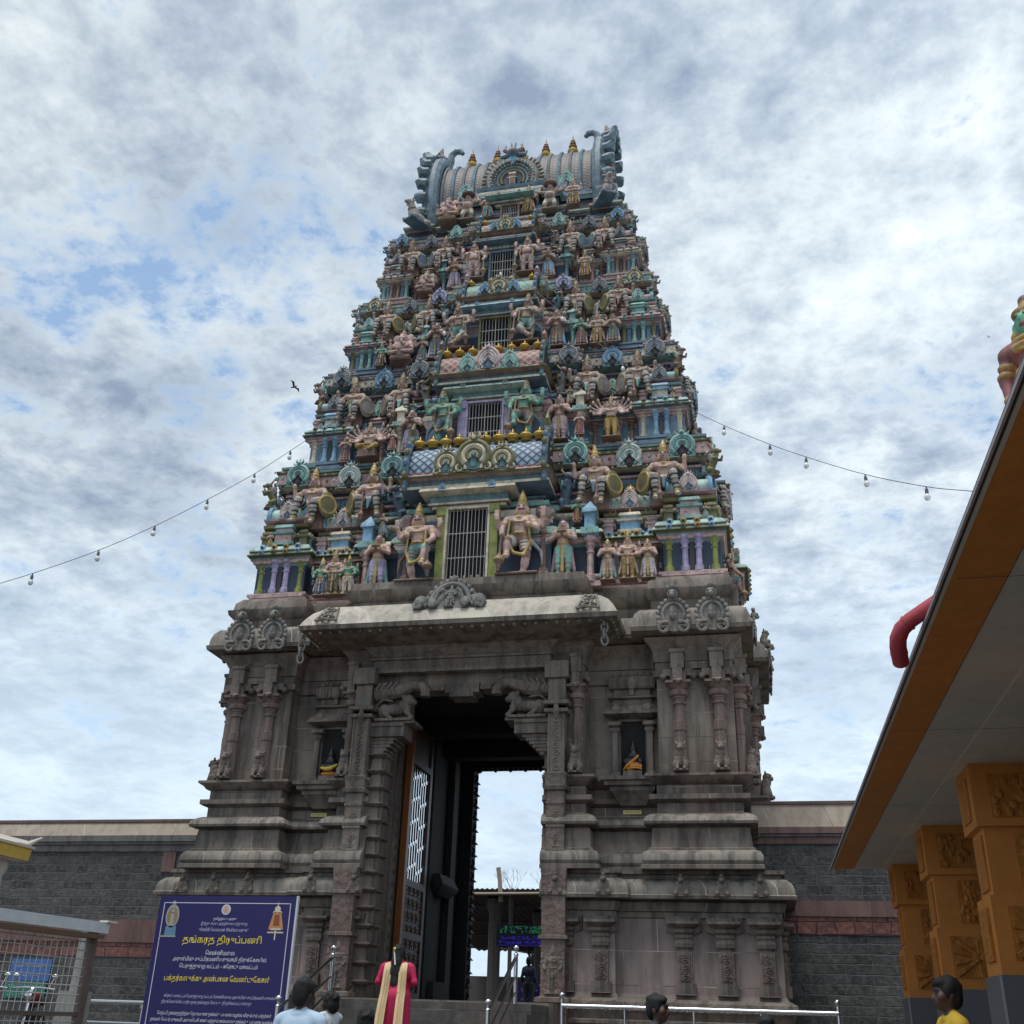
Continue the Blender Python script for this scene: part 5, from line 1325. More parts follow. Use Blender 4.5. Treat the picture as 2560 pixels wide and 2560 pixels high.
    xx = sorted((DX + sg * 1.64, DX + sg * 1.02)); m.box(xx[0], xx[1], -.22, .34, 5.98, 6.16, STD); m.box(xx[0], xx[1] + 0, -.25, .34, 6.16, 6.22, STD)
    m.box(*sorted((DX + sg * 1.64, DX + sg * .84)), -.20, .34, 6.22, 6.28, STD)
    m.box(*sorted((DX + sg * 1.64, DX + sg * 1.02)), -.06, .34, 6.28, 6.95, STD)
    o = m.build('ledged_slab', B)
    link('lion_bracket', LIONM, o, (DX + sg * 1.24, -.12, 6.27), (0, 0, 0), (-sg * .72, .9, .72))
    m = MB(); bx = lambda t: DX + sg * (1.62 - t)
    m.tube([(bx(.0), -.14, 6.78), (bx(.25), -.14, 6.80), (bx(.5), -.15, 6.84), (bx(.72), -.16, 6.92), (bx(.88), -.17, 6.90), (bx(.95), -.17, 6.80), (bx(.95), -.17, 6.70)], [.15, .15, .13, .10, .10, .09, .10], 10, STC)
    for j in range(4): m.tube([(bx(.1 + .1 * j), -.28, 6.72), (bx(.05 + .1 * j), -.30, 6.84), (bx(.12 + .1 * j), -.26, 6.96)], .022, 5, STC)
    m.box(*sorted((bx(0), bx(.24))), -.24, .1, 6.68, 6.97, STC)
    m.build('water_spout_beast', B)
    # passage lining and inner piers, the unlit gloom painted into their colour
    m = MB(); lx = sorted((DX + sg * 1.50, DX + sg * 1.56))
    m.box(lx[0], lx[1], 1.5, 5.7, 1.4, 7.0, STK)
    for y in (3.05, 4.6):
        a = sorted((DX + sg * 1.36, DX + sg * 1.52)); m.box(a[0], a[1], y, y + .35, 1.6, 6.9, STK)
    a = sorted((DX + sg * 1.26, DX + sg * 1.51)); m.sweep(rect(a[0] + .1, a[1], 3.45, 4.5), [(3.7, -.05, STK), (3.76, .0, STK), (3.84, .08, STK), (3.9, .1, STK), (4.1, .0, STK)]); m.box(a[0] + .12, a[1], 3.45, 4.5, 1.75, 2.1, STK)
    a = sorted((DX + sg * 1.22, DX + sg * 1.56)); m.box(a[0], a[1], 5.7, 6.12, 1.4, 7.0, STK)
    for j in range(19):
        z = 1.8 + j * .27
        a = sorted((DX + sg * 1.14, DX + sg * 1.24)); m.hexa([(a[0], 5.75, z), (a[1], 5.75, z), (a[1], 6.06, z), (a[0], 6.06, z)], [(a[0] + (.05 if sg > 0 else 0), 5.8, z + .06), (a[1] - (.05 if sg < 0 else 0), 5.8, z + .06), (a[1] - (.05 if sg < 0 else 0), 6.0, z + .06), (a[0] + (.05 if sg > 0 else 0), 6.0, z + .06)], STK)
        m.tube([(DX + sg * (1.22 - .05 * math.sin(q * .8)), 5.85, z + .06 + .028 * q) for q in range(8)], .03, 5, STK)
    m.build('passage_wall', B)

# lintel and the slab over the passage
mb = MB()
x0, x1 = DX - 1.56, DX + 1.56
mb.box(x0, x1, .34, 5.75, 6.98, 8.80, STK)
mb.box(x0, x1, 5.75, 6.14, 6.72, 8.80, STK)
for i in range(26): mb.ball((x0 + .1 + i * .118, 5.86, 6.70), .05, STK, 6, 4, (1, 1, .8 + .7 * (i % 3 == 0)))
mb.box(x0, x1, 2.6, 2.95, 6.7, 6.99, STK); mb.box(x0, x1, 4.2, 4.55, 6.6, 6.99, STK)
mb.box(x0, x1, -.08, .34, 6.96, 7.16, STD)
mb.box(DX - .32, DX + .32, -.12, .3, 6.78, 6.96, STD); mb.box(DX - .22, DX + .22, -.14, .3, 6.70, 6.80, STD)
for q in (-1, 1): mb.box(*sorted((DX + q * .34, DX + q * 1.0)), -.10, .3, 6.84, 6.96, STC)
for i in range(14): mb.tube([(DX - .9 + i * .14, -.10, 6.93), (DX - .86 + i * .14, -.12, 6.87), (DX - .82 + i * .14, -.10, 6.93)], .018, 5, STC)
LINT = mb.build('door_lintel', TOWER)
mb = MB()
mb.sweep(rect(DX - 1.66, DX + 1.66, -.30, .3), [(7.14, .0, STD), (7.16, .0, STC), (7.36, .0, STD), (7.37, .05, STD), (7.41, .05, STD), (7.42, .0, STC), (7.48, .04, STC), (7.56, .12, STC), (7.60, .16, STD), (7.64, .05, STD), (7.7, .05, STD)])
for i in range(30):
    x = DX - 1.55 + i * .107
    mb.tube([(x - .03, -.305, 7.34), (x - .03, -.305, 7.24), (x, -.305, 7.2), (x + .03, -.305, 7.24), (x + .03, -.305, 7.34)], .010, 4, STC)
mb.sweep(rect(-2.2, 2.14, -.45, .4), [(7.60, .10, STD), (7.66, .46, STD), (7.70, .60, STD), (7.72, .73, STD), (7.80, .75, STW), (7.82, .73, STW), (7.96, .66, STW), (8.10, .56, STW), (8.22, .42, STW), (8.31, .28, STW), (8.36, .15, STD), (8.38, .02, STD), (8.47, .02, STD), (8.49, .06, STD), (8.58, .14, STD), (8.68, .16, STD), (8.70, .08, STD), (8.86, .06, STD)])
for i in range(30): mb.ball((-2.75 + i * .19, -1.06, 7.70), .036, STP, 8, 5)
for q in (-1, 1):
    for i in range(5): mb.ball((q * 2.77, -.92 + i * .19, 7.70), .036, STP, 8, 5)
PORCH = mb.build('porch_eave', TOWER)
# scroll leaves on the corners of the eave and the carved goddess panel in its middle
m = MB()
for j in range(3):
    m.tube([(.16 * (1 - a / 16) * math.cos(a * .55 + j), -.02, .13 * (1 - a / 16) * math.sin(a * .55 + j) + .22 * j - .2) for a in range(14)], .028, 5, STP)
m.tube([(-.22, 0, -.3), (0, -.02, -.3), (.22, 0, -.3)], .03, 5, STP)
for q in (-1, 1): m.tube([(q * .2, 0, -.3), (q * .16, -.02, 0), (q * .1, 0, .4)], .03, 5, STP)
lm = m.mesh('scroll_leaf')
for q in (-1, 1): link('scroll_leaf', lm, PORCH, (q * 2.40 - .03, -1.06, 8.04), (-.75, 0, 0), (.95, .8, .7))
m = MB(); GP = stone('granite_carved_grey', (.20, .195, .18), (9, 9), .4, .7)
m.ext([(-.66, 0), (.66, 0), (.68, .16), (.52, .22), (.40, .42), (.22, .55), (0, .60), (-.22, .55), (-.40, .42), (-.52, .22), (-.68, .16)], 0, .10, GP)
m.tube([(.36 * math.cos(R_(a)), -.03, .10 + .42 * math.sin(R_(a))) for a in range(0, 181, 12)], .05, 7, GP)
for a in range(0, 181, 15): m.ball((.44 * math.cos(R_(a)), -.02, .1 + .50 * math.sin(R_(a))), .05, GP, 6, 5)
m.ball((0, -.02, .62), .08, GP, 8, 6)
for q in (-1, 1):
    m.ball((q * .54, -.04, .16), .12, GP, 8, 6, (1.1, .6, 1)); m.tube([(q * .5, -.06, .05), (q * .62, -.06, .02), (q * .66, -.05, .12)], .035, 6, GP); m.ball((q * .3, -.08, .1), .1, GP, 8, 6, (.9, .6, 1)); m.tube([(q * .26, -.1, .16), (q * .2, -.12, .3), (q * .12, -.1, .36)], .03, 6, GP)
pan = m.build('carved_goddess_panel', PORCH, (-.17, -1.06, 8.02), (-.42, 0, 0)); pan.scale = (1.0, 1.0, 1.22)
f = link('carved_figure', recolour(FIG['ganesha'], {k_: GP for k_ in FM_STONE}, 'carved_figure'), pan, (0, -.04, .04), (0, 0, 0), (.46, .3, .50))
f.data = recolour(FIG['god'], {k_: GP for k_ in FM_STONE}, 'carved_figure'); f.scale = (.46, .3, .40)

# ---- open door leaf in the passage
WOOD = plain('varnished_teak', (.22, .07, .016), .4, var=.3, nscale=5)
WOODD = plain('dark_teak', (.06, .02, .010), .45, var=.3, nscale=9)
CHR = plain('polished_steel', (.72, .72, .72), .12, 1.0, var=.03)
BRS = plain('brass_knobs', (.6, .42, .16), .3, 1.0, var=.05)
m = MB(); lx = DX - 1.38; y0, y1 = 1.46, 2.92; z0, z1 = 1.74, 6.75
m.box(lx - .10, lx + .02, y0, y0 + .16, z0, z1, WOOD); m.box(lx - .09, lx + .01, y1 - .14, y1, z0, z1, WOODD)
for z in (z0, 2.75, 3.66, 5.92, z1 - .14): m.box(lx - .085, lx + .012, y0 + .16, y1 - .14, z, z + .12, WOODD)
m.box(lx - .07, lx - .03, y0 + .16, y1 - .14, z0, 3.66, WOODD); m.box(lx - .07, lx - .03, y0 + .16, y1 - .14, 5.94, z1, WOODD)
for i in range(5):
    for j in range(8):
        yy = y0 + .3 + i * .27; zz = z0 + .24 + j * .235
        m.box(lx - .04, lx - .005, yy - .1, yy + .1, zz - .09, zz + .09, WOODD); m.ball((lx + .0, yy, zz), .016, BRS, 8, 6); m.tube([(lx - .004, yy + .07 * math.cos(q * .8), zz + .06 * math.sin(q * .8)) for q in range(9)], .012, 5, WOODD)
LEAF = m.build('door_leaf', TOWER)
m = MB()
for i in range(8):
    yy = y0 + .24 + i * .15
    m.box(lx - .05, lx - .03, yy - .022, yy + .022, 3.75, 5.92, CHR)
    for j in range(5): 
        zz = 3.95 + j * .42 + .05 * (i % 4); m.box(lx - .055, lx - .015, yy - .05, yy + .05, zz - .035, zz + .035, CHR)
m.box(lx - .12, lx - .10, y0 + .16, y1 - .14, 3.75, 5.92, plain('painted_shade_black', (.006, .006, .007), .9))  # black backing sheet: shade between the grille bars painted in
m.build('steel_grille', LEAF)
# threshold
m = MB(); m.box(DX - 1.9, DX + 1.9, -.9, 6.2, .9, 1.70, STD); m.build('threshold', TOWER)
# ------------------------------------------------------------------ camera, sky, sun
CAM = bpy.data.cameras.new('camera'); cam = bpy.data.objects.new('camera', CAM); COL.objects.link(cam)
yaw, pit, rol, F_ = .22938, .453915, .0335407, 1979.0
fw = Vector((-math.sin(yaw) * math.cos(pit), math.cos(yaw) * math.cos(pit), math.sin(pit)))
r0 = Vector((math.cos(yaw), math.sin(yaw), 0)); u0 = r0.cross(fw)
rt = r0 * math.cos(rol) + u0 * math.sin(rol); up = u0 * math.cos(rol) - r0 * math.sin(rol)
cam.matrix_world = Matrix(((rt.x, up.x, -fw.x, 4.9 * K), (rt.y, up.y, -fw.y, -18 * K), (rt.z, up.z, -fw.z, 1.4), (0, 0, 0, 1)))
CAM.sensor_width = 36; CAM.lens = 36 * F_ / 1932; CAM.clip_end = 3000; CAM.clip_start = .05
scn.camera = cam

W = bpy.data.worlds.new('World'); scn.world = W; W.use_nodes = True
nt = W.node_tree; bg = nt.nodes['Background']
SUN_EL, SUN_AZ = 74, 205
sky = N(nt, 'ShaderNodeTexSky', sky_type='NISHITA'); sky.sun_disc = False
sky.sun_elevation = R_(SUN_EL); sky.sun_rotation = R_(SUN_AZ); sky.air_density = 1.0; sky.dust_density = 1.2; sky.ozone_density = 1.4
tc = N(nt, 'ShaderNodeTexCoord'); sp = N(nt, 'ShaderNodeSeparateXYZ'); L(nt, tc.outputs['Generated'], sp.inputs[0])
zz = N(nt, 'ShaderNodeMath', operation='ADD'); zz.inputs[1].default_value = .17; L(nt, sp.outputs[2], zz.inputs[0])
zm = N(nt, 'ShaderNodeMath', operation='MAXIMUM'); zm.inputs[1].default_value = .03; L(nt, zz.outputs[0], zm.inputs[0])
dv = [N(nt, 'ShaderNodeMath', operation='DIVIDE') for _ in range(2)]
for i in range(2): L(nt, sp.outputs[i], dv[i].inputs[0]); L(nt, zm.outputs[0], dv[i].inputs[1])
cb = N(nt, 'ShaderNodeCombineXYZ'); L(nt, dv[0].outputs[0], cb.inputs[0]); L(nt, dv[1].outputs[0], cb.inputs[1])
def wn(scale, det, rough, off, dist=0.0):
    mp = N(nt, 'ShaderNodeMapping'); mp.inputs['Location'].default_value = off; L(nt, cb.outputs[0], mp.inputs['Vector'])
    n = N(nt, 'ShaderNodeTexNoise'); n.inputs['Scale'].default_value = scale; n.inputs['Detail'].default_value = det; n.inputs['Roughness'].default_value = rough; n.inputs['Distortion'].default_value = dist
    L(nt, mp.outputs[0], n.inputs['Vector']); return n.outputs['Fac']
big = wn(.95, 4, .5, (3.1, 1.7, 0)); mid = wn(4.2, 8, .66, (1, 5, 0), .15); fine = wn(13.0, 7, .64, (7, 2, 0), .1)
def madd(a, b, w):
    m = N(nt, 'ShaderNodeMath', operation='MULTIPLY_ADD'); m.inputs[1].default_value = w; L(nt, b, m.inputs[0])
    if isinstance(a, float): m.inputs[2].default_value = a
    else: L(nt, a, m.inputs[2])
    return m.outputs[0]
dens = madd(madd(madd(-.88, big, .95), mid, 1.15), fine, .62)       # about 0..1
# more cloud towards the zenith, thinner lower down
dens = madd(dens, sp.outputs[2], .16)
cover = ramp(nt, dens, [(.31, 0.0), (.48, 1.0)])
shade = ramp(nt, madd(madd(madd(-.72, wn(1.5, 6, .60, (11, 4, 0), .3), 1.0), mid, .85), fine, .62), [(.26, (6.0, 6.5, 6.7)), (.40, (4.8, 5.4, 5.8)), (.55, (3.3, 3.9, 4.6)), (.72, (2.0, 2.5, 3.4))])
zf0 = madd(madd(1.0, sp.outputs[0], .17), sp.outputs[2], -.12); zf = N(nt, 'ShaderNodeCombineXYZ')
for i in range(3): L(nt, zf0, zf.inputs[i])
zf = zf.outputs[0]
shade = mix(nt, 1.0, shade, zf, 'MULTIPLY')
blue = mix(nt, .72, sky.outputs[0], (2.0, 3.0, 4.45))
hz = ramp(nt, sp.outputs[2], [(.0, 1.0), (.22, .75), (.42, .0)])
col = mix(nt, cover, blue, shade)
hzm = N(nt, 'ShaderNodeMath', operation='MULTIPLY'); hzm.inputs[1].default_value = .75; L(nt, hz, hzm.inputs[0])
col = mix(nt, hzm.outputs[0], col, (4.4, 5.4, 6.3))
L(nt, col, bg.inputs['Color']); bg.inputs['Strength'].default_value = .15

SL = bpy.data.lights.new('sun', 'SUN'); SL.energy = 2.0; SL.angle = R_(25); SL.color = (1, .96, .9)
so = bpy.data.objects.new('sun', SL); COL.objects.link(so)
az = R_(SUN_AZ); el = R_(SUN_EL)
# Nishita: rotation 0 puts the sun at +y, turning towards +x
sd = Vector((math.sin(az) * math.cos(el), math.cos(az) * math.cos(el), math.sin(el)))
so.rotation_euler = sd.to_track_quat('Z', 'Y').to_euler(); so.location = sd * 60
vs = scn.view_settings; vs.view_transform = 'Standard'; vs.look = 'None'; vs.exposure = 0.25; vs.gamma = 1.0
# ------------------------------------------------------------------ setting, in metres
def struct(name, mb_or_me, loc=(0, 0, 0)):
    o = mb_or_me.build(name, None, loc) if isinstance(mb_or_me, MB) else link(name, mb_or_me, None, loc)
    o['kind'] = 'structure'; return o
PAVE = stone('granite_paving', (.105, .098, .09), (1.2, .8), .35)
m = MB(); m.add([(-400, -400, 0), (400, -400, 0), (400, 400, 0), (-400, 400, 0)], [(0, 1, 2, 3)], PAVE); struct('ground', m)
m = MB(); m.box(-60, 60, -5.9, 60, -.3, .74, PAVE); m.build('paved_terrace')['kind'] = 'structure'
m = MB(); m.box(-60, 60, 8.2, 90, .5, 1.75, PAVE); m.build('inner_courtyard')['kind'] = 'structure'
m = MB()
for i in range(4): m.box(-1.7, 2.2, -5.9 - .34 * (4 - i), -5.9 - .34 * (3 - i), -.3, .148 * (i + 1), PAVE)
for i in range(6): m.box(-1.75 + .003 * i, 2.25 - .003 * i, -4.95 + .42 * i, -1.1 - .002 * i, .7401 + .165 * i, .74 + .165 * (i + 1), PAVE)
m.build('stone_steps')['kind'] = 'structure'

# compound walls either side of the tower
BLK = rubble('black_rubble', (.034, .034, .034), (.088, .086, .083), .30, .20, (.115, .112, .104))
RDB = rubble('red_rubble', (.13, .055, .048), (.20, .085, .07), .40, .26, (.06, .03, .03), .7)
RDG = stone('red_granite_band', (.20, .115, .10), (1.5, 9), .35, 0, (.26, .16, .14), (.17, .10, .09))
BEI = stone('beige_coping', (.40, .33, .26), (1.3, 9), .25, 0, (.48, .42, .34), (.34, .26, .21))
GRC = stone('grey_cornice', (.17, .16, .155), (1.4, 9), .5, 0, (.26, .24, .22), (.19, .14, .13))
REDT = stone('red_coping_edge', (.17, .10, .09), (2, 9), .3)
def compound_wall(name, label, x0, x1, zt, c0, k0, b1, b0, r0, rose):
    y = 1.8; t = thing(name, label, 'wall', ((x0 + x1) / 2, y, 0)); ox = -(x0 + x1) / 2
    def part(nm, ya, yb, za, zb, M):
        mm = MB(); mm.box(x0 + ox, x1 + ox, ya, yb, za, zb, M); return mm.build(nm, t)
    mm = MB(); mm.box(x0 + ox, x1 + ox, 0, .8, 0, k0, BLK); mm.build('rubble_face', t)
    part('red_granite_band', -.05, .0 - .003, b0, b1, RDG); part('red_rubble_course', -.02, -.003, r0, b0 - .004, RDB)
    mm = MB(); mm.box(x0 + ox, x1 + ox, -.05, .85, k0, k0 + (c0 - k0) * .42, rose); mm.box(x0 + ox, x1 + ox, -.11, .9, k0 + (c0 - k0) * .43, k0 + (c0 - k0) * .60, GRC); mm.box(x0 + ox, x1 + ox, -.16, .95, k0 + (c0 - k0) * .61, c0, rose); mm.build('cornice', t)
    mm = MB(); xa, xb = x0 + ox, x1 + ox
    mm.hexa([(xa, -.12, c0 + .003), (xb, -.12, c0 + .003), (xb, .9, c0 + .003), (xa, .9, c0 + .003)], [(xa, .06, zt - .05), (xb, .06, zt - .05), (xb, .72, zt - .05), (xa, .72, zt - .05)], BEI); mm.build('sloped_coping', t)
    part('coping_edge', .02, .76, zt - .048, zt + .02, REDT)
    return t
WL = compound_wall('compound_wall', 'long black rubble compound wall with red granite band and beige coping, left of the gateway tower', -48, -5.9, 5.86, 5.45, 5.07, 3.44, 2.92, 2.59, GRC)
m = MB(); m.box(-8.28 + 26.95, -7.92 + 26.95, -.045, -.002, 4.58, 5.06, RDG); m.build('red_granite_block', WL)
WR = compound_wall('compound_wall', 'short black rubble compound wall between the gateway tower and the orange pillared hall', 5.9, 40, 6.15, 5.57, 5.22, 4.02, 3.70, 3.33, RDG)

# ------------------------------------------------------------------ pillared hall on the right
ORG = paint('orange_distemper', (.56, .205, .028), .16, .6, (.16, .06, .02))
ORC = stone('orange_carved_plaster', (.54, .20, .03), (9, 9), .12, .9, (.60, .27, .06), (.46, .15, .02))
GRD = plain('grey_granite_dado', (.125, .125, .13), .35, var=.35, nscale=60)
SOF = paint('white_soffit_paint', (.56, .53, .48), .14, .7, (.22, .18, .14))
SOF2 = paint('warm_soffit_paint', (.60, .56, .48), .14, .7, (.22, .18, .14))
HALL = thing('pillared_hall', 'open pillared hall with orange carved square pillars, grey granite dados and a flat overhanging roof', 'hall', (8.7, -11, 0))
hx, hy = -8.7, 11
def hb(nm, boxes, par=HALL):
    mm = MB()
    for b in boxes: mm.box(b[0] + hx, b[1] + hx, b[2] + hy, b[3] + hy, b[4], b[5], b[6])
    return mm.build(nm, par)
YN, YFR = -27, -2.3
hb('roof_slab', [(8.05, 20, YN, YFR, 4.25, 4.60, SOF)])
hb('orange_soffit', [(7.765, 8.12, YN, YFR, 4.15, 4.25, ORG)])
hb('soffit', [(8.12, 8.62, YN, YFR, 4.156, 4.25, SOF), (8.62, 9.72, YN, YFR, 4.140, 4.25, SOF2), (9.72, 10.3, YN, YFR, 4.20, 4.25, SOF)])
hb('inner_ceiling', [(10.3, 20, YN, YFR, 4.235, 4.25, SOF)] + [(10.3, 20, y, y + .5, 4.1, 4.235, SOF2) for y in (-10.7, -6.7, -14.7)])
hb('roof_fascia', [(7.738, 7.764, YN, YFR, 4.145, 4.20, plain('cream_fascia', (.60, .57, .50), .5)), (7.716, 7.738, YN, YFR, 4.155, 4.20, DRK), (7.700, 7.716, YN, YFR, 4.135, 4.16, plain('silver_flashing', (.55, .52, .55), .35, .5))])
hb('soffit_joint', [(7.8 + 0, 9.7, y, y + .006, 4.1385, 4.1395, DRK) for y in (-4.5, -8.5, -12.5, -16.5)] + [(8.119, 8.123, YN, YFR, 4.148, 4.156, DRK)])
hb('floor_slab', [(7.5, 20, YN, YFR, -.2, .2, GRD)])
hb('back_wall', [(19.6, 20, YN, YFR, .2, 4.15, SOF), (12.5, 20, YFR - .2, YFR, .2, 4.15, SOF)])
for i in range(6):
    y0 = -3.05 - 3.95 * i; w = 1.02
    col = hb('pillar', [(8.75, 8.75 + w, y0, y0 + .78, 2.0, 2.77, ORG), (8.80, 8.70 + w, y0 + .05, y0 + .73, 2.77, 3.47, ORG), (8.73, 8.77 + w, y0 - .02, y0 + .80, 3.47, 4.14, ORG)])
    hb('granite_dado', [(8.72, 8.78 + w, y0 - .03, y0 + .81, .2, 2.0, GRD)] + [(8.715, 8.735, y0 - .034, y0 - .014, .2, 2.0, plain('joint_strip', (.36, .35, .36), .4))], col)
    rb = []
    for (za, zb, d) in ((2.14, 2.66, .03), (2.84, 3.40, -.02), (3.56, 4.02, .04)):
        if d > 0: rb.append((8.75 - d, 8.77, y0 + .18, y0 + .60, za, zb, ORC))
        cx = 8.75 + w / 2; hw_ = .36 if zb - za < .54 else .17
        rb += [(cx - hw_, cx + hw_, y0 - d, y0 + .03, za, zb, ORC)] if d > 0 else []
        if d < 0: rb += [(8.80 - .022, 8.82, y0 + .16, y0 + .62, za, zb, ORC), (cx - hw_, cx + hw_, y0 + .05 - .025, y0 + .07, za, zb, ORC)]
    rm = MB(); random.seed(i)
    for b in rb: rm.box(b[0] + hx, b[1] + hx, b[2] + hy, b[3] + hy, b[4], b[5], b[6])
    cx = 8.75 + w / 2
    for q in range(26):
        rm.ball((cx - .33 + random.random() * .66 + hx, y0 - .045 + hy, 3.6 + .38 * random.random()), .045, ORC, 6, 4, (1, .5, 1.2))
        rm.ball((cx - .14 + random.random() * .28 + hx, y0 + .02 + hy, 2.88 + .48 * random.random()), .035, ORC, 6, 4, (1, .5, 1.2))
    for q in range(4):
        for s_ in (-1, 1): rm.tube([(cx + hx, y0 - .04 + hy, 2.4), (cx + s_ * .33 + hx, y0 - .035 + hy, 2.4 + (q - 1.5) * .15)], [.03, .045], 5, ORC)
    for q in range(30): rm.ball((8.72 + hx, y0 + .22 + random.random() * .34 + hy, 2.17 + .46 * random.random()), .03, ORC, 6, 4, (.4, 1, 1))
    rm.build('relief_panel', col)
for (x, y) in ((9.15, -8.5), (9.9, -5.6), (9.2, -12.8)):
    mm = MB(); mm.lathe(x + hx, y + hy, [(.07, 4.125), (.07, 4.139)], 12, DRK); mm.build('ceiling_hook_plate', HALL)

PIPE = plain('red_pvc_pipe', (.40, .045, .06), .4, var=.08)
PP_ = [Vector(p) for p in ((8.15, -15.72, 4.50), (7.80, -15.62, 4.30), (7.62, -15.57, 4.195), (7.555, -15.54, 4.14), (7.525, -15.50, 4.08), (7.525, -15.44, 4.03), (7.55, -15.30, 3.955))]
m = MB(); m.tube(PP_, [.058, .058, .059, .061, .062, .062, .061], 18, PIPE)
for a_, b_, t_ in ((2, 3, .2), (5, 6, .25)):
    d_ = (PP_[b_] - PP_[a_]).normalized(); c_ = PP_[a_].lerp(PP_[b_], t_); m.tube([c_, c_ + d_ * .022], .0655, 18, PIPE)
d_ = (PP_[6] - PP_[5]).normalized(); m.tube([PP_[6] + d_ * .0005, PP_[6] + d_ * .002], .052, 16, DRK)
tag(m.build('drain_pipe'), 'red plastic drain pipe elbow poking out from the hall roof edge', 'pipe')

bf = Fig(); bf.torso(0, 0, .50, .95, top='sash'); bf.head(0, -.01, .89, 'low', 1.08); bf.e((0, .0, 1.03), (.035, .035, .035), 'lip'); bf.e((0, -.075, .925), (.008, .008, .012), 'lip')
for q in (-1, 1): bf.leg((q * .065, 0, .47), (q * .075, -.015, .25), (q * .075, 0, .05), (q * .09, -.07, .025), m='cloth'); bf.arm((q * .15, 0, .75), (q * .185, .0, .60), (q * .165, -.03, .44), m='sash'); bf.t((q * .18, .0, .63), (0, 0, 1), .035, .014, 'gold')
for z in (.27, .31): bf.t((0, -.02, .5 + z - .02), (0, -.4, 1), .07 + .6 * (.31 - z), .016, 'gold')
bf.b((0, 0, .008), (.17, .13, .014), .008, 'prop'); bf = bf.mesh('deity_statue', .0085)
RS = recolour(bf, dict(skin=paint('paint_mint_face', (.13, .40, .26), .2), cloth=BRN, gold=YEL, sash=paint('paint_dusty_red', (.26, .09, .085), .5), lip=MAR), 'deity_statue')
s_ = 1.20 / RS['h']
tag(link('deity_statue', RS, None, (8.20, -17.70, 4.29), (0, 0, -.75), s_), 'green-faced painted statue with a tiered crown standing on the hall roof edge', 'statue')
m = MB(); 

# ------------------------------------------------------------------ stone chains under the eave, niche idols, name plates
STL2 = plain('grey_stone_chain', (.19, .18, .17), .7)
def chain(x, y, zt, n, label):
    m = MB()
    for i in range(n):
        z = zt - .155 * i; pts = []
        for k_ in range(17):
            a = 2 * PI * k_ / 16; u = .07 * math.cos(a); w = .115 * math.sin(a)
            pts.append((x + (u if i % 2 == 0 else u * .25), y + (u * .9 if i % 2 else u * .2), z + w))
        m.tube(pts, .024, 6, STL2, False)
    o = m.build('stone_chain'); return tag(o, label, 'chain', 'stone chains hanging from the porch eave')
chain(-3.81, -1.28, 9.62, 5, 'stone chain of five links hanging from the left corner of the porch eave')
chain(3.42, -1.28, 9.76, 5, 'stone chain of five links hanging from the right corner of the porch eave')
IDOL = plain('oiled_black_stone', (.012, .012, .012), .35)
YCL = plain('yellow_silk', (.62, .44, .04), .6, var=.3, nscale=20); OCL = plain('orange_silk', (.62, .25, .03), .6, var=.35, nscale=14)
def idol(x, cloth, label, big):
    z0 = 1.4 + (5.36 - 1.4) * K; y = .26
    f = Fig(); f.e((0, 0, .16), (.20, .11, .15), 'dark'); f.e((0, .0, .36), (.14, .10, .13), 'dark'); f.e((0, 0, .52), (.085, .08, .09), 'dark'); f.c((0, 0, .58), (0, 0, .70), .06, .02, 'dark')
    for q in (-1, 1): f.e((q * .15, -.02, .22), (.09, .1, .1), 'dark')
    me = recolour(f.mesh('idol', .018), dict(dark=IDOL)); o = link('idol', me, None, (x, y, z0)); tag(o, label, 'idol')
    c = Fig()
    if big:
        for q in range(7): c.chain([(-.20 + .015 * q, -.10 - .008 * (q % 2), .04 + .012 * q), (-.13 + .02 * q, -.14, .12 + .016 * q), (-.02 + .02 * q, -.15, .19 + .018 * q), (.05 + .014 * q, -.13, .26 + .014 * q)], [.020, .026, .026, .014], ('cloth', 'sash')[q % 2])
        for q in range(4): c.chain([(.19, -.10, .05 + .03 * q), (.08, -.14, .07 + .032 * q), (-.04, -.16, .06 + .03 * q)], [.018, .024, .02], ('cloth', 'sash')[q % 2])
        c.e((-.05, -.09, .10), (.13, .04, .08), 'cloth')
    else:
        c.chain([(-.18, -.10, .2), (-.05, -.15, .16), (.08, -.15, .17), (.2, -.1, .26)], [.03, .045, .045, .03], 'cloth'); c.e((.02, -.10, .05), (.2, .06, .06), 'sash')
    cm = recolour(c.mesh('draped_cloth', .009, .008), dict(cloth=cloth, sash=plain('brown_silk', (.42, .15, .03), .7)))
    link('draped_cloth', cm, o)
idol(-2.62 * K, YCL, 'black stone idol wearing a thin yellow cloth in the niche left of the doorway', False)
idol(2.95 * K, OCL, 'black stone idol wrapped in bright orange cloth in the niche right of the doorway', True)

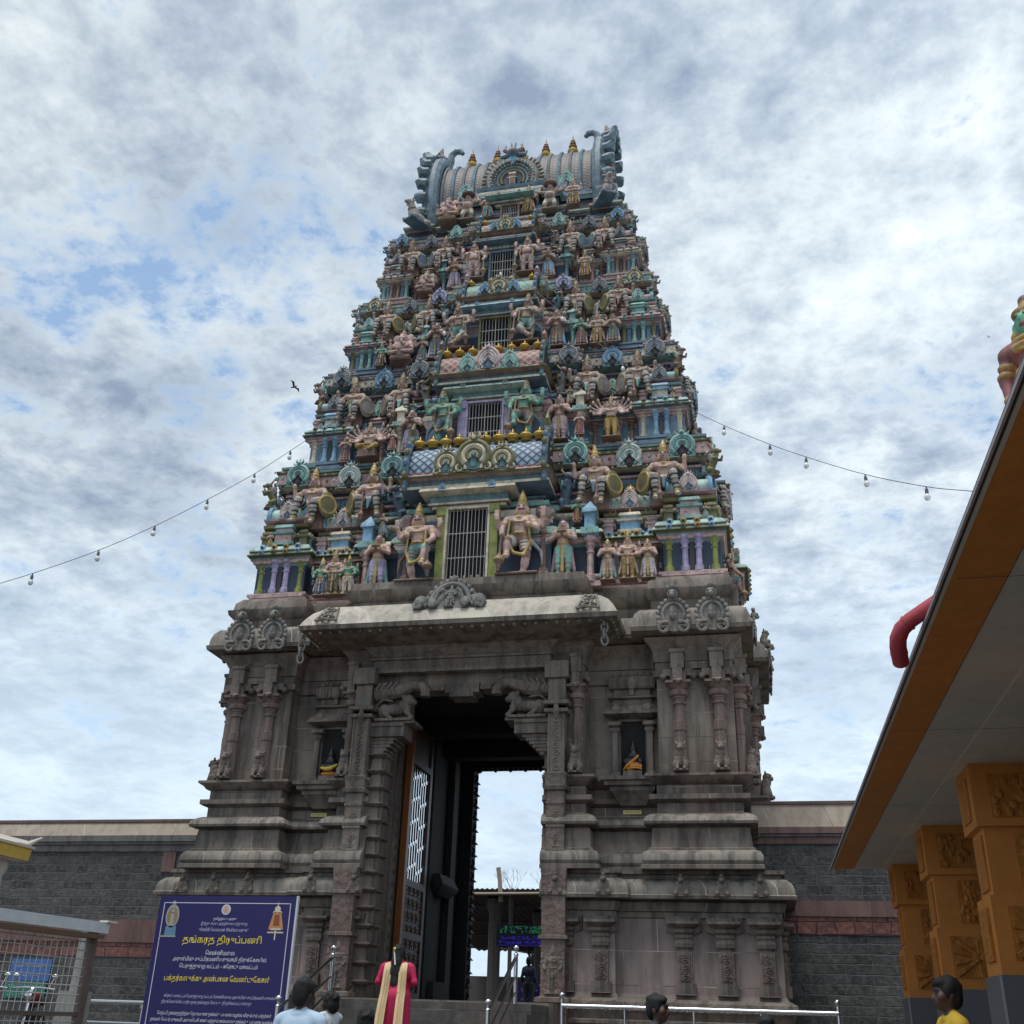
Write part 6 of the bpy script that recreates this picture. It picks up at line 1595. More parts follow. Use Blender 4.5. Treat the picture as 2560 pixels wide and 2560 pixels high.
def text_mesh(body, w, h, M, name='lettering', ext=.002, bold=0.0):
    cu = bpy.data.curves.new(name, 'FONT'); cu.body = body; cu.align_x = 'CENTER'; cu.align_y = 'CENTER'; cu.extrude = .0; cu.resolution_u = 3; cu.offset = bold
    o = bpy.data.objects.new(name, cu); COL.objects.link(o)
    dg = bpy.context.evaluated_depsgraph_get(); dg.update()
    me = bpy.data.meshes.new_from_object(o.evaluated_get(dg)); bpy.data.objects.remove(o); bpy.data.curves.remove(cu)
    if len(me.vertices) == 0: return me
    co = np.zeros(len(me.vertices) * 3, np.float32); me.vertices.foreach_get('co', co); co = co.reshape(-1, 3)
    lo, hi = co.min(0), co.max(0); c = (lo + hi) / 2
    sx = w / max(hi[0] - lo[0], 1e-6); sy = h / max(hi[1] - lo[1], 1e-6) if h else sx
    co[:, 0] = (co[:, 0] - c[0]) * sx; co[:, 1] = (co[:, 1] - c[1]) * sy; co[:, 2] = 0
    out = np.stack([co[:, 0], -co[:, 2], co[:, 1]], 1)
    me.vertices.foreach_set('co', out.reshape(-1)); me.materials.clear(); me.materials.append(M); me.update(); me.name = name
    return me
PLY = plain('yellow_plate', (.70, .58, .22), .5); PLK = plain('dark_red_lettering', (.16, .05, .02), .6)
for x, txt, lab in ((-3.58, 'ஸ்ரீ விநாயகர்', 'small yellow name plate on the moulding below the left niche'), (3.79, 'ஸ்ரீ முருகன்', 'small yellow name plate on the moulding below the right niche')):
    zc = 1.4 + (4.69 - 1.4) * K; yf = (.30 - .06) * K
    m = MB(); m.box(-.20, .20, -.02, .0, -.042, .042, PLY); o = m.build('name_plate', None, (x, yf, zc)); tag(o, lab, 'sign')
    link('lettering', text_mesh(txt, .34, .055, PLK), o, (0, -.023, 0))

# ------------------------------------------------------------------ notice board
NB = plain('royal_blue_flex', (.014, .009, .10), .5, var=.1, nscale=3)
WHT = plain('white_print', (.62, .60, .68), .5, var=.02); LIL = plain('lilac_print', (.48, .44, .66), .5, var=.02); YLP = plain('yellow_print', (.72, .56, .06), .5, var=.02)
bx0, bx1, bzt, by = -4.13, -1.51, 3.29, -5.2; bc = (bx0 + bx1) / 2; bw = bx1 - bx0
m = MB(); m.box(-bw / 2, bw / 2, 0, .05, .02, bzt - .74, NB)
BOARD = m.build('notice_board', None, (bc, by, .74)); tag(BOARD, 'large royal blue temple notice board with yellow and white Tamil lettering beside the steps', 'notice board')
m = MB(); m.box(bw / 2 - .0, bw / 2 + .03, -.005, .06, 0, bzt - .73, plain('white_frame', (.6, .6, .62), .4)); m.build('frame_edge', BOARD)
m = MB()
ht = bzt - .74
m.box(-bw / 2 + .10, bw / 2 - .10, -.004, -.001, ht - .125, ht - .112, WHT)
for q in (-1, 1): m.box(q * (bw / 2 - .10) - .007, q * (bw / 2 - .10) + .007, -.004, -.001, .05, ht - .112, WHT)
m.build('border_line', BOARD)
LINES = [(340, 265, 42, 'தமிழ்நாடு அரசு', WHT), (392, 530, 46, 'இந்து சமய அறநிைலயத்துைற', LIL), (457, 570, 48, '“சிரகிரி ேவலவன் சீக்கிரம் வருக”', LIL), (570, 905, 112, 'தங்கரத திருப்பணி', YLP), (697, 335, 54, 'ெசன்னிமைல', WHT),
         (772, 1075, 66, 'அருள்மிகு சுப்பிரமணியசுவாமி திருக்ேகாயில்', WHT), (846, 900, 66, 'ெபருந்துைற வட்டம் – ஈேராடு மாவட்டம்', WHT), (976, 1215, 88, 'பக்தர்களுக்கு அன்பான ேவண்டுேகாள்', YLP),
         (1156, 1290, 48, 'ஈேராடு மாவட்டம் ெபருந்துைற வட்டம் ெசன்னிமைல அருள்மிகு சுப்பிரமணியசுவாமி', LIL), (1217, 1045, 48, 'திருக்ேகாயிலில் புதியதாக தங்கரதம் ெசய்ய உத்ேதசிக்கப்பட்டுள்ளது.', LIL),
         (1332, 1315, 52, 'ேமற்படி தங்கரதத்திற்கு ேதைவயான தங்கம் உபயமாக வழங்க விரும்பும் பக்தர்கள்', WHT), (1397, 1415, 52, 'தங்கள் ெபயர் முகவரி அைலேபசி எண் மற்றும் எவ்வளவு தங்கம் உபயமாக வழங்க', WHT),
         (1467, 1440, 52, 'உள்ளீர்கள் என்ற விபரத்திைன மைலக்ேகாயில் அலுவலகத்தில் உள்ள பதிேவட்டில் பதிவு', WHT), (1536, 1450, 52, 'ெசய்து ெகாள்ளுமாறு ெதரிவித்துக்ெகாள்ளப்படுகிறது. ேமலும் தங்கரதம் ெசய்யும் சமயத்தில்', WHT)]
for y, w, h, txt, M in LINES:
    sc_ = .001685 * (1 - (y - 90) * .00004)
    dx = {1156: .10, 1217: -.13, 1332: .04}.get(y, 0)
    link('lettering', text_mesh(txt, w * sc_, h * .00153, M, bold=.012 if M is YLP else .006), BOARD, (dx, -.004, ht - (y - 90) * .00153))
m = MB()
def disc(cx, cz, r, M, y=-.003, n=24, sz=1.0): m.add([(cx + r * math.cos(2 * PI * i / n), y, cz + r * sz * math.sin(2 * PI * i / n)) for i in range(n)], [tuple(range(n))], M)
def quad(a, b, c, d, M, y=-.003): m.add([(p[0], y, p[1]) for p in (a, b, c, d)], [(0, 1, 2, 3)], M)
zs = ht - .225; disc(0, zs, .088, WHT); disc(0, zs, .066, plain('seal_pink', (.6, .42, .42), .5), -.0045); quad((-.03, zs - .05), (.03, zs - .05), (.018, zs + .04), (-.018, zs + .04), plain('seal_ochre', (.55, .35, .14), .5), -.006)
m.build('round_seal', BOARD)
m = MB(); ox, oz = -1.02, ht - .62
PB = plain('print_steel_blue', (.12, .24, .34), .5); PBR = plain('print_bronze', (.28, .19, .08), .5); PGY = plain('print_grey', (.33, .33, .30), .5)
disc(ox, oz + .28, .13, PGY, -.003, 24, 1.5); disc(ox, oz + .27, .10, PBR, -.0045, 24, 1.5); disc(ox, oz + .36, .035, PGY, -.006); quad((ox - .045, oz + .12), (ox + .045, oz + .12), (ox + .03, oz + .34), (ox - .03, oz + .34), PGY, -.006)
quad((ox - .11, oz - .06), (ox + .11, oz - .06), (ox + .10, oz + .11), (ox - .10, oz + .11), PB); quad((ox - .2, oz - .07), (ox + .12, oz - .07), (ox + .12, oz - .045), (ox - .2, oz - .045), PGY, -.0045); disc(ox, oz + .5, .035, PGY)
m.build('printed_idol_picture', BOARD)
m = MB(); ox, oz = .98, ht - .60; PO = plain('print_gold', (.50, .24, .07), .5); PW = plain('print_cream', (.6, .55, .42), .5); PD = plain('print_red_brown', (.25, .07, .03), .5)
quad((ox - .14, oz + .06), (ox + .14, oz + .06), (ox + .07, oz + .34), (ox - .07, oz + .34), PO); quad((ox - .06, oz + .12), (ox + .06, oz + .12), (ox + .045, oz + .3), (ox - .045, oz + .3), PD, -.0045)
quad((ox - .09, oz + .33), (ox + .09, oz + .33), (ox + .07, oz + .36), (ox - .07, oz + .36), PW); disc(ox, oz + .39, .055, PW, -.0045); quad((ox - .01, oz + .43), (ox + .01, oz + .43), (ox + .008, oz + .5), (ox - .008, oz + .5), PW)
quad((ox - .15, oz + .0), (ox + .15, oz + .0), (ox + .15, oz + .022), (ox - .15, oz + .022), PW); quad((ox - .012, oz - .11), (ox + .012, oz - .11), (ox + .012, oz + .06), (ox - .012, oz + .06), PW, -.0045); quad((ox - .1, oz + .05), (ox + .1, oz + .05), (ox + .09, oz + .08), (ox - .09, oz + .08), PW, -.0045)
m.build('printed_chariot_picture', BOARD)

# ------------------------------------------------------------------ steel railings
STE = plain('stainless_steel', (.60, .60, .61), .22, 1.0, var=.03)
def ballpost(m, x, y, z0, z1, r=.038):
    m.tube([(x, y, z0), (x, y, z1 - .17)], r, 14, STE); m.lathe(x, y, [(r, z1 - .17), (r * 1.25, z1 - .165), (r * 1.25, z1 - .15), (r * .8, z1 - .13), (r * .55, z1 - .12), (r * .55, z1 - .10), (r * .9, z1 - .09)], 14, STE); m.ball((x, y, z1 - .045), .055, STE, 14, 10)
def handrail(label, xl, yl, zl, bl, xu, yu, zu, bu):
    t = thing('stair_handrail', label, 'handrail', (xl, yl, bl), 0, 'steel handrails up the temple steps')
    for x, y, z, b in ((xl, yl, zl, bl), (xu, yu, zu, bu)):
        m = MB(); ballpost(m, x - xl, y - yl, b - bl, z - bl); m.build('ball_topped_post', t)
    for dz, r in ((-.20, .032), (-.52, .022), (-.78, .022)):
        m = MB(); m.tube([(0, 0, zl - bl + dz), (xu - xl, yu - yl, zu - bl + dz)], r, 10, STE); m.build('rail', t)
    return t
handrail('steel stair handrail with ball-topped posts next to the blue notice board', -1.5, -5.5, 1.71, .74, -1.5, -3.24, 2.63, 1.55)
handrail('steel stair handrail with ball-topped posts in the middle of the doorway', 2.0, -5.2, 1.75, .74, 1.9, -2.7, 2.72, 1.7)
def railing(label, x0, x1, y, zt, posts):
    t = thing('steel_railing', label, 'railing', (x0, y, .74), 0, 'steel railings along the terrace edge')
    for i, x in enumerate(posts):
        m = MB()
        if i in (0, len(posts) - 1): m.tube([(x - x0, 0, 0), (x - x0, 0, zt - .74 - .02)], .025, 12, STE); m.ball((x - x0, 0, zt - .74 + .03), .045, STE, 12, 8)
        else: m.tube([(x - x0, 0, 0), (x - x0, 0, zt - .74 - .12)], .018, 10, STE)
        m.build('post', t)
    for dz, r in ((-.12, .035), (-.45, .02), (-.72, .02)):
        m = MB(); m.tube([(0, 0, zt - .74 + dz), (x1 - x0, 0, zt - .74 + dz)], r, 12, STE); m.build('rail', t)
railing('horizontal steel railing in front of the tower base, to the right of the steps', 3.27, 7.42, -5.55, 1.80, (3.27, 4.25, 5.30, 6.3, 7.42))
railing('horizontal steel railing between the wire mesh screen and the blue notice board', -5.46, -1.65, -4.9, 1.66, (-5.46, -4.3, -3.0, -1.65))

# ------------------------------------------------------------------ string lights
WIRE = plain('black_cable', (.05, .05, .06), .6); BULB = plain('frosted_bulb', (.70, .72, .72), .15, var=.02); CAP = plain('bulb_cap', (.10, .10, .11), .4)
def string(name_lab, pts, bulbs):
    t = thing('string_light', name_lab, 'string light', pts[0], 0, 'bulb strings slung from the tower')
    o = Vector(pts[0]); m = MB(); P_ = [Vector(p) - o for p in pts]
    # smooth through the points
    Q = []
    for i in range(len(P_) - 1):
        a, b, c, d = P_[max(i - 1, 0)], P_[i], P_[i + 1], P_[min(i + 2, len(P_) - 1)]
        for s in range(6):
            u = s / 6; Q.append(.5 * ((2 * b) + (c - a) * u + (2 * a - 5 * b + 4 * c - d) * u * u + (3 * b - a - 3 * c + d) * u ** 3))
    Q.append(P_[-1]); m.tube(Q, .007, 5, WIRE); m.build('cable', t)
    bm = MB(); bm.tube([(0, 0, 0), (0, 0, -.05)], .014, 6, WIRE); bm.lathe(0, 0, [(.02, -.16), (.035, -.15), (.035, -.09), (.028, -.05)], 10, CAP); bm.ball((0, 0, -.23), .062, BULB, 12, 9, (1, 1, 1.15)); bm.lathe(0, 0, [(.05, -.20), (.034, -.155)], 10, BULB)
    me = bm.mesh('bulb')
    for b in bulbs: link('bulb', me, t, Vector(b) - o, (random.uniform(-.1, .1), random.uniform(-.1, .1), 0), .85)
LSTR = 'SLEFT'; RSTR = 'SRIGHT'
string('bulb string drooping from the upper tower window away to the left of the tower', [(0.1, 0.9, 21.72), (-0.54, 0.45, 20.35), (-1.3, -0.2, 18.8), (-2.05, -0.9, 17.23), (-2.68, -1.7, 15.79), (-3.47, -2.6, 14.39), (-3.88, -3.1, 13.63), (-4.4, -3.7, 12.73), (-5.07, -4.4, 11.76), (-5.86, -5.0, 10.88), (-6.67, -5.6, 10.09), (-7.64, -6.2, 9.37), (-8.52, -6.8, 8.76)],
       [(-1.19, -0.1, 19.03), (-3.88, -3.1, 13.63), (-4.4, -3.7, 12.73), (-5.07, -4.4, 11.76), (-5.86, -5.0, 10.88), (-6.67, -5.6, 10.09), (-7.64, -6.2, 9.37), (0.1, 0.9, 21.72)])
string('bulb string drooping from the upper tower window to the hall roof at the right', [(0.27, 0.9, 21.7), (1.12, 0.4, 20.56), (2.15, -0.1, 19.12), (3.11, -0.6, 17.77), (4.41, -1.4, 15.9), (5.45, -2.2, 14.49), (6.34, -3.0, 13.39), (7.24, -3.8, 12.38), (7.88, -4.5, 11.64), (8.79, -5.6, 10.59), (9.57, -6.8, 9.66), (10.01, -7.6, 9.14), (10.36, -8.4, 8.65)],
       [(6.34, -3.0, 13.39), (7.24, -3.8, 12.38), (7.88, -4.5, 11.64), (8.79, -5.6, 10.59), (9.57, -6.8, 9.66), (3.92, -1.09, 16.61), (2.19, -0.12, 19.08)])
# ------------------------------------------------------------------ wire mesh screen
WM = plain('galvanised_mesh', (.52, .50, .47), .5, .2); RUST = plain('brown_angle_iron', (.14, .10, .085), .6, .2, var=.3)
GALV = plain('galvanised_sheet', (.62, .65, .66), .45, .15, var=.25, nscale=14); PLYW = plain('brown_underside', (.24, .16, .11), .7)
fa, fb = Vector((.96, -15.0, 0)), Vector((.50, -18.2, 0)); fd = (fb - fa); fl = fd.length; fd.normalize()
FEN = thing('wire_mesh_screen', 'wire mesh screen with a galvanised top beam and brown iron post', 'mesh fence', fa, math.atan2(fd.y, fd.x))
m = MB()
n = int(fl / .064)
for i in range(n + 1): m.tube([(i * .064, 0, .1), (i * .064, 0, 1.98)], .0042, 4, WM, False)
for i in range(int(1.9 / .066)): m.tube([(0, .004, .12 + i * .066), (fl, .004, .12 + i * .066)], .0045, 4, WM, False)
m.build('wire_mesh', FEN)
m = MB(); m.box(-.04, .03, -.03, .03, 0, 2.02, RUST); m.build('post', FEN); m = MB(); m.box(fl - .03, fl + .03, -.03, .03, 0, 2.0, RUST); m.build('post', FEN)
m = MB(); m.hexa([(-.02, -.05, 1.93), (fl, -.05, 1.93), (fl, .10, 1.93), (-.02, .10, 1.93)], [(-.02, -.05, 1.96), (fl, -.05, 1.96), (fl, .12, 1.96), (-.02, .12, 1.96)], PLYW); m.box(-.03, fl, .085, .13, 1.97, 2.04, GALV); m.box(-.03, fl, -.05, .13, 2.04, 2.055, GALV); m.box(-.10, .02, .06, .15, 2.055, 2.07, plain('white_cap', (.6, .55, .53), .5)); m.build('top_beam', FEN)
for zz_ in (.75, 1.35):
    m = MB(); m.box(0, fl, -.02, .02, zz_, zz_ + .03, RUST); m.build('cross_bar', FEN)

# whitewashed post on a grey block behind the screen
LIM = stone('peeling_limewash', (.30, .30, .28), (9, 9), .5, 0, (.62, .62, .58), (.32, .31, .28))
m = MB(); m.lathe(0, 0, [(.085, .0), (.085, 1.05), (.075, 1.7), (.07, 2.3)], 12, LIM); m.build
o = m.build('whitewashed_post', None, (-1.80, -10.85, .0)); tag(o, 'peeling whitewashed round post standing behind the wire mesh screen', 'post')
m = MB(); m.box(-.14, .14, -.14, .14, 0, 1.60, plain('cement_block', (.22, .22, .20), .8, var=.25)); m.build('cement_base', o)

# signs on the left wall
SB = plain('sign_blue', (.05, .13, .36), .4); SG = plain('sign_green', (.02, .16, .12), .4); SW = plain('sign_white_marks', (.42, .46, .50), .5); SGW = plain('sign_pale_green_marks', (.30, .46, .38), .5)
def marks(par, y, rows, M):
    m = MB(); random.seed(len(rows))
    for (x0, x1, z, h) in rows:
        x = x0
        while x < x1:
            w = random.uniform(.02, .06)
            pts = [(x + random.uniform(-.01, w), y, z + random.uniform(-h, h)) for _ in range(4)]
            m.tube(pts, .009, 4, M); x += w + .025
    m.build('lettering', par)
m = MB(); m.box(-.56, .56, -.02, 0, -.25, .25, SB); o = m.build('blue_sign', None, (-11.35, 1.74, 2.25)); tag(o, 'blue sign with two rows of white writing on the rubble wall behind the mesh', 'sign'); marks(o, -.022, [(-.46, .48, .08, .035), (-.16, .22, -.12, .035)], SW)
m = MB(); m.box(-.57, .55, -.02, 0, -.19, .19, SG); o = m.build('green_sign', None, (-11.38, 1.74, 1.80)); tag(o, 'green sign with pale writing mounted directly below the blue sign', 'sign'); marks(o, -.022, [(-.48, .48, .08, .04), (-.46, .42, -.10, .035)], SGW)

# small shrine roof at the far left
YR = plain('yellow_fascia', (.62, .40, .08), .5, var=.3, nscale=10); CR2 = plain('cream_roof', (.52, .47, .40), .6)
SHR = thing('shrine_pavilion', 'small pavilion with an upturned cream roof and a yellow painted eave', 'pavilion', (-7.4, -8.4, .74))
rx, ry = 1.92, 1.12
m = MB(); m.sweep(rect(-rx, rx, -ry, ry), [(2.86, .0, YR), (3.04, .02, YR), (3.05, .05, CR2), (3.09, .05, CR2), (3.12, -.1, CR2), (3.26, -.5, CR2), (3.5, -.8, CR2), (3.8, -1.0, CR2)])
for q in (-1, 1):
    for w in (-1, 1): m.tube([(q * (rx - .5), w * (ry - .3), 3.2), (q * (rx - .05), w * (ry - .02), 3.12), (q * (rx + .12), w * (ry + .08), 3.24)], [.07, .06, .02], 7, CR2)
m.build('roof', SHR); m = MB(); m.box(-rx + .05, rx - .05, -ry + .05, ry - .05, 2.84, 2.86, SOF); m.build('ceiling', SHR)
for q in (-1, 1):
    for w in (-1, 1): m = MB(); m.lathe(q * (rx - .35), w * (ry - .25), [(.14, 0), (.14, .2), (.1, .25), (.1, 2.6), (.15, 2.7), (.15, 2.84)], 10, CR2); m.build('post', SHR)

# parked motorcycles behind the screen
BKP = plain('black_bike_paint', (.015, .015, .017), .3); TYR = plain('tyre_rubber', (.02, .02, .02), .8); BRD = plain('dark_red_bike_paint', (.12, .015, .015), .3)
def motorcycle(x, y, rz, paintM, label):
    t = thing('motorcycle', label, 'motorcycle', (x, y, .74), rz, 'motorcycles parked by the left wall')
    for xx in (-.62, .62):
        m = MB(); m.tube([(xx + .27 * math.cos(a), 0, .30 + .27 * math.sin(a)) for a in [2 * PI * i / 20 for i in range(21)]], .045, 8, TYR, False)
        for i in range(6): m.tube([(xx, 0, .3), (xx + .25 * math.cos(i * PI / 3), 0, .3 + .25 * math.sin(i * PI / 3))], .008, 4, CHR)
        m.build('wheel', t)
    m = MB(); m.tube([(.62, 0, .3), (.42, 0, .85), (.38, 0, .98)], .03, 8, CHR); m.tube([(.4, 0, .8), (-.1, 0, .5), (-.62, 0, .3)], .035, 8, BKP); m.box(-.15, .2, -.12, .12, .28, .55, BKP); m.build('frame', t)
    m = MB(); m.ball((.12, 0, .80), .2, paintM, 12, 8, (1.3, .7, .7)); m.build('fuel_tank', t)
    m = MB(); m.ball((-.38, 0, .78), .2, TYR, 12, 8, (1.8, .65, .4)); m.build('seat', t)
    m = MB(); m.tube([(.30, -.38, .98), (.38, -.15, 1.0), (.38, .15, 1.0), (.30, .38, .98)], .016, 8, CHR); m.build('handlebar', t)
    m = MB(); m.ball((.52, 0, .86), .09, CHR, 10, 8); m.build('headlight', t)
    for q in (-1, 1): m = MB(); m.tube([(.34, q * .28, 1.0), (.36, q * .34, 1.16)], .008, 5, CHR); m.ball((.35, q * .35, 1.2), .06, CHR, 10, 7, (.3, 1, .7)); m.build('mirror', t)
motorcycle(-7.75, -4.5, -1.15, BKP, 'black motorcycle parked behind the wire mesh screen, nearest the left edge')
motorcycle(-7.0, -4.1, -1.2, BRD, 'dark red motorcycle parked behind the wire mesh screen beside the black one')
TLC = plain('teal_cloth', (.20, .36, .34), .8, var=.2); 
f = Fig(); f.chain([(-.12, 0, .1), (-.08, -.02, .34), (.04, -.03, .42), (.16, 0, .3), (.1, 0, .1)], [.05, .07, .07, .06, .05], 'cloth'); f.e((0, 0, .15), (.16, .08, .14), 'cloth')
tag(link('cloth_bundle', recolour(f.mesh('cloth_bundle', .015), dict(cloth=TLC)), None, (-7.62, -4.85, 1.62)), 'crumpled teal cloth bundle lying over the black motorcycle', 'cloth')
PKB = plain('pink_plastic', (.55, .16, .22), .4)
f = Fig(); f.e((0, 0, .14), (.16, .12, .13), 'cloth'); f.t((0, 0, .27), (0, 1, 0), .07, .012, 'cloth')
tag(link('bag', recolour(f.mesh('bag', .015), dict(cloth=PKB)), None, (-.60, -14.2, 1.08)), 'pink bag behind the wire mesh screen at the bottom left', 'bag')
m = MB(); m.lathe(0, 0, [(.10, 0), (.17, .12), (.19, .13), (.15, .12), (.09, .02)], 16, plain('straw_basket', (.52, .28, .12), .7, var=.3, nscale=30)); tag(m.build('basket', None, (-.88, -14.35, 1.13)), 'orange straw basket next to the pink bag', 'basket')
m = MB(); m.box(-.7, .55, -.3, .3, 1.02, 1.08, PLYW)
t = thing('table', 'low dark table holding the pink bag and basket behind the mesh', 'table', (-.72, -14.28, 0)); m.build('table_top', t)
for q in (-1, 1):
    for w in (-1, 1): m = MB(); m.box(q * .6 - .03 - .08, q * .6 + .03 - .08, w * .25 - .03, w * .25 + .03, 0, 1.02, PLYW); m.build('leg', t)

# ------------------------------------------------------------------ the court seen through the doorway
TIN = plain('rusty_tin_sheet', (.10, .08, .07), .7, .2, var=.4, nscale=5); BAMB = plain('bamboo_pole', (.42, .36, .28), .6); PST = plain('weathered_pillar', (.10, .09, .085), .8, var=.3)
def shed(name, label, x0, x1, y0, y1, z, posts, pole):
    t = thing(name, label, 'shed', ((x0 + x1) / 2, y0, 1.75)); ox, oy, oz = -(x0 + x1) / 2, -y0, -1.75
    n = int((x1 - x0) / .12); V_ = []
    for i in range(n + 1):
        x = x0 + (x1 - x0) * i / n; zz_ = z + .03 * (1 if i % 2 else -1) + oz
        V_ += [(x + ox, y0 + oy, zz_), (x + ox, y1 + oy, zz_ - 1.1), (x + ox, y0 + oy, zz_ + .012), (x + ox, y1 + oy, zz_ - 1.088)]
    F_ = []
    for i in range(n): a = 4 * i; b = a + 4; F_ += [(a, a + 1, b + 1, b), (a + 2, b + 2, b + 3, a + 3), (a, b, b + 2, a + 2), (a + 1, a + 3, b + 3, b + 1)]
    m = MB(); m.add(V_, F_, TIN); m.build('corrugated_roof', t)
    if pole: m = MB(); m.tube([(x0 + ox - .1, y0 + oy - .05, z + oz - .03), (x1 + ox + .1, y0 + oy - .05, z + oz + .08)], .045, 8, BAMB); m.build('bamboo_pole', t)
    for i in range(4): m = MB(); yy = y0 + (y1 - y0) * (i + .5) / 4; m.tube([(x0 + ox, yy + oy, z + oz - .10 - 1.1 * (yy - y0) / (y1 - y0)), (x1 + ox, yy + oy, z + oz - .10 - 1.1 * (yy - y0) / (y1 - y0))], .05, 6, PST); m.build('rafter', t)
    for (x, y, r) in posts: m = MB(); m.lathe(x + ox, y + oy, [(r * 1.2, 0), (r * 1.2, .3), (r, .35), (r, z - 2.25 - 1.1 * (y - y0) / (y1 - y0)), (r * 1.4, z - 2.05 - 1.1 * (y - y0) / (y1 - y0)), (r * 1.4, z - 1.79 - 1.1 * (y - y0) / (y1 - y0))], 8, PST); m.build('post', t)
    return t
shed('tin_shed', 'dark corrugated tin shed on stone posts seen through the doorway', -6, 3, 14, 26, 5.42, [(-2.62, 14.6, .22), (-2.02, 14.4, .07), (-1.45, 17, .24), (-.1, 17.5, .26), (-4, 14.6, .2), (2, 14.6, .22), (-.9, 24, .22), (-3, 24, .2)], True)
shed('tin_shed', 'second tin roof rising behind the dark shed in the doorway', -9, -1.75, 27, 36, 7.05, [(-8, 28, .2), (-2.2, 28, .2)], False)
m = MB(); m.tube([(-2.36, 14.3, 5.2), (-2.42, 14.3, 5.9), (-2.49, 14.3, 6.34)], [.085, .08, .085], 7, BAMB); tag(m.build('wooden_pole'), 'pale upright wooden pole sticking up above the tin shed roof', 'pole')
m = MB(); random.seed(3)
def twig(p, d, l, r, k_):
    q = p + d * l; m.tube([p, p * .5 + q * .5 + Vector((random.uniform(-.04, .04), 0, .02)), q], [r, r * .8, r * .5], 4, PST)
    if k_:
        for _ in range(3): twig(q, (d + Vector((random.uniform(-.8, .8), random.uniform(-.3, .3), random.uniform(-.2, .5)))).normalized(), l * .62, r * .5, k_ - 1)
for bxx in (-.5, .35): twig(Vector((bxx, 0, 2.4)), Vector((bxx * .6, 0, 1)).normalized(), 1.4, .035, 4)
TR = thing('bare_tree', 'leafless twiggy tree behind the tin shed roof', 'tree', (-2.5, 22, 1.75)); m.build('crown', TR)
m = MB(); m.tube([(0, 0, 0), (.02, 0, 1.4), (-.5, 0, 2.42)], [.12, .09, .04], 8, PST); m.tube([(.02, 0, 1.4), (.35, 0, 2.42)], [.08, .04], 8, PST); m.build('trunk', TR)
m = MB(); m.box(-12, 10, 25.5, 25.9, 1.75, 3.25, PST); t = thing('low_wall', 'dark low wall at the back of the court beyond the doorway', 'wall', (0, 0, 0)); m.build('masonry', t)
# running-text LED board
LG = plain('led_green', (.02, .42, .12), .5, 0, .14, 0); LB = plain('led_blue', (.05, .03, .62), .5, 0, .2, 0); LK = plain('led_panel', (.004, .004, .02), .4)
m = MB(); m.box(-.95, .95, 0, .08, -.34, .34, LK); o = m.build('led_board', None, (-1.36, 13.6, 4.06)); tag(o, 'lit LED text board with green and blue rows hanging under the tin shed', 'LED sign')
m = MB(); random.seed(5)
for r_, M in ((.26, LG), (.14, LG), (-.06, LB), (-.20, LB)):
    x = -.88
    while x < .88:
        if random.random() < .72:
            for zz_ in (-.035, 0, .035):
                if random.random() < .6: m.box(x, x + .03, -.008, -.002, r_ + zz_ - .011, r_ + zz_ + .011, M)
        x += .042
for i in range(60): m.box(-.92 + i * .0306, -.905 + i * .0306, -.007, -.002, -.31 + .01 * (i % 3), -.29 + .01 * (i % 3), LB)
m.build('lit_text', o)
m = MB(); m.tube([(-1.9, 13.65, 4.40), (-1.9, 13.65, 5.4)], .012, 5, WIRE); m.tube([(-.8, 13.65, 4.40), (-.8, 13.65, 5.4)], .012, 5, WIRE)
m2 = MB(); m2.v, m2.f, m2.m, m2.mats = [(x + 1.36, y - 13.6, z - 4.06) for x, y, z in m.v], m.f, m.m, m.mats; m2.build('hanging_wire', o)
# pale awning, car, blue board
AWN = plain('white_tarpaulin', (.66, .67, .66), .6, var=.06)
t = thing('awning', 'sloping white tarpaulin awning behind the shed posts', 'awning', (-1.8, 23, 1.75)); m = MB(); m.hexa([(-3, 0, 2.55), (3.5, 0, 1.55), (3.5, 3, 2.1), (-3, 3, 3.1)], [(-3, 0, 2.6), (3.5, 0, 1.6), (3.5, 3, 2.15), (-3, 3, 3.15)], AWN); m.build('sheet', t)
for x, z in ((-2.9, 2.55), (3.4, 1.56)): m = MB(); m.tube([(x, .05, 0), (x, .05, z)], .03, 6, PST); m.build('pole', t)
def small_car(x, y, z, label):
    CW = plain('white_car_paint', (.72, .73, .74), .2, var=.02); GLS = plain('dark_car_glass', (.02, .03, .035), .1)
    t = thing('parked_car', label, 'car', (x, y, z), .25)
    f = Fig(); f.b((0, 0, .55), (2.0, .82, .30), .16, 'skin'); f.b((-.1, 0, .98), (1.25, .70, .34), .25, 'skin')
    for xx in (-1.25, 1.25):
        for q in (-1, 1): f.e((xx, q * .78, .36), (.40, .12, .38), 'skin')
    link('body', recolour(f.mesh('car_body', .05, .08), dict(skin=CW)), t)
    m = MB(); m.box(-1.22, 1.02, -.715, .715, .92, 1.20, GLS); m.build('window', t)
    for xx in (-1.25, 1.25):
        for q in (-1, 1):
            m = MB(); m.tube([(xx, q * .80, .32), (xx, q * .92, .32)], .31, 16, TYR); m.tube([(xx, q * .9, .32), (xx, q * .935, .32)], .18, 12, CHR); m.build('wheel', t)
    for q in (-1, 1): m = MB(); m.ball((1.95, q * .55, .66), .14, CHR, 8, 6, (.5, 1, .7)); m.build('headlight', t)
small_car(.3, 19.5, 1.75, 'white car parked in the court beyond the doorway')
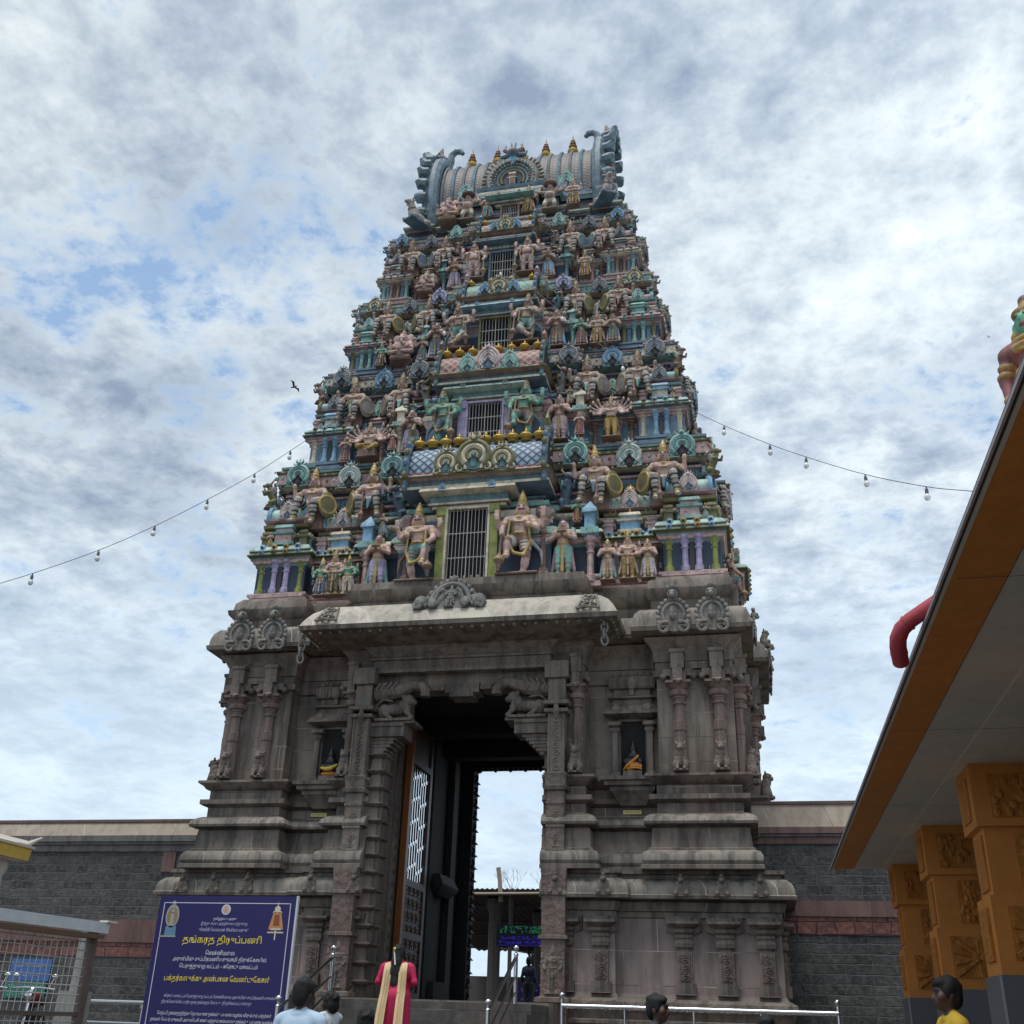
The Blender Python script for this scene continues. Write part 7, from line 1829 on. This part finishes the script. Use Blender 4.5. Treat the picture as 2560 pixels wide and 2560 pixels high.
m = MB(); m.box(-.36, .36, 0, .03, -.42, .42, plain('dark_blue_board', (.012, .012, .10), .4)); o = m.build('blue_board', None, (-1.08, 13.2, 2.20)); tag(o, 'small dark blue notice board low in the doorway beside the carved jamb', 'notice board'); marks(o, -.01, [(-.26, .3, .2, .06), (-.26, .22, -.06, .06)], plain('dim_blue_marks', (.22, .24, .5), .5))
m = MB(); m.tube([(-.25, .02, -.45), (-.25, .02, -.42)], .02, 6, PST); m.tube([(.25, .02, -.45), (.25, .02, -.42)], .02, 6, PST); m.build('foot', o)

# ------------------------------------------------------------------ birds
BRDM = plain('bird_plumage', (.03, .028, .028), .8)
def bird(x, y, z, s, lab, rz):
    t = thing('bird', lab, 'bird', (x, y, z), rz); t.rotation_euler = (.2, .5, rz)
    f = Fig(); f.e((0, 0, 0), (.05, .17, .055), 'dark'); f.e((0, -.17, .03), (.04, .05, .04), 'dark'); f.c((0, -.2, .03), (0, -.26, .02), .014, .004, 'dark'); f.e((0, .2, 0), (.05, .12, .012), 'dark')
    me = recolour(f.mesh('bird_body', .012), dict(dark=BRDM)); link('body', me, t, (0, 0, 0), (0, 0, 0), s)
    for q in (-1, 1):
        m = MB(); m.add([(0, -.08, 0), (q * .25, -.1, .16), (q * .46, .04, .10), (q * .24, .08, .13), (0, .1, 0), (0, 0, .02)], [(0, 1, 5), (1, 2, 3, 5), (5, 3, 4)][::1], BRDM); w = m.build('wing', t); w.scale = (s,) * 3
bird(-7.31, 3.3, 19.88, .55, 'dark bird with raised wings flying to the left of the tower', 1.2)
bird(17.1, 15.13, 27.19, .2, 'tiny distant bird in the sky near the hall roof statue', .4)

# ------------------------------------------------------------------ people (1 unit = standing height)
PM = dict(skin=plain('brown_skin', (.085, .044, .03), .55), hair=plain('black_hair', (.006, .0055, .0055), .75), shirt=GRW, leg=BLD, shoe=plain('dark_sandal', (.05, .035, .03), .6), lip=plain('brown_lip', (.14, .05, .045), .5), iris=DRK, trim=GLD)
class Person(Fig):
    def body(s, female=False, fat=1.0, dress=None, armL=None, armR=None, stride=0.0, head_turn=0.0, sleeve=.55, collar=True, child=1.0, tilt=0.0):
        T = 'shirt'; hw = (.118 if not female else .10) * fat
        lo = dress or 'leg'
        s.e((0, 0, .52), (.098 * fat, .072 * fat, .075), lo if dress else 'leg'); s.e((0, .004, .60), (.088 * fat, .066 * fat, .09), T); s.e((0, 0, .72), (.105 * fat, .070, .10), T); s.c((-hw + .03, .005, .795), (hw - .03, .005, .795), .042, .042, T)
        s.c((0, .008, .81), (0, 0, .875), .036, .032, 'skin')
        for q in (-1, 1): s.c((q * .018, .010, .842), (q * hw * .85, .005, .808), .026, .034, T)
        s.e((0, .03, .75), (.10 * fat, .05, .085), T)
        if collar: s.t((0, .004, .828), (0, -.15, 1), .040, .013, T)
        for q in (-1, 1):
            st = stride * q
            if dress:
                s.c((q * .03, 0, .5), (q * .075, .01 + st * .3, .16), .085 * fat, .10, dress); s.c((q * .05, st * .5, .2), (q * .05, st, .04), .04, .03, 'leg')
            else:
                s.c((q * .055, 0, .50), (q * .062, -.01 + st * .4, .275), .066 * fat, .046, 'leg'); s.c((q * .062, -.01 + st * .4, .275), (q * .065, .01 + st, .05), .047, .036, 'leg')
            s.c((q * .065, .015 + st, .025), (q * .075, -.075 + st, .018), .025, .02, 'shoe')
            a = armL if q < 0 else armR
            sh = (q * hw, .005, .79); el, ha = a if a else ((q * (hw + .035), .02, .63), (q * (hw + .03), -.03, .485))
            s.c(sh, el, .040, .031, T)
            mid = tuple(el[i] * (1 - sleeve) + ha[i] * sleeve for i in range(3)) if sleeve > 0 else el
            if sleeve > 0: s.c(el, mid, .032, .026, T)
            s.c(el, ha, .028, .020, 'skin')
            d = (Vector(ha) - Vector(el)).normalized(); sd_ = d.orthogonal().normalized(); sd_ = (Vector((0, 1, 0)) - d * d.y).normalized()
            h = Vector(ha) + d * .022; s.e(tuple(h), (.020, .022, .026), 'skin')
            nn = d.cross(sd_)
            for i, (of, ln) in enumerate(((-.018, .036), (-.006, .043), (.006, .040), (.018, .030))):
                b0 = h + sd_ * of + d * .018; b1 = b0 + d * ln * .55 + nn * (-q) * .006; b2 = b1 + d * ln * .5 + nn * (-q) * .014
                s.c(tuple(b0), tuple(b1), .0078, .0072, 'skin'); s.c(tuple(b1), tuple(b2), .0072, .006, 'skin')
            b0 = h + sd_ * -.016 - d * .008; b1 = b0 + sd_ * -.018 + d * .018 + nn * (-q) * .01; s.c(tuple(b0), tuple(b1), .009, .0075, 'skin'); s.c(tuple(b1), tuple(b1 + d * .018), .0075, .006, 'skin')
        s.k = child; s.ht = head_turn; s.tl = tilt
    def headp(s, hairy='short'):
        k, a, tl = s.k, s.ht, s.tl; c0 = Vector((0, -.006, .935)); rot = Euler((tl, 0, a)).to_matrix()
        def T(x, y, z): return tuple(c0 + rot @ Vector((x * k, y * k, z * k)))
        RM = [tuple(r) for r in rot]
        def E(p, r, m): s.p.append(('e', T(*p), tuple(q * k for q in r), m, RM))
        E((0, .004, .008), (.050, .062, .066), 'skin'); E((0, -.018, -.032), (.038, .042, .038), 'skin'); E((0, -.040, -.058), (.020, .018, .014), 'skin')
        E((0, -.064, -.010), (.010, .013, .020), 'skin'); E((0, -.068, -.018), (.013, .010, .009), 'skin'); E((0, -.055, -.036), (.020, .010, .006), 'lip')
        for q in (-1, 1):
            E((q * .021, -.054, .010), (.010, .007, .006), 'iris'); E((q * .022, -.058, .024), (.014, .007, .004), 'hair'); E((q * .052, .006, -.004), (.008, .014, .020), 'skin'); E((q * .035, -.04, -.012), (.016, .018, .018), 'skin')
        H = Person(); H.p = []
        def HE(p, r): H.p.append(('e', T(*p), tuple(q * k for q in r), 'hair', RM))
        random.seed(int(k * 100 + len(s.p)))
        for _ in range(46):
            th = random.uniform(0, 2 * PI); ph = random.uniform(.05, 1.25 if hairy == 'short' else 1.7); xx, yy, zz2 = math.sin(ph) * math.cos(th), math.sin(ph) * math.sin(th), math.cos(ph)
            if yy < -.55 and zz2 < .62: continue
            HE((.052 * xx, .014 + .060 * yy, .028 + .053 * zz2), (.012, .014, .012))
        if hairy == 'short':
            HE((0, .014, .030), (.059, .066, .056)); HE((0, .042, -.005), (.054, .036, .062)); HE((0, -.030, .058), (.044, .032, .024)); HE((-.02, -.044, .052), (.024, .018, .016))
            for q in (-1, 1): HE((q * .048, -.004, .012), (.012, .024, .034))
        elif hairy == 'long':
            HE((0, .012, .024), (.064, .068, .062)); HE((0, .046, -.02), (.062, .040, .075)); HE((.004, .068, -.10), (.060, .036, .08)); HE((.008, .082, -.20), (.060, .030, .10)); HE((.006, .092, -.30), (.050, .026, .07))
            for q in (-1, 1): HE((q * .047, .004, -.0), (.014, .03, .045))
        elif hairy == 'bob':
            HE((0, .012, .026), (.059, .064, .056)); HE((0, .042, -.015), (.054, .034, .06))
            for q in (-1, 1): HE((q * .048, .006, -.008), (.013, .03, .04))
            HE((0, -.042, .048), (.036, .018, .016))
        return H
def person(x, y, z, h, rz, label, cols, body, hair='short', vox=.0072):
    P_ = Person(); P_.body(**body); H = P_.headp(hair)
    mats = dict(PM); mats.update(cols)
    t = thing('person', label, 'person', (x, y, z), rz)
    random.seed(int(abs(x * 10)))
    for q in range(9):
        xa = random.uniform(-.08, .08); za = random.uniform(.56, .74); yb_ = (.072 if q % 3 else -.066)
        P_.c((xa, yb_, za), (xa + random.uniform(-.05, .05), yb_ * .96, za - random.uniform(.05, .12)), .008, .004, 'shirt')
    me = sdf_mesh('body', P_.p, mats, vox, .016); o = link('body', me, t, (0, 0, 0), (0, 0, 0), h)
    hm = sdf_mesh('hair', H.p, mats, vox, .012); link('hair', hm, t, (0, 0, 0), (0, 0, 0), h)
    return t
def cloth(name, rgb, rough=.8, sc=40, var=.12): return plain(name, rgb, rough, 0, None, var, sc)
LBL = cloth('pale_blue_shirt', (.42, .55, .68)); NVY = cloth('navy_shirt', (.045, .05, .085)); YSH = cloth('yellow_shirt', (.62, .40, .035), .8, 12); TRS = cloth('dark_trousers', (.03, .03, .035)); PNK = cloth('magenta_dress', (.52, .012, .085), .65, 10); CRD = cloth('cream_scarf', (.66, .50, .29), .8, 30, .2); WTE = cloth('white_top', (.62, .64, .66)); DGR = cloth('dark_green_top', (.05, .065, .06)); DBL = cloth('dark_blue_top', (.02, .025, .05))
person(1.84, -12.5, 0, 1.715, PI - .15, 'man in a pale blue collared shirt seen from behind beside the notice board', dict(shirt=LBL, leg=TRS), dict(fat=1.12, sleeve=.0, head_turn=-.1), 'short')
wt = person(.32, -4.87, .97, 1.56, PI + .06, 'woman in magenta dress and cream scarf, white flowers in her long hair, on the steps', dict(shirt=PNK, leg=CRD), dict(female=True, fat=1.55, dress='shirt', armL=((-.20, .02, .65), (-.06, -.10, .60)), armR=((.20, .02, .65), (.06, -.10, .60)), sleeve=.7, collar=False, stride=.03), 'long')
# scarf: two bands down the back
sc = MB(); h = 1.56
bk = lambda z: .012 + max(0, .72 - z) * .13
for q in (-1, 1):
    prof = [(-.055, .80, .040), (.01, .845, .042), (.07, .82, .044), (.098, .74, .044), (.105, .62, .044), (.105, .54, .045), (.128, .46, .046), (.142, .34, .048), (.15, .22, .05)]
    n = 9; V_ = []
    for (y, z, w) in prof:
        cxs = q * (.082 + (.84 - z) * (.02 if q < 0 else .05))
        for j in range(n):
            u = j / (n - 1) - .5; V_.append(((cxs + u * 2 * w) * h, (y + bk(z) + .010 * math.cos(j * 2.4) - .10 * u * u) * h, z * h))
    for (y, z, w) in prof:
        cxs = q * (.082 + (.84 - z) * (.02 if q < 0 else .05))
        for j in range(n):
            u = j / (n - 1) - .5; V_.append(((cxs + u * 2 * w) * h, (y + bk(z) - .008 + .010 * math.cos(j * 2.4) - .10 * u * u) * h, z * h))
    np_ = len(prof); o_ = np_ * n; F_ = []
    for a in range(np_ - 1):
        for j in range(n - 1):
            i0 = a * n + j; F_.append((i0, i0 + n, i0 + n + 1, i0 + 1)); F_.append((o_ + i0, o_ + i0 + 1, o_ + i0 + n + 1, o_ + i0 + n))
    for a in range(np_ - 1):
        for j in (0, n - 1): i0 = a * n + j; F_.append((i0, i0 + n, o_ + i0 + n, o_ + i0))
    sc.add(V_, F_, CRD)
sc.build('scarf', wt, sharp=80)
fl_ = MB()
for i in range(9): fl_.ball((.035 * h - .006 * i, (.062 + .006 * i) * h, (.955 - .017 * i) * h), .016, plain('jasmine', (.75, .75, .68), .7), 7, 5)
fl_.ball((.03 * h, .066 * h, .975 * h), .026, plain('yellow_flower', (.75, .6, .06), .7), 8, 6); fl_.build('hair_flowers', wt)
person(5.22, -10.75, 0, 1.70, PI / 2 - .25, 'man in a navy shirt facing right in front of the steel railing', dict(shirt=NVY, leg=TRS), dict(stride=.05, sleeve=.0), 'short')
person(7.88, -13.1, .2, 1.635, -PI / 2 + .18, 'man in a bright yellow shirt walking beside the orange pillars', dict(shirt=YSH, leg=TRS), dict(stride=.10, sleeve=.0, fat=1.08, armL=((-.15, .06, .63), (-.14, .05, .48)), armR=((.15, .04, .63), (.15, -.02, .48))), 'short')
person(2.36, -12.05, 0, 1.475, PI + .5, 'dark haired woman in a dark green top seen from behind, carrying a child', dict(shirt=DGR, leg=TRS), dict(female=True, fat=1.15, sleeve=.6, armL=((-.16, -.05, .66), (-.06, -.16, .62)), armR=((.19, -.02, .64), (.13, -.16, .58))), 'bob')
person(1.92, -11.95, .66, .94, -PI / 2 - .5, 'small child in a white top held up beside the dark haired woman', dict(shirt=WTE, leg=BLD), dict(child=1.45, fat=1.2, sleeve=.0, armL=((-.13, -.12, .74), (-.05, -.30, .76))), 'bob')
person(6.37, -10.9, 0, 1.53, PI, 'person with only dark hair showing below the steel railing, beyond the man in navy', dict(shirt=DBL, leg=TRS), dict(), 'short')
person(-.75, 11.5, 1.75, 1.52, PI, 'person in dark blue clothes standing in shadow beyond the doorway', dict(shirt=DBL, leg=TRS), dict(female=True), 'bob')
